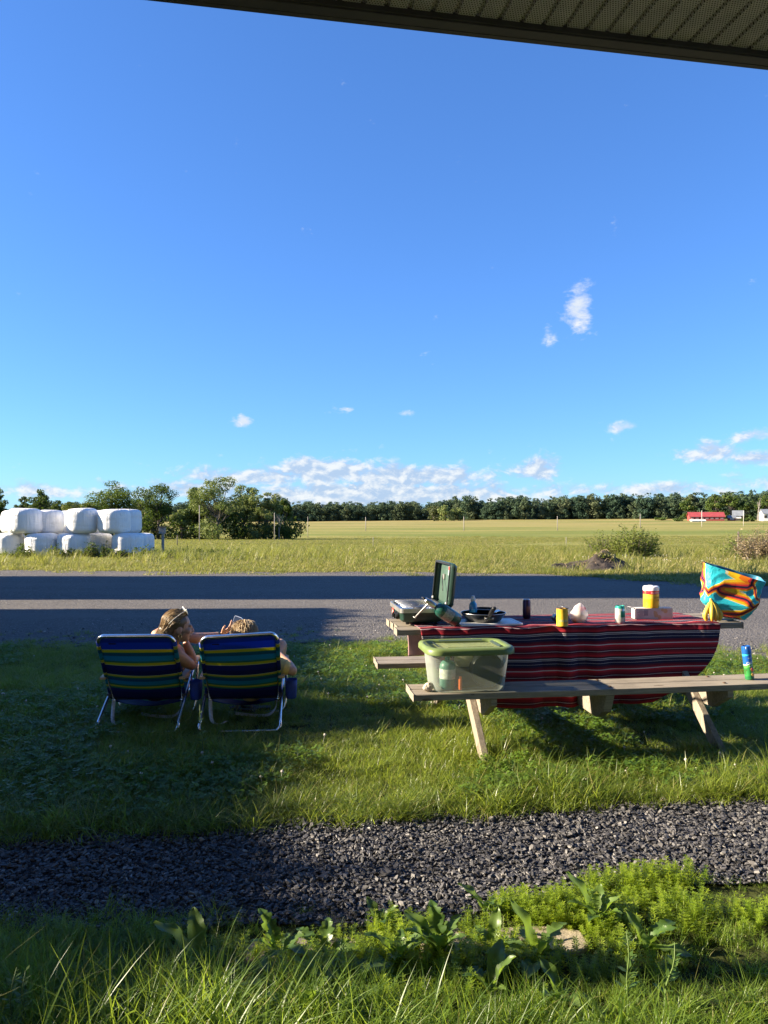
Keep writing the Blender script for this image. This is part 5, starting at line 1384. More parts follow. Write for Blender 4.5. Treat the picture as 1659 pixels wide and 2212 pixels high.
for i, p in enumerate(b.v):
    n = mnoise.noise(p * 22) * .012 + abs(mnoise.noise(p * 45)) * .010; z = p.z
    if p.z > .05: z += max(0, .03 - abs(p.x - .012) * .5) * (p.z - .05) / .05 * 1.2
    b.v[i] = Vector((p.x * (1 + n * 8), p.y * (1 + n * 6), max(.001, z + n)))
b.build('plastic_film', film('produce_film', (.80, .78, .74), .62), bag)
for k, (dx, dy, dz, r_) in enumerate(((-.028, -.005, .032, .030), (.022, .008, .034, .032), (.0, -.01, .058, .026))):
    b = MB(); b.ellipsoid((dx, dy, dz), (r_, r_, r_ * .9), 16, 10); b.build('onion', M_('onion_skin', (.55, .36, .22), .45, var=.3, scale=20), bag)
b = MB(); b.ellipsoid((.022, .0, .098), (.030, .020, .014), 18, 10)
for i, p in enumerate(b.v): b.v[i] = p + Vector((1, 1, 1)) * mnoise.noise(p * 60) * .008
b.build('red_twist', film('red_film', (.75, .06, .08), .8), bag)
# green and silver drink can
c3 = obj_at('soda_can', 'silver and green drink can in the middle of the table', 'drink can', 1339.5, 1346.5, TZ)
b = MB(); b.lathe(can_profile(.0345, .122), 30); b.build('can_body', can_print('green_can_print', (.50, .50, .48), (.60, .60, .58), (.03, .20, .13), .045, .088), c3, auto=50)
b = MB(); b.lathe([(.0345, .104), (.0347, .106), (.0290, .119), (.0294, .1225), (.027, .1225), (.0265, .118)], 30); b.build('can_shoulder', M_('can_teal', (.02, .32, .24), .3, .3), c3, auto=50)
b = MB(); b.box((.004, -.004, .120), (.014, .024, .002)); b.build('ring_pull', STEEL, c3, smooth=False, bevel=.001)
# flat cracker box with the wipes canister on top
bx_ = obj_at('cracker_box', 'long open cracker box lying on its side on the table', 'box', 1411, 1338, TZ, rz=R(3), D=5.53)
m, t, o = out_mat('box_print'); tc = t.n('ShaderNodeTexCoord'); sp = t.n('ShaderNodeSeparateXYZ', {0: tc.outputs['Object']})
vo = t.n('ShaderNodeTexVoronoi', {'Vector': t.n('ShaderNodeMapping', {'Vector': tc.outputs['Object'], 'Scale': (24, 24, 24)}).outputs[0], 'Scale': 1.0, 'Randomness': .75})
pic = t.math('MULTIPLY', t.math('GREATER_THAN', sp.outputs[0], .0), t.math('LESS_THAN', vo.outputs['Distance'], .44))
col = t.mix(t.smooth(t.noise(tc.outputs['Object'], 9.0), .4, .6), (.56, .54, .50), (.48, .46, .42)); col = t.mix(t.math('MULTIPLY', pic, .85), col, t.mix(t.math('LESS_THAN', vo.outputs['Distance'], .20), (.48, .33, .15), (.56, .46, .26)))
p = t.n('ShaderNodeBsdfPrincipled', {'Base Color': col, 'Roughness': .5}); t.t.links.new(p.outputs[0], o.inputs[0]); BOXM = m
b = MB(); b.box((.005, .035, .039), (.272, .082, .078)); b.build('carton', BOXM, bx_, smooth=False, bevel=.0015)
b = MB(); b.prism([(0, 0), (.032, .006), (.030, .068), (0, .075)], .0012, frame(Vector((-.1315, -.006, .0015)), Vector((-.55, -.80, 0)).normalized(), Vector((0, 0, 1)), Vector((.8, -.55, 0)).normalized())); b.build('end_flap', M_('carton_inside', (.58, .56, .52), .7), bx_, smooth=False)
b = MB(); b.prism([(0, 0), (.035, 0), (.030, .074), (.004, .074)], .0012, frame(Vector((-.1315, .0, .0785)), Vector((-.85, 0, .15)).normalized(), Vector((0, 1, 0)), Vector((0, 0, 1)))); b.build('top_flap', M_('carton_flap', (.60, .58, .55), .7), bx_, smooth=False)
b = MB()
for k in range(7): b.box((-.095 + (k % 2) * .006, -.0066, .064 - k * .008), (.026 + .010 * (k % 3), .0006, .0035))
b.box((-.055, -.0066, .045), (.030, .0006, .04)); b.build('print_lines', M_('grey_print', (.30, .30, .31), .5), bx_, smooth=False)
wp = thing('wipes_canister', 'yellow wipes canister with white lid standing on the cracker box', 'canister', (bx_.location.x + .0, bx_.location.y + .045, TZ + .0785), 0)
m, t, o = out_mat('wipes_print'); tc = t.n('ShaderNodeTexCoord'); sp = t.n('ShaderNodeSeparateXYZ', {0: tc.outputs['Object']}); Z = sp.outputs[2]
nz = t.noise(tc.outputs['Object'], 26.0, 3, .6)
col = t.ramp(t.math('MULTIPLY', Z, 1 / .16), [(0, (.66, .42, .02)), (.10, (.70, .46, .02)), (.40, (.72, .50, .05)), (.61, (.62, .02, .03))], 'CONSTANT'); col = t.mix(t.math('MULTIPLY', t.smooth(nz, .55, .7), .3), col, (.78, .62, .22))
p = t.n('ShaderNodeBsdfPrincipled', {'Base Color': col, 'Roughness': .32}); t.t.links.new(p.outputs[0], o.inputs[0]); WIPM = m
b = MB(); b.lathe([(.0005, 0), (.053, 0), (.055, .004), (.055, .126), (.0005, .126)], 36); b.build('canister_body', WIPM, wp, auto=50)
b = MB(); b.lathe([(.0565, .124), (.0565, .146), (.054, .153), (.046, .156), (.0005, .156)], 36); wl = b.build('lid', CAPW, wp, auto=50)
b = MB(); b.lathe([(.024, .155), (.022, .160), (0, .161)], 18); b.build('lid_button', CAPW, wl)
PRB = M_('print_brown', (.22, .07, .02), .5)
wrap_text('DISINFECTING', .0185, .0555, 1.15, .076).build('lettering', PRB, wp, smooth=False); wrap_text('WIPES', .0195, .0555, .85, .056).build('lettering', PRB, wp, smooth=False)
wrap_text('CLOROX', .016, .0557, .25, .109).build('lettering', CAPW, wp, smooth=False)

# bananas standing on their tips
BAN = M_('banana_peel', (.62, .42, .045), .5, var=.15, scale=18, dirt=((.30, .20, .03), .35)); BTIP = M_('banana_tip', (.10, .07, .03), .7)
bn = obj_at('banana_bunch', 'bunch of yellow bananas standing at the table end', 'bananas', 1536, 1341, TZ)
for k, (a, sp0) in enumerate(((-158, .050), (-112, .038), (-74, .040), (-30, .052), (30, .05))):
    dx, dy = math.cos(R(a)), math.sin(R(a)); b = MB()
    pts = smoothpath([(dx * .006, dy * .006, .142), (dx * .016, dy * .016, .122), (dx * .038, dy * .034, .088), (dx * (sp0 + .012), dy * (sp0 + .004), .045), (dx * (sp0 + .002), dy * sp0, .012), (dx * (sp0 - .004), dy * (sp0 - .003), .002)], 5); n = len(pts)
    b.tube(pts, [.0058 + .0115 * math.sin(math.pi * min(1, max(0, (i / (n - 1) - .10) / .90)) ** .9) if i < n - 2 else (.006 if i == n - 2 else .0035) for i in range(n)], 6); o_ = b.build('banana', BAN, bn)
b = MB(); b.tube([(0, 0, .128), (-.002, 0, .146), (-.006, 0, .158)], [.011, .010, .007], 8); b.build('stem', BAN, bn)
# crinkled shopping bag with bold bands of colour
def bag_material():
    m, t, o = out_mat('bag_print'); uv = t.n('ShaderNodeUVMap')
    w = t.noise(uv.outputs[0], 2.2, 1, .5); v = t.n('ShaderNodeVectorMath', {0: uv.outputs[0], 1: t.n('ShaderNodeCombineXYZ', {0: t.math('MULTIPLY', w, .55), 1: t.math('MULTIPLY', w, -.35), 2: 0.0}).outputs[0]}, operation='ADD').outputs[0]
    vo = t.n('ShaderNodeTexVoronoi', {'Vector': v, 'Scale': 1.9, 'Randomness': .9}, feature='DISTANCE_TO_EDGE', voronoi_dimensions='2D')
    col = t.ramp(vo.outputs['Distance'], [(0, (.018, .02, .06)), (.022, (.60, .035, .045)), (.050, (.80, .20, .015)), (.078, (.85, .52, .02)), (.108, (.75, .70, .45)), (.116, (.035, .55, .66))], 'CONSTANT')
    p = t.n('ShaderNodeBsdfPrincipled', {'Base Color': col, 'Roughness': .35, 'Specular IOR Level': .5}); nz = t.noise(uv.outputs[0], 9.0, 5, .7, .6)
    t.set(p, 'Normal', t.n('ShaderNodeBump', {'Strength': .6, 'Distance': .012, 'Height': nz}).outputs[0])
    tr = t.n('ShaderNodeBsdfTranslucent', {'Color': col}); mx = t.n('ShaderNodeMixShader', {0: .2, 1: p.outputs[0], 2: tr.outputs[0]}); t.t.links.new(mx.outputs[0], o.inputs[0]); return m
BAGM = bag_material(); BAGIN = M_('bag_inside', (.03, .16, .26), .5, var=.2, scale=8)
tb = thing('shopping_bag', 'crinkled turquoise bag with orange and red bands at the table end', 'shopping bag', tw(2.40, S0 + .10, TZ), TA + R(-14))
b = MB()
def bag_pt(i, j):
    a = i * 2 * math.pi + R(225); ex = .34
    c, s = math.cos(a), math.sin(a); px_, py_ = math.copysign(abs(c) ** ex, c), math.copysign(abs(s) ** ex, s)
    k0 = min(1, j * 3.2)
    wx = (.115 + .060 * k0 + .025 * j); wy = .055 + .030 * k0 + .015 * j
    zt = .400 - .115 * (px_ * .5 + .5) + .012 * py_
    z = .004 + j * zt + (.035 * (1 - k0) * (1 - px_) * .5)
    x = px_ * wx - .015 + .050 * j; y = py_ * wy * (1 - .25 * j * (px_ < 0))
    p = Vector((x, y, z)); k = .25 + .75 * math.sin(math.pi * min(1, .12 + j * .8))
    rg_ = lambda q: (1 - abs(mnoise.noise(q)) * 2)
    d = (rg_(p * 7 + Vector((3, 1, 0))) * .014 + rg_(p * 15) * .008 + mnoise.noise(p * 4) * .018 - .010) * k
    return p + Vector((c, s, 0)) * d + Vector((0, 0, .010 * mnoise.noise(p * 7) * j))
b.grid(bag_pt, 96, 44, closed_u=True, uvfn=lambda i, j: (abs(i - .5) * 2.0 * 1.1, j * .95))
cb = len(b.v); b.v.append(Vector((0, 0, .003)))
for i in range(96): b.f.append((cb, (i + 1) % 96, i)); 
b.uv[cb] = (0, 0)
sh = b.build('bag_skin', BAGM, tb); so = sh.modifiers.new('film', 'SOLIDIFY'); so.thickness = .0012
sh.data.materials.append(BAGIN); so.material_offset = 1; so.offset = -1
b = MB()
for k, (bd, sz, zz) in enumerate((('V', .05, .235), ('E', .032, .185), ('H', .036, .145))):
    vs, fs = text_polys(bd, sz); b.add(vs, fs, frame(Vector((-.172 + .012 * k, -.055, zz)), Vector((.55, -.84, 0)).normalized(), Vector((.10, 0, 1)).normalized(), Vector((-.84, -.55, .0)).normalized()))
b.build('lettering', CAPW, tb, smooth=False)

# insect spray on the near bench
SPB = M_('spray_blue', (.015, .12, .42), .3, .3, var=.1, scale=20)
m, t, o = out_mat('spray_print'); tc = t.n('ShaderNodeTexCoord'); sp = t.n('ShaderNodeSeparateXYZ', {0: tc.outputs['Object']})
nz = t.noise(tc.outputs['Object'], 30.0, 4, .65); zz = t.math('ADD', sp.outputs[2], t.math('MULTIPLY', sp.outputs[0], -.25))
col = t.ramp(t.math('MULTIPLY', zz, 1 / .2), [(0, (.015, .14, .04)), (.14, (.03, .22, .05)), (.42, (.10, .35, .06)), (.50, (.55, .70, .80)), (.53, (.012, .10, .40)), (.80, (.04, .55, .66)), (.90, (.012, .10, .40))], 'CONSTANT')
col = t.mix(t.math('MULTIPLY', t.math('LESS_THAN', zz, .085), t.smooth(nz, .5, .62)), col, (.03, .10, .02))
p = t.n('ShaderNodeBsdfPrincipled', {'Base Color': col, 'Roughness': .3, 'Specular IOR Level': .5}); t.t.links.new(p.outputs[0], o.inputs[0])
spc = thing('spray_can', 'blue and green insect spray can standing on the near bench', 'spray can', W(1619.5, 1468, 4.96) * 1.0, 0)
spc.location.z = .4585; spc.rotation_euler = (R(0), R(-7), 0)
b = MB(); b.lathe([(.0005, 0), (.026, 0), (.028, .003), (.0275, .006), (.0275, .165), (.0265, .172), (.0005, .172)], 28); b.build('can_body', m, spc, auto=50)
b = MB(); b.lathe([(.0285, .166), (.0285, .205), (.026, .215), (.020, .217), (.020, .205), (.0005, .205)], 28); cp = b.build('spray_cap', SPB, spc, auto=50)
b = MB(); b.box((-.005, -.018, .206), (.018, .016, .016)); b.build('nozzle', CAPW, cp, smooth=False, bevel=.002)
wrap_text('OFF!', .026, .0279, .18, .108).build('lettering', CAPW, spc, smooth=False); wrap_text('DEEP', .012, .0279, .25, .088).build('lettering', CAPW, spc, smooth=False); wrap_text('FAMILY', .009, .0279, .25, .140).build('lettering', CAPW, spc, smooth=False)
b = MB(); b.lathe([(.0115, 0), (.0115, .0005), (0, .0006)], 14, frame(Vector((.012, -.0256, .034)), Vector((1, .4, 0)).normalized(), Vector((0, 0, 1)), Vector((.4, -1, 0)).normalized())); b.build('orange_dot', M_('dot_orange', (.80, .42, .12), .4), spc)
b = MB(); b.lathe([(.0125, 0), (.0125, .0005), (0, .0006)], 14, frame(Vector((.012, -.0256, .066)), Vector((1, .4, 0)).normalized(), Vector((0, 0, 1)), Vector((.4, -1, 0)).normalized())); b.build('red_dot', M_('dot_red', (.72, .14, .10), .4), spc)
# stone paperweight on the near bench
b = MB(); b.ellipsoid((0, 0, .024), (.036, .030, .026), 16, 11)
for i, p in enumerate(b.v): b.v[i] = p * (1 + .22 * mnoise.noise(p * 40) + .10 * mnoise.noise(p * 90)); b.v[i].z = max(.0, b.v[i].z)
st = b.build('stone', M_('pale_stone', (.42, .37, .29), .85, var=.3, scale=40, bump=.003, bscale=120), smooth=False); st.location = tw(.105, .085, .4585); st.rotation_euler = (0, 0, .6)
tag(st, 'pale broken stone lying on the near bench beside the storage box', 'stone')

# ------------------------------------------------------------------ storage box with green lid
def box_plastic():
    m, t, o = out_mat('box_clear_plastic'); nz = t.noise(t.n('ShaderNodeTexCoord').outputs['Object'], 14.0, 4, .6)
    p = t.n('ShaderNodeBsdfPrincipled', {'Base Color': (.62, .66, .62), 'Roughness': .3, 'Specular IOR Level': .5}); tl = t.n('ShaderNodeBsdfTranslucent', {'Color': (.82, .84, .80)}); tp = t.n('ShaderNodeBsdfTransparent', {'Color': (.78, .84, .76)})
    a = t.n('ShaderNodeMixShader', {0: .5, 1: p.outputs[0], 2: tl.outputs[0]})
    lw = t.n('ShaderNodeLayerWeight', {'Blend': .35})
    f = t.math('ADD', t.math('ADD', .15, t.math('MULTIPLY', nz, .12)), t.math('MULTIPLY', lw.outputs['Facing'], .42))
    mx = t.n('ShaderNodeMixShader', {0: f, 1: tp.outputs[0], 2: a.outputs[0]}); t.t.links.new(mx.outputs[0], o.inputs[0]); return m
BOXP = box_plastic(); LIDG = M_('lid_green', (.150, .205, .060), .42, var=.06, scale=8, sub=0, trans=.12); LIDD = M_('lid_recess', (.05, .075, .05), .5)
BW, BD, BH_ = .50, .36, .245
sb = thing('storage_box', 'clear plastic storage box with green lid on the near bench', 'storage box', tw(.355, .165, .4585), TA)
def crect(w, d, r, z): return [(x - w / 2, y - d / 2, z) for x, y, z in rrect(w, d, r, z, 7)]
b = MB(); loft(b, [crect(BW - .09, BD - .09, .05, .0), crect(BW - .075, BD - .075, .055, .004), crect(BW - .065, BD - .065, .06, .016), crect(BW - .03, BD - .03, .07, BH_ * .7), crect(BW - .02, BD - .02, .07, BH_)], cap0=True, cap1=False); b.build('tub', BOXP, sb, auto=60)
b = MB()
loft(b, [crect(BW + .03, BD + .03, .085, BH_ - .020), crect(BW + .045, BD + .045, .09, BH_ - .016), crect(BW + .045, BD + .045, .09, BH_ + .008), crect(BW + .03, BD + .03, .085, BH_ + .020), crect(BW - .005, BD - .005, .075, BH_ + .024), crect(BW - .06, BD - .06, .06, BH_ + .020), crect(BW - .085, BD - .085, .055, BH_ + .004)], False, False)
ld = b.build('lid', LIDG, sb, auto=60); so = ld.modifiers.new('wall', 'SOLIDIFY'); so.thickness = .0025; so.offset = -1
b = MB(); loft(b, [crect(BW - .08, BD - .08, .055, BH_ + .002), crect(BW - .08, BD - .08, .055, BH_ + .0055)]); b.build('lid_window', film('lid_clear', (.55, .62, .30), .55, .25), sb, auto=60)
for s in (-1, 1):
    b = MB(); b.grid(lambda i, j: (s * (BW / 2 + .004 - .014 * j + .006 * math.cos((i - .5) * 3)), (i - .5) * .15, BH_ + .0255 - .004 * abs(j - .5)), 12, 2); b.build('handle_slot', LIDD, ld)
    b = MB(); b.grid(lambda i, j: (s * (BW / 2 - .052 - .022 * j), (i - .5) * .20 + s * .0, BH_ + .0225 - .006 * j), 12, 2); b.build('lid_groove', LIDD, ld)
for s in (-1, 1):
    b = MB(); b.grid(lambda i, j: ((i - .5) * .28, s * (BD / 2 - .040 - .016 * j), BH_ + .0245 - .006 * j), 12, 2); b.build('lid_groove', LIDD if s > 0 else LIDG, ld)
# what is inside
PG2 = M_('propane_grey_green', (.10, .22, .19), .4, var=.1, scale=20)
g2 = thing('propane_bottle', 'grey-green propane bottle standing inside the storage box', 'gas bottle', tw(.355 - .125, .165 - .055, .465), 0)
b = MB(); propane(b, T(0, 0, 0), .175, .049); b.build('bottle', PG2, g2, auto=50)
b = MB(); b.lathe([(.0494, .062), (.0496, .063), (.0496, .120), (.0494, .121)], 28); b.build('paper_label', M_('white_label', (.60, .60, .58), .5, var=.2, scale=50), g2)
pt_ = thing('camp_pot', 'black round cooking pot stored on edge inside the box', 'pot', tw(.355 + .115, .165 - .02, .468 + .108), TA)
b = MB(); b.lathe([(.0005, 0), (.098, 0), (.105, .01), (.105, .10), (.108, .104), (.10, .104), (.099, .012), (.0005, .012)], 40, frame(Vector((0, -.085, 0)), Vector((1, 0, 0)), Vector((0, 0, 1)), Vector((0, 1, 0)))); b.build('pot_body', PAN, pt_, auto=50)
b = MB(); b.tube([(-.03, -.02, .104), (-.03, -.02, .12), (.03, -.02, .12), (.03, -.02, .104)], .005, 8); b.build('handle', BLKP, pt_)
b = MB(); b.ellipsoid((0, 0, .05), (.065, .05, .055), 30, 20)
for i, p in enumerate(b.v): b.v[i] = p * (1 + .28 * abs(mnoise.noise(p * 28)) + .15 * mnoise.noise(p * 60))
o_ = b.build('paper_bag', film('cream_film', (.72, .66, .52), .8)); o_.location = tw(.355 + .0, .165 + .0, .575); tag(o_, 'crumpled cream bag inside the storage box', 'bag')
b = MB(); loft(b, [crect(.32, .20, .03, 0), crect(.35, .22, .04, .05), crect(.33, .20, .04, .12)])
for i, p in enumerate(b.v): b.v[i] = p + Vector((1, 1, 1)) * .01 * mnoise.noise(p * 25)
o_ = b.build('dark_cloth', M_('cloth_black', (.015, .017, .016), .9, var=.4, scale=30)); o_.location = tw(.355 + .045, .165 + .03, .468); o_.rotation_euler = (0, 0, TA); tag(o_, 'folded black cloth at the bottom of the storage box', 'cloth')
b = MB(); b.lathe([(.0005, 0), (.010, 0), (.011, .002), (.011, .062), (.0005, .064)], 12); b.box((0, 0, .07), (.014, .010, .014)); o_ = b.build('lighter', M_('lighter_orange', (.75, .16, .04), .35), auto=50); o_.location = tw(.355 - .06, .165 - .115, .468); tag(o_, 'orange lighter standing inside the storage box', 'lighter')
# ================================================================== folding beach chairs
def sling_material():
    m, t, o = out_mat('sling_stripes'); uv = t.n('ShaderNodeUVMap'); sp = t.n('ShaderNodeSeparateXYZ', {0: uv.outputs[0]}); V = sp.outputs[1]
    navy, royal, yel, grn, teal, lt, deep = (.016, .026, .18), (.018, .085, .55), (.66, .62, .035), (.05, .25, .14), (.02, .33, .48), (.66, .64, .36), (.012, .018, .12)
    st = [(0, deep), (.14, navy), (.19, grn), (.215, yel), (.245, grn), (.27, teal), (.33, (.01, .12, .22)), (.375, grn), (.395, yel), (.42, lt), (.428, deep), (.50, navy), (.575, lt), (.585, yel), (.62, grn), (.645, teal), (.72, (.01, .14, .20)), (.765, grn), (.775, yel), (.815, lt), (.824, royal), (.93, (.012, .05, .33))]
    col = t.ramp(V, st, 'CONSTANT')
    wv = t.noise(t.n('ShaderNodeMapping', {'Vector': uv.outputs[0], 'Scale': (90, 300, 1)}).outputs[0], 1.0, 2, .6); col = t.mix(t.math('MULTIPLY', wv, .3), col, (.01, .015, .05))
    p = t.n('ShaderNodeBsdfPrincipled', {'Base Color': col, 'Roughness': .5, 'Specular IOR Level': .4}); tr = t.n('ShaderNodeBsdfTranslucent', {'Color': col})
    mx = t.n('ShaderNodeMixShader', {0: .42, 1: p.outputs[0], 2: tr.outputs[0]}); t.t.links.new(mx.outputs[0], o.inputs[0]); return m
SLING = sling_material(); ARMW = wood_mat('arm_wood', (.42, .24, .10), (.58, .36, .17), axis=1, rough=.5); WEB = M_('grey_webbing', (.50, .50, .52), .7, var=.15, scale=60); POUCH = M_('pouch_blue', (.010, .040, .26), .65, var=.15, scale=30)
JOINT = M_('joint_plastic', (.02, .02, .025), .5)
def beach_chair(label, loc, rz, twist=0.0, pouch=True, strap=True):
    """local: +Y the way the sitter looks, origin on the ground below the middle of the rear bar"""
    t = thing('beach_chair', label, 'beach chair', loc, rz, 'folding beach chairs on the lawn')
    hw = .262
    def bk(x, v):                                    # point on the back plane: v 0 bottom .. 1 top
        return Vector((x, .27 - .32 * v, .185 + .50 * v + twist * x * v))
    # back frame: inverted U
    r = .0145; c = .05
    pts = [bk(-hw + .012, -.04), bk(-hw, .45), bk(-hw, .88)]
    for k in range(1, 6): a = R(90 * k / 6); pts.append(bk(-hw + c * (1 - math.cos(a)), .88 + .12 * math.sin(a)))
    pts += [bk(-hw + c, 1.0), bk(hw - c, 1.0)]
    for k in range(1, 6): a = R(90 * k / 6); pts.append(bk(hw - c + c * math.sin(a), .88 + .12 * math.cos(a)))
    pts += [bk(hw, .88), bk(hw, .45), bk(hw - .012, -.04)]
    b = MB(); b.tube(pts, r, 10); b.build('back_frame', ALU, t)
    b = MB(); b.tube([bk(-hw + .012, .0), bk(hw - .012, .0)], .011, 8); b.build('lower_bar', JOINT, t)
    # sling of the back
    b = MB()
    def sl(i, j):
        x = (i - .5) * 2 * (hw - .004); p = bk(x, .02 + .955 * j); e = 1 - (2 * i - 1) ** 2
        d = -.030 * e * math.sin(math.pi * min(1, j * 1.25)) * (1 - .6 * j) - .006
        return p + Vector((0, d * .84, d * .54)) + Vector((0, 0, -.012 * e * (1 - j) * .9))
    b.grid(sl, 20, 26, uvfn=lambda i, j: (i, j)); o_ = b.build('back_sling', SLING, t); s_ = o_.modifiers.new('th', 'SOLIDIFY'); s_.thickness = .002
    for s in (-1, 1):                                # pocket hems round the side tubes
        b = MB(); b.tube([bk(s * hw, .02 + .90 * k / 8) for k in range(9)], .0155, 10); me = b.mesh('side_hem'); uvl = me.uv_layers.new(name='UVMap')
        for lp in me.loops: vi = lp.vertex_index; uvl.data[lp.index].uv = (0.02, .02 + .86 * min(8, vi // 10) / 8)
        o_ = bpy.data.objects.new('side_hem', me); COL.objects.link(o_); o_.parent = t; me.materials.append(SLING)
    b = MB(); b.box((0, 0, 0), (.05, .002, .011)); o_ = b.build('woven_tag', JOINT, t, smooth=False); o_.location = bk(-hw + .10, .905) + Vector((0, -.012, -.008)); o_.rotation_euler = (R(33), 0, 0)
    # seat frame and sling
    b = MB()
    def seat(s_, y): return Vector((s_ * (hw - .015), .27 + y, .175 + .13 * y))
    b.tube([seat(-1, -.02), seat(-1, .40), seat(-1, .44) + Vector((.04, 0, 0)), seat(1, .44) - Vector((.04, 0, 0)), seat(1, .40), seat(1, -.02)], .011, 8); b.build('seat_frame', ALU, t)
    b = MB(); b.grid(lambda i, j: ((i - .5) * 2 * (hw - .018), .27 + .43 * j, .175 + .056 * j - .075 * (1 - (2 * i - 1) ** 2) * math.sin(math.pi * min(1, .15 + j)) - .01), 16, 14, uvfn=lambda i, j: (i, .02 + .4 * j)); o_ = b.build('seat_sling', SLING, t); s_ = o_.modifiers.new('th', 'SOLIDIFY'); s_.thickness = .002
    # rear U: bar on the ground, tubes rising forward to the arm fronts
    fr = hw + .014
    pts = [Vector((-fr + .0, .56, .385)), Vector((-fr, .30, .24)), Vector((-fr, .06, .10)), Vector((-fr - .004, .00, .045)), Vector((-fr + .02, -.008, .016)), Vector((-fr + .07, -.01, .012)), Vector((fr - .07, -.01, .012)), Vector((fr - .02, -.008, .016)), Vector((fr + .004, .00, .045)), Vector((fr, .06, .10)), Vector((fr, .30, .24)), Vector((fr, .56, .385))]
    b = MB(); b.tube(smoothpath(pts, 4), .0115, 9); b.build('rear_leg_frame', ALU, t)
    # front U: bar on the ground ahead, tubes rising to the arm fronts
    ff = fr + .012
    pts = [Vector((-ff, .60, .39)), Vector((-ff, .57, .25)), Vector((-ff, .53, .09)), Vector((-ff + .02, .525, .03)), Vector((-ff + .07, .525, .012)), Vector((ff - .07, .525, .012)), Vector((ff - .02, .525, .03)), Vector((ff, .53, .09)), Vector((ff, .57, .25)), Vector((ff, .60, .39))]
    b = MB(); b.tube(smoothpath(pts, 4), .0115, 9); b.build('front_leg_frame', ALU, t)
    for s in (-1, 1):
        b = MB(); x = s * (fr + .004); pr = [(.12, -.022), (.62, -.026), (.65, -.01), (.65, .01), (.62, .026), (.12, .022)]
        n = 6; vs = []
        for z in (0, .016):
            for (y, dx) in pr: vs.append((x + dx, y, .350 + .12 * (y - .12) + z))
        b.add(vs, [tuple(range(n - 1, -1, -1)), tuple(range(n, 2 * n))] + [(i, (i + 1) % n, n + (i + 1) % n, n + i) for i in range(n)]); b.build('armrest', ARMW, t, smooth=False, bevel=.004)
        b = MB(); b.box((s * (hw + .006), .245, .215), (.030, .035, .022)); b.build('joint', JOINT, t, smooth=False, bevel=.004)
    if pouch:
        b = MB(); x0 = fr + .020; rg = []
        for z, k in ((.17, .82), (.18, .92), (.25, 1.0), (.305, 1.04)): rg.append([(x0 + .045 + .042 * k * math.copysign(abs(math.cos(a)) ** .7, math.cos(a)), .30 + .055 * k * math.copysign(abs(math.sin(a)) ** .7, math.sin(a)), z) for a in [2 * math.pi * q / 20 for q in range(20)]])
        loft(b, rg, True, False); o_ = b.build('cup_pouch', POUCH, t); s_ = o_.modifiers.new('th', 'SOLIDIFY'); s_.thickness = .003
        b = MB(); b.box((x0 + .012, .30, .335), (.004, .03, .075)); b.build('pouch_strap', POUCH, t, smooth=False)
    if strap:
        b = MB(); sp_ = smoothpath([(-hw + .02, .255, .175), (-hw + .03, .20, .11), (-hw + .05, .14, .05), (-hw + .10, .12, .03), (-hw + .15, .15, .045)], 5)
        vs = []; fs = []
        for i, p in enumerate(sp_): vs += [p + Vector((-.012, -.004, 0)), p + Vector((.012, .004, 0))]
        for i in range(len(sp_) - 1): fs.append((2 * i, 2 * i + 1, 2 * i + 3, 2 * i + 2))
        b.add(vs, fs); o_ = b.build('carry_strap', WEB, t); s_ = o_.modifiers.new('th', 'SOLIDIFY'); s_.thickness = .002
        b = MB(); sp_ = smoothpath([(hw - .02, .26, .175), (hw - .04, .30, .09), (hw - .10, .34, .035), (hw - .22, .36, .03), (hw - .34, .37, .045)], 5); vs = []; fs = []
        for i, p in enumerate(sp_): vs += [p + Vector((0, -.010, -.008)), p + Vector((0, .010, .008))]
        for i in range(len(sp_) - 1): fs.append((2 * i, 2 * i + 1, 2 * i + 3, 2 * i + 2))
        b.add(vs, fs); o_ = b.build('carry_strap', WEB, t); s_ = o_.modifiers.new('th', 'SOLIDIFY'); s_.thickness = .002
    return t
CH1 = beach_chair('blue and yellow striped beach chair, the one further from the table', (-1.712, 5.335, 0), R(1.5))
CH2 = beach_chair('blue and yellow striped beach chair, the one nearer the table', (-1.005, 5.36, 0), R(4), twist=.05)

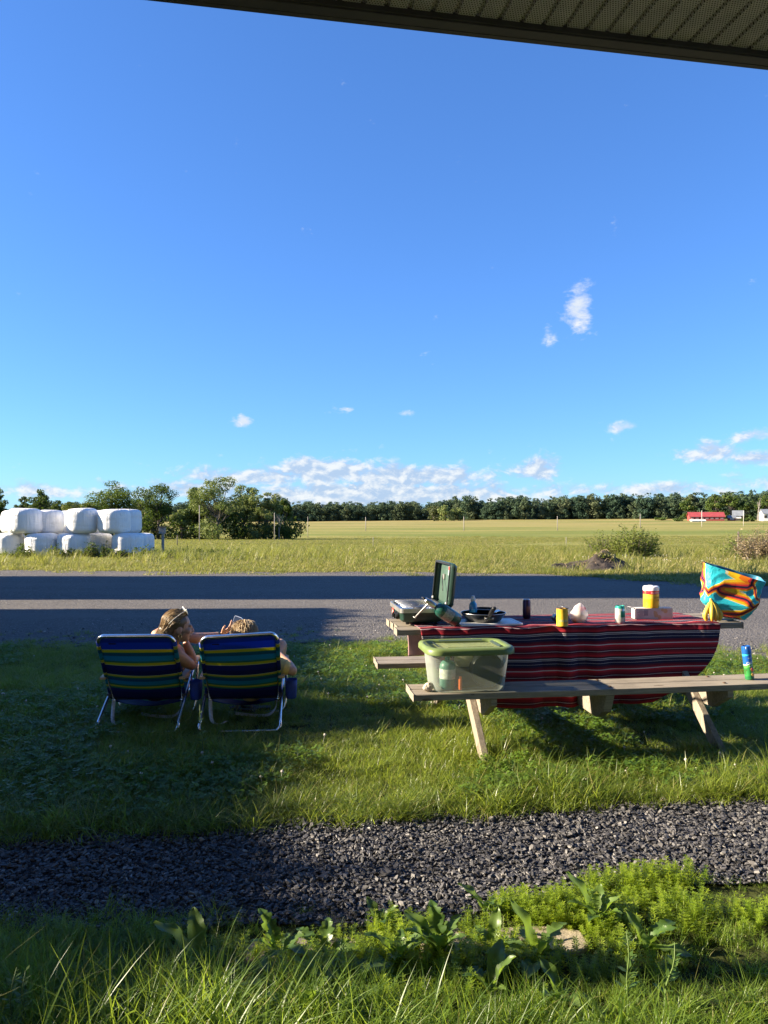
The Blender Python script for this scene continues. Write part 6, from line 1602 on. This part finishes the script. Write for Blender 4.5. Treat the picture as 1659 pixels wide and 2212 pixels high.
# ================================================================== people
def skin_mat(name, c): return M_(name, c, .48, var=.08, scale=20, spec=.4, sub=.12)
SKIN1 = skin_mat('skin_tanned', (.46, .25, .155)); SKIN2 = skin_mat('skin_fair', (.52, .31, .205))
def limb(b, pts, rs, k=5, n=14):
    P = smoothpath(pts, k); m = len(rs); Rr = []
    for i in range(len(P)):
        f = i / (len(P) - 1) * (m - 1); a = min(m - 2, int(f)); Rr.append(rs[a] + (rs[a + 1] - rs[a]) * (f - a))
    b.tube(P, Rr, n)
    b.ellipsoid(P[0], (Rr[0],) * 3, 10, 7); b.ellipsoid(P[-1], (Rr[-1],) * 3, 10, 7)
def head(b, M, s=1.0):
    """face looks along local +Y"""
    E = lambda c, r, rot=None: b.ellipsoid(Vector(c) * s, tuple(q * s for q in r), 18, 12, M, rot)
    E((0, -.012, .018), (.073, .092, .090)); E((0, .022, -.020), (.062, .070, .078)); E((0, .045, -.070), (.036, .042, .036)); E((0, .066, -.082), (.020, .020, .017))
    b.tube([M @ (Vector(p) * s) for p in ((0, .082, .018), (0, .098, -.006), (0, .108, -.026), (0, .094, -.036))], [.007 * s, .009 * s, .012 * s, .008 * s], 8)
    for q in (-1, 1):
        E((q * .012, .092, -.030), (.008, .010, .007)); E((q * .030, .074, .020), (.022, .016, .008)); E((q * .044, .058, -.018), (.022, .024, .020)); E((q * .074, -.006, -.012), (.009, .021, .031)); E((q * .031, .074, .004), (.014, .010, .010))
    E((0, .090, -.054), (.021, .010, .006)); E((0, .088, -.063), (.018, .010, .006))
def hand(b, M, s=1.0, curl=.5, thumb=1):
    """palm in local XY, fingers along +Y, palm side -Z"""
    b.ellipsoid(Vector((0, .045, 0)) * s, (.040 * s, .048 * s, .014 * s), 14, 10, M)
    for k, (x, L) in enumerate(((-.030, .066), (-.010, .076), (.011, .072), (.030, .056))):
        p = Vector((x, .082, 0)); a = 0; pts = [p]
        for f in (.45, .32, .23):
            a += curl * (.55 + .1 * k); p = p + Vector((x * .08, math.cos(a) * L * f, -math.sin(a) * L * f)); pts.append(p)
        b.tube([M @ (Vector(q) * s) for q in [(x * .8, .05, 0)] + pts], [.0095 * s, .0092 * s, .0086 * s, .0080 * s, .0064 * s], 8)
        b.ellipsoid(M @ (pts[-1] * s), (.0066 * s,) * 3, 8, 6)
    q = thumb; pts = [(q * .026, .018, -.004), (q * .046, .038, -.014), (q * .052, .060, -.024), (q * .046, .080, -.030)]
    b.tube([M @ (Vector(p) * s) for p in pts], [.013 * s, .011 * s, .0095 * s, .0070 * s], 8)
def body_obj(b, name, mat, parent, voxel=.0055, smooth=6, label=None):
    o = b.build(name, mat, parent)
    m = o.modifiers.new('join', 'REMESH'); m.mode = 'VOXEL'; m.voxel_size = voxel; m.use_smooth_shade = True
    s = o.modifiers.new('soft', 'SMOOTH'); s.factor = .5; s.iterations = smooth
    if label: o['label'] = label
    return o
def hair_mat(name, a, b_, c):
    m, t, o = out_mat(name); at = t.n('ShaderNodeAttribute', attribute_name='tint'); oi = t.noise(t.n('ShaderNodeTexCoord').outputs['Object'], 60.0, 3)
    col = t.ramp(t.math('ADD', t.math('MULTIPLY', at.outputs['Fac'], .8), t.math('MULTIPLY', oi, .2)), [(0, a), (.5, b_), (1, c)])
    p = t.n('ShaderNodeBsdfPrincipled', {'Base Color': col, 'Roughness': .38, 'Specular IOR Level': .5, 'Anisotropic': .5}); tr = t.n('ShaderNodeBsdfTranslucent', {'Color': col})
    mx = t.n('ShaderNodeMixShader', {0: .2, 1: p.outputs[0], 2: tr.outputs[0]}); t.t.links.new(mx.outputs[0], o.inputs[0]); return m
def strands(name, paths, r, mat, parent, g):
    V = []; Fq = []; ti = []
    for pts in paths:
        P = smoothpath(pts, 4); tt = g.uniform(); b = MB(); n = len(P)
        b.tube(P, [r * (1 - .6 * (i / (n - 1)) ** 2) for i in range(n)], 3, caps=False)
        o0 = len(V); V += [tuple(q) for q in b.v]; Fq += [tuple(o0 + k for k in f) for f in b.f]; ti += [tt] * len(b.v)
    o = bpy.data.objects.new(name, arr_mesh(name, np.array(V), Fq, ti)); COL.objects.link(o); o.parent = parent; o.data.materials.append(mat); o['kind'] = 'stuff'
    return o
V3 = Vector
# ---------------- the woman, leaning on the right armrest, phone in the outstretched hand
wm = thing('person', 'woman with tied-back hair leaning over and holding out a phone', 'person', (-1.70, 5.62, 0))
inv = T(1.70, -5.62, 0)
def loc(b): b.v = [inv @ p for p in b.v]; return b
b = MB()
hc = V3((-1.452, 5.43, .728)); fy = V3((.90, .44, -.10)).normalized(); fz = (V3((.10, .0, 1)) - fy * V3((.10, 0, 1)).dot(fy)).normalized(); fx = fy.cross(fz)
HM = frame(hc, fx, fy, fz); head(b, HM, 1.0)
limb(b, [V3((-1.545, 5.50, .555)), V3((-1.51, 5.475, .615)), hc + fy * -.015 + V3((0, 0, -.06))], [.058, .050, .047])
limb(b, [V3((-1.70, 5.74, .27)), V3((-1.655, 5.665, .38)), V3((-1.58, 5.59, .50)), V3((-1.545, 5.54, .555))], [.125, .108, .112, .070])
b.ellipsoid((-1.57, 5.585, .505), (.125, .10, .10), 18, 12)
sr, er, wr_ = V3((-1.478, 5.435, .538)), V3((-1.400, 5.60, .425)), V3((-1.425, 5.545, .590))
limb(b, [V3((-1.54, 5.50, .53)), sr, sr.lerp(er, .55) + V3((.012, -.018, -.006)), er], [.060, .052, .044, .037])
limb(b, [er, er.lerp(wr_, .4) + V3((.012, .0, .0)), wr_], [.038, .037, .026])
HR = frame(wr_ + V3((0, 0, -.01)), V3((.2, -.9, .2)).normalized(), V3((-.12, .12, .98)).normalized(), V3((.95, .2, -.05)).normalized())
hy = V3((-.10, .05, .99)).normalized(); hx = V3((-.4, .9, 0)); hx = (hx - hy * hx.dot(hy)).normalized(); HR = frame(wr_, hx, hy, hx.cross(hy)); hand(b, HR, .88, 1.0, 1)
sl_, el, wl_ = V3((-1.645, 5.60, .638)), V3((-1.405, 5.735, .600)), V3((-1.250, 5.88, .598))
limb(b, [V3((-1.575, 5.565, .545)), sl_, sl_.lerp(el, .5) + V3((0, .02, .014)), el], [.062, .056, .046, .040])
limb(b, [el, el.lerp(wl_, .4) + V3((.0, .0, -.004)), wl_], [.041, .038, .027])
hy = V3((.74, .10, .62)).normalized(); hx = V3((.30, .93, -.2)); hx = (hx - hy * hx.dot(hy)).normalized(); HL = frame(wl_ + V3((.012, 0, .004)), hx, hy, hx.cross(hy)); hand(b, HL, .90, .55, -1)
for s, kx in ((-1, -1.80), (1, -1.62)):
    kn = V3((kx, 6.06, .40)); ft = V3((kx + .02, 6.36, .07)); limb(b, [V3((-1.70 + s * .08, 5.74, .265)), V3((kx, 5.86, .36)), kn], [.095, .080, .058]); limb(b, [kn, kn.lerp(ft, .4) + V3((0, -.02, 0)), ft], [.056, .054, .036])
    limb(b, [ft + V3((0, -.03, -.02)), ft + V3((0, .08, -.035)), ft + V3((0, .16, -.045))], [.038, .036, .026])
body_obj(loc(b), 'body', SKIN1, wm, .0052, 5)
b = MB(); limb(b, [V3((-1.70, 5.74, .26)), V3((-1.655, 5.665, .38)), V3((-1.585, 5.593, .475))], [.131, .115, .119]); b.ellipsoid((-1.573, 5.587, .485), (.131, .106, .075), 18, 12)
for s in ((V3((-1.50, 5.46, .545)), V3((-1.52, 5.47, .592)), V3((-1.54, 5.43, .51))), (V3((-1.60, 5.57, .53)), V3((-1.61, 5.56, .60)), V3((-1.60, 5.48, .53)))): limb(b, s, [.012, .011, .012])
TOPM = M_('tank_top_dark', (.045, .018, .035), .85, var=.2, scale=30); body_obj(loc(b), 'tank_top', TOPM, wm, .006, 4)
b = MB()
for s, kx in ((-1, -1.80), (1, -1.62)): limb(b, [V3((-1.70 + s * .075, 5.74, .265)), V3((kx, 5.84, .345))], [.108, .096])
b.ellipsoid((-1.70, 5.75, .255), (.165, .13, .10)); body_obj(loc(b), 'shorts', M_('shorts_navy', (.015, .017, .04), .85, var=.2), wm, .007, 4)
# hair: skull cap plus strands drawn back into a low knot
HAIR1 = hair_mat('hair_blond_brown', (.085, .050, .024), (.30, .19, .085), (.62, .46, .24))
b = MB(); HI = inv @ HM
b.ellipsoid((0, -.022, .026), (.081, .094, .093), 22, 15, HI); b.ellipsoid((0, -.092, -.030), (.052, .045, .052), 16, 11, HI); b.ellipsoid((0, -.06, -.045), (.066, .05, .05), 16, 11, HI)
for i, p in enumerate(b.v):
    q = HI.inverted() @ p
    if q.y > .052 - .10 * max(0, .03 - q.z) * 3 or (q.z < -.02 and q.y > -.028): b.v[i] = HI @ (q * .80 + V3((0, -.012, .002)))
hc_o = b.build('hair', HAIR1, wm); mm = hc_o.modifiers.new('j', 'REMESH'); mm.mode = 'VOXEL'; mm.voxel_size = .006; mm.use_smooth_shade = True
g = np.random.default_rng(3); paths = []
for k in range(900):
    a = g.uniform(-1.5, 1.5); lift = 1.02 + .05 * g.uniform(); ca, sa = math.cos(a), math.sin(a)
    t0 = (.95 - .75 * abs(sa) ** 2) * g.uniform(.1, 1.0); t1 = -(1.55 + .45 * ca) * g.uniform(.8, 1.0)
    pts = []
    for f in (0, .22, .45, .68, .88):
        t_ = t0 + (t1 - t0) * f; k2 = max(.25, ca)
        pts.append(V3((.081 * sa * lift * (1 - .25 * f * f), -.022 + .094 * (.35 + .65 * k2) * math.sin(t_) * lift, .026 - .03 * abs(sa) ** 3 + .093 * (.30 + .70 * k2) * math.cos(t_) * lift)))
    pts.append(V3((.03 * sa + .010 * g.normal(), -.122 + .012 * g.normal(), -.060 + .014 * g.normal())))
    paths.append([HI @ (p + V3(tuple(g.normal(size=3) * .0016))) for p in pts])
for k in range(46):
    s = g.choice((-1, 1)); p0 = V3((s * .066, .02 * g.normal(), -.02)); paths.append([HI @ p for p in (p0, p0 + V3((s * .012, -.03, -.03)), p0 + V3((s * .004 * g.normal(), -.05 + .03 * g.normal(), -.085)))])
strands('hair_strands', paths, .0017, HAIR1, hc_o, g)
b = MB(); b.tube([HI @ V3((.078 + .001 * math.sin(a), .004 + .011 * math.cos(a), -.052 + .013 * math.sin(a))) for a in [2 * math.pi * k / 16 for k in range(17)]], .0022, 6); b.build('earring', M_('gold', (.75, .55, .25), .25, 1.0), wm)
b = MB(); dv = (wl_ - el).normalized(); c0 = wl_ - dv * .018; b.tube([c0 - dv * .010, c0 + dv * .010], .0305, 16, inv); b.build('wristband', JOINT, wm)
for s, kx in ((-1, -1.78), (1, -1.60)):
    b = MB(); rg = []
    for y, w_, h_ in ((-.085, .030, .07), (-.05, .038, .075), (.02, .040, .060), (.10, .044, .045), (.15, .038, .035), (.175, .02, .02)): rg.append([(kx + w_ * math.cos(a), 6.42 + y, .022 + max(0, h_ * math.sin(a)) + (.0 if math.sin(a) > 0 else -.02)) for a in [2 * math.pi * q / 16 for q in range(16)]])
    loft(b, rg, True, True, inv); b.build('shoe', M_('shoe_dark', (.03, .03, .04), .7), wm)
# sunglasses pushed up on the hair
sg = thing('sunglasses', 'white cat-eye sunglasses pushed up on the hair', 'sunglasses', hc)
GL = T(*(-hc)) @ HM; WHF = M_('white_frame', (.75, .73, .66), .35, var=.05); LENS = M_('lens_tinted', (.10, .14, .13), .12, var=.1, spec=.8)
for s in (-1, 1):
    out = [(.010, -.012), (.012, .012), (.040, .020), (.066, .026), (.060, .002), (.046, -.018), (.024, -.022)]
    base = V3((0, .040, .112)); X_ = V3((1, 0, 0)); Yv = V3((0, -.45, .89)).normalized(); Zv = X_.cross(Yv)
    fm = GL @ frame(base, X_, Yv, Zv)
    b = MB(); P_ = [fm @ V3((s * x, y, 0)) for x, y in out]; b.tube(P_ + [P_[0]], .0032, 6); b.build('rim', WHF, sg)
    b = MB(); b.prism([(s * x, y) for x, y in (out if s > 0 else out[::-1])], .0018, fm); b.build('lens', LENS, sg, smooth=False)
    b = MB(); b.tube([GL @ V3(p) for p in ((s * .066, .030, .130), (s * .076, -.01, .105), (s * .084, -.06, .062), (s * .082, -.085, .030))], .0016, 6); b.build('temple', WHF, sg)
b = MB(); b.tube([GL @ V3((-.010, .038, .116)), GL @ V3((0, .036, .120)), GL @ V3((.010, .038, .116))], .0028, 6); b.build('bridge', WHF, sg)
# phone in her hand
ph = thing('phone', 'black phone with silver edge held up before the other head', 'phone', W(510, 1352, 5.95))
PM = Matrix.Rotation(R(-24), 4, 'Z') @ Matrix.Rotation(R(14), 4, 'Y') @ Matrix.Rotation(R(-10), 4, 'X')
b = MB(); loft(b, [[(x - .0375, z, y - .074) for x, y, z in rrect(.075, .148, .012, zz, 4)] for zz in (-.004, .004)], M=PM); b.build('phone_case', M_('phone_silver', (.62, .60, .58), .3, .8), ph, smooth=False)
b = MB(); loft(b, [[(x - .0345, z, y - .071) for x, y, z in rrect(.069, .142, .010, zz, 4)] for zz in (-.0052, -.0042)], M=PM); b.build('screen', M_('phone_screen', (.02, .018, .02), .1, spec=.8), ph, smooth=False)

# ---------------- the child, head just above the chair back
kd = thing('person', 'child with blond hair in a yellow shirt slouching low in the chair', 'person', (-1.0, 5.62, 0))
inv = T(1.0, -5.62, 0)
b = MB(); hc2 = V3((-1.004, 5.525, .640)); fy = V3((-.25, .95, -.14)).normalized(); fz = (V3((0, .12, 1)) - fy * V3((0, .12, 1)).dot(fy)).normalized(); fx = fy.cross(fz); HM2 = frame(hc2, fx, fy, fz); head(b, HM2, .93)
limb(b, [V3((-1.0, 5.52, .50)), V3((-1.005, 5.52, .57)), hc2 + V3((0, 0, -.05))], [.05, .042, .040])
limb(b, [V3((-1.0, 5.78, .235)), V3((-1.0, 5.70, .33)), V3((-1.0, 5.62, .44)), V3((-1.0, 5.57, .49))], [.11, .10, .10, .06])
sh, el2, wr2 = V3((-.875, 5.60, .462)), V3((-.668, 5.60, .385)), V3((-.80, 5.80, .475))
limb(b, [V3((-.95, 5.60, .46)), sh, sh.lerp(el2, .5), el2], [.055, .048, .043, .036]); limb(b, [el2, el2.lerp(wr2, .4) + V3((.01, 0, .0)), wr2], [.037, .034, .024])
hy = V3((-.45, .75, .25)).normalized(); hx = V3((0, 0, 1)); hx = (hx - hy * hx.dot(hy)).normalized(); hand(b, frame(wr2, hx, hy, hx.cross(hy)), .82, .8, 1)
sh3, el3, wr3 = V3((-1.13, 5.61, .455)), V3((-1.25, 5.66, .36)), V3((-1.16, 5.86, .42)); limb(b, [V3((-1.05, 5.60, .45)), sh3, sh3.lerp(el3, .5), el3], [.055, .046, .040, .034]); limb(b, [el3, wr3], [.034, .024]); hand(b, frame(wr3, V3((0, 0, 1)), V3((.6, .8, 0)), V3((-.8, .6, 0))), .82, .8, -1)
for hip, kn, ft in ((V3((-.94, 5.78, .25)), V3((-.812, 6.00, .500)), V3((-.86, 6.20, .07))), (V3((-1.07, 5.78, .25)), V3((-1.12, 6.02, .43)), V3((-1.10, 6.26, .07)))):
    limb(b, [hip, hip.lerp(kn, .5) + V3((0, 0, .02)), kn], [.085, .072, .056]); limb(b, [kn, kn.lerp(ft, .35) + V3((.0, -.03, 0)), ft], [.055, .052, .033]); limb(b, [ft + V3((0, -.03, -.02)), ft + V3((0, .07, -.035)), ft + V3((0, .13, -.045))], [.035, .033, .024])
body_obj(loc(b), 'body', SKIN2, kd, .0055, 5)
b = MB(); limb(b, [V3((-1.0, 5.79, .235)), V3((-1.0, 5.71, .33)), V3((-1.0, 5.63, .44)), V3((-1.0, 5.59, .475))], [.120, .112, .112, .085]); limb(b, [V3((-.93, 5.60, .46)), sh, sh.lerp(el2, .70)], [.072, .066, .060]); limb(b, [V3((-1.07, 5.60, .455)), sh3, sh3.lerp(el3, .45)], [.07, .064, .06])
SHIRT = M_('shirt_yellow', (.55, .43, .16), .85, var=.10, scale=18, bump=.004, bscale=24); body_obj(loc(b), 't_shirt', SHIRT, kd, .006, 3)
b = MB(); q = sh.lerp(el2, .70); dv = (el2 - sh).normalized(); b.tube([q - dv * .004, q + dv * .012], .0605, 18, inv); b.build('sleeve_hem', SHIRT, kd)
b = MB()
for hip, kn in ((V3((-.94, 5.78, .25)), V3((-.812, 6.00, .500))), (V3((-1.07, 5.78, .25)), V3((-1.12, 6.02, .43)))): limb(b, [hip, hip.lerp(kn, .55)], [.10, .088])
b.ellipsoid((-1.0, 5.78, .240), (.15, .12, .09)); body_obj(loc(b), 'shorts', M_('shorts_blue', (.02, .06, .20), .8, var=.2), kd, .007, 4)
HAIR2 = hair_mat('hair_blond', (.20, .13, .065), (.46, .33, .18), (.75, .60, .38)); HI = inv @ HM2
b = MB(); b.ellipsoid((0, -.016, .026), (.079, .094, .086), 22, 15, HI); b.ellipsoid((0, -.055, -.045), (.068, .045, .07), 16, 11, HI)
for i, p in enumerate(b.v):
    q = HI.inverted() @ p
    if q.y > .045 or (q.z < -.01 and q.y > -.01): b.v[i] = HI @ (q * .80 + V3((0, -.012, .002)))
h2 = b.build('hair', HAIR2, kd); mm = h2.modifiers.new('j', 'REMESH'); mm.mode = 'VOXEL'; mm.voxel_size = .006; mm.use_smooth_shade = True
paths = []
for k in range(460):
    a = g.uniform(0, 6.283); st = .5 * g.uniform() + .1; L = g.uniform(.5, 1.15); crown = V3((.006 * g.normal(), -.03 + .006 * g.normal(), .113))
    d = V3((math.sin(a), math.cos(a), 0)); rr = .5 * g.normal()
    if d.y > .5: L *= .6
    def sp3(t_, a_): th = t_ * 1.75; return V3((.086 * math.sin(th) * math.sin(a_), -.016 + .101 * math.sin(th) * math.cos(a_), .026 + .093 * math.cos(th)))
    paths.append([HI @ (sp3(.05 + f * L, a + rr * f * .5) * (1 + .05 * abs(g.normal()) * f) + V3(tuple(g.normal(size=3) * .003 * (1 + 2 * f)))) for f in (0, .25, .5, .75, 1.0)])
strands('hair_strands', paths, .0017, HAIR2, h2, g)
for kx, ky in ((-.86, 6.26), (-1.10, 6.32)):
    b = MB(); rg = []
    for y, w_, h_ in ((-.08, .028, .06), (-.05, .036, .065), (.02, .038, .055), (.08, .040, .042), (.12, .035, .032), (.14, .02, .018)): rg.append([(kx + w_ * math.cos(a), ky + y, .022 + max(0, h_ * math.sin(a)) + (.0 if math.sin(a) > 0 else -.02)) for a in [2 * math.pi * q / 16 for q in range(16)]])
    loft(b, rg, True, True, inv); b.build('shoe', M_('shoe_grey', (.09, .09, .10), .7), kd)
# pair of dark shoes left on the grass below the chairs
for k, (sx, sy, rz, lb) in enumerate(((-.985, 5.93, .3, 'dark sandal standing below the front of the child chair'), (-1.08, 5.90, -.2, 'dark sandal lying next to the other sandal'))):
    t = thing('sandal', lb, 'sandal', (sx, sy, .02), rz + 1.4); b = MB(); b.prism([(-.04, -.11), (.035, -.11), (.045, .02), (.04, .11), (0, .13), (-.04, .10), (-.045, 0)], .022); b.build('sole', M_('sandal_sole', (.03, .028, .028), .8), t, smooth=False, bevel=.004)
    b = MB(); b.tube([(-.042, .03, .015), (-.03, .035, .05), (0, .04, .062), (.03, .035, .05), (.042, .03, .015)], .011, 8, flat=1.6); b.build('strap', M_('sandal_strap', (.10, .09, .09), .7), t)
# ================================================================== weeds and stone slab in the foreground
SLABM = M_('slab_stone', (.22, .185, .13), .9, var=.35, scale=7, bump=.012, bscale=18, dirt=((.10, .10, .04), .5))
for k, (dx, L, lb) in enumerate(((-.40, .42, 'flat tan stone slab half buried in the weeds, left piece'), (.30, .60, 'flat tan stone slab half buried in the weeds, right piece'))):
    b = MB(); g = random.Random(k + 3); n = 22; out = []
    for i in range(n):
        a = 2 * math.pi * i / n; out.append((L / 2 * math.copysign(abs(math.cos(a)) ** .6, math.cos(a)) * g.uniform(.93, 1.05), .10 * math.copysign(abs(math.sin(a)) ** .6, math.sin(a)) * g.uniform(.85, 1.1)))
    b.prism(out, .05); o_ = b.build('stone_slab', SLABM, smooth=False, bevel=.008); o_.location = (SLAB_C.x + dx, SLAB_C.y + .10 * dx, -.032); o_.rotation_euler = (R(-2), R(1), R(6)); tag(o_, lb, 'stone slab')
WLEAF = leaf_mat('weed_leaf', (.050, .110, .020), (.140, .205, .045), (.20, .24, .06), .0, .42, .5, (.30, .45, .03)); WSTEM = M_('weed_stem', (.10, .15, .04), .6)
def leaf_mesh(L, w, lobes, curl, seed, fr=6.5):
    g = random.Random(seed); n = 30; V = []; Fq = []
    for i in range(n + 1):
        t = i / n; prof = math.sin(math.pi * min(1, t ** 1.1 * .97 + .02)) ** .8
        saw = (t * fr + .35 * math.sin(seed)) % 1.0                      # backward-pointing teeth
        lob = 1 - lobes * (1 - saw) ** 1.3 if .15 < t < .88 else 1
        jl, jr = g.uniform(.93, 1.07), g.uniform(.93, 1.07)
        half = w * prof * lob * .5 + .0018 + (.002 if t < .15 else 0)
        y = L * (t - .22 * curl * t * t); z = L * (.16 * math.sin(t * 1.6) - curl * .6 * t * t)
        wv = .10 * w * math.sin(t * 13 + seed * 2); wr = .10 * w * math.sin(t * 16 + seed * 3 + 1)
        V += [(-half * jl, y - .02 * L * (1 - saw) * lobes, z + half * .30 + wv), (-half * .5, y, z + half * .10 + wv * .3), (0, y, z - .0025), (half * .5, y, z + half * .10 + wr * .3), (half * jr, y - .02 * L * (1 - saw) * lobes, z + half * .30 + wr)]
    for i in range(n):
        for k in range(4): a = i * 5 + k; Fq.append((a, a + 1, a + 6, a + 5))
    me = arr_mesh('leaf', np.array(V), Fq, [g.random()] * len(V)); me.materials.append(WLEAF); return me
LEAVES = [leaf_mesh(.16, .050, .14, .45, 1, 9), leaf_mesh(.15, .052, .58, .6, 2, 5.5), leaf_mesh(.18, .056, .12, .3, 3, 11), leaf_mesh(.13, .046, .66, .85, 4, 6), leaf_mesh(.15, .050, .40, .7, 5, 7)]
def weed(label, x, y, n, sc, seed, up=.9, group='broad-leaved weeds before the stone bed'):
    g = random.Random(seed); t = thing('broadleaf_weed', label, 'weed', (x, y, 0), 0, group)
    b = MB(); b.lathe([(.012 * sc, -.01), (.014 * sc, .012), (.004, .03)], 8); b.build('crown_root', WSTEM, t)
    for k in range(n):
        o = bpy.data.objects.new('leaf', LEAVES[g.randrange(5)]); COL.objects.link(o); o.parent = t
        a = 2 * math.pi * k / n + g.uniform(-.4, .4); s = sc * g.uniform(.6, 1.05)
        o.location = (.008 * math.cos(a), .008 * math.sin(a), .012); o.scale = (s, s, s); o.rotation_euler = Euler((R(90) * g.uniform(.12, up * .85), 0, a - math.pi / 2), 'XYZ')
def gp(px, py): D = CAM_H * F / (py - 1118); return (px - 829.5) * D / F, D
for i, (px, py, n, sc, lb) in enumerate([
        (600, 2075, 7, 1.15, 'broad-leaved weed left of the stone slab'), (700, 2080, 7, 1.1, 'upright dock weed before the left slab end'), (860, 2085, 8, 1.3, 'tall dock with two upright leaves before the slab'), (950, 2070, 9, 1.25, 'big ragged weed in the middle before the slab'),
        (1065, 2060, 7, 1.2, 'dark round-leaved weed between the slab pieces'), (1160, 2080, 8, 1.15, 'pale ragged weed at the right slab piece'), (1290, 2000, 7, 1.35, 'sunlit weed with pale upright leaves right of the slab'), (1395, 2055, 7, 1.1, 'dark shaded weed right of the pale upright one'),
        (430, 2090, 6, 1.15, 'weed with one silvery leaf in the dark grass'), (540, 2130, 6, .95, 'shaded weed among the long grass'), (660, 2205, 6, 1.15, 'ragged dandelion weed at the lower frame edge'), (760, 2140, 6, 1.0, 'lobed weed leaning over the shaded grass'),
        (415, 2225, 4, 1.15, 'pale leaf cluster at the bottom of the frame'), (1060, 2150, 6, 1.0, 'weed in the shadow band before the slab'), (1215, 2170, 5, .95, 'small weed right of the shadow band'), (1050, 1975, 5, .95, 'light green weed at the edge of the stone bed'), (820, 2010, 5, .8, 'small bright weed behind the slab')]):
    x, y = gp(px, py); weed(lb, x, y, n, sc, 30 + i)
# tall flowering stalks
def stalk(label, px, py, h, seed, lean=.1):
    g = random.Random(seed); x, y = gp(px, py); t = thing('weed_stalk', label, 'weed', (x, y, 0), 0, 'tall weed stalks')
    b = MB(); P_ = [V3((lean * h * (k / 6) ** 1.4, .02 * math.sin(k), h * k / 6)) for k in range(7)]; b.tube(P_, [.0042 - .0005 * k for k in range(7)], 6); b.build('stem', WSTEM, t)
    V = []; Fq = []; ti = []
    for k in range(26):
        u = g.uniform(.2, 1); i = min(5, int(u * 6)); p = P_[i].lerp(P_[i + 1], u * 6 - i); a = g.uniform(0, 6.28); L = .035 * (1.3 - u) + .008
        d = V3((math.cos(a), math.sin(a), .5)).normalized() * L; s = d.cross(V3((0, 0, 1))).normalized() * L * .22; n0 = len(V)
        V += [tuple(p), tuple(p + d * .5 - s), tuple(p + d), tuple(p + d * .5 + s)]; Fq.append((n0, n0 + 1, n0 + 2, n0 + 3)); ti += [g.random()] * 4
    me = arr_mesh('stalk_leaves', np.array(V), Fq, ti); me.materials.append(WLEAF); o = bpy.data.objects.new('stalk_leaves', me); COL.objects.link(o); o.parent = t
stalk('tall leafy stalk in the lower left corner', 14, 2290, .26, 3, .12); stalk('thin stalk next to the corner stalk', 48, 2280, .24, 4, .05)
stalk('thin seed stalk rising from the right foreground grass', 1360, 2180, .24, 5, -.05); stalk('second seed stalk right of the first one', 1440, 2190, .22, 6, .1); stalk('pale stalk standing behind the chairs gap', 437, 1640, .34, 7, -.04)
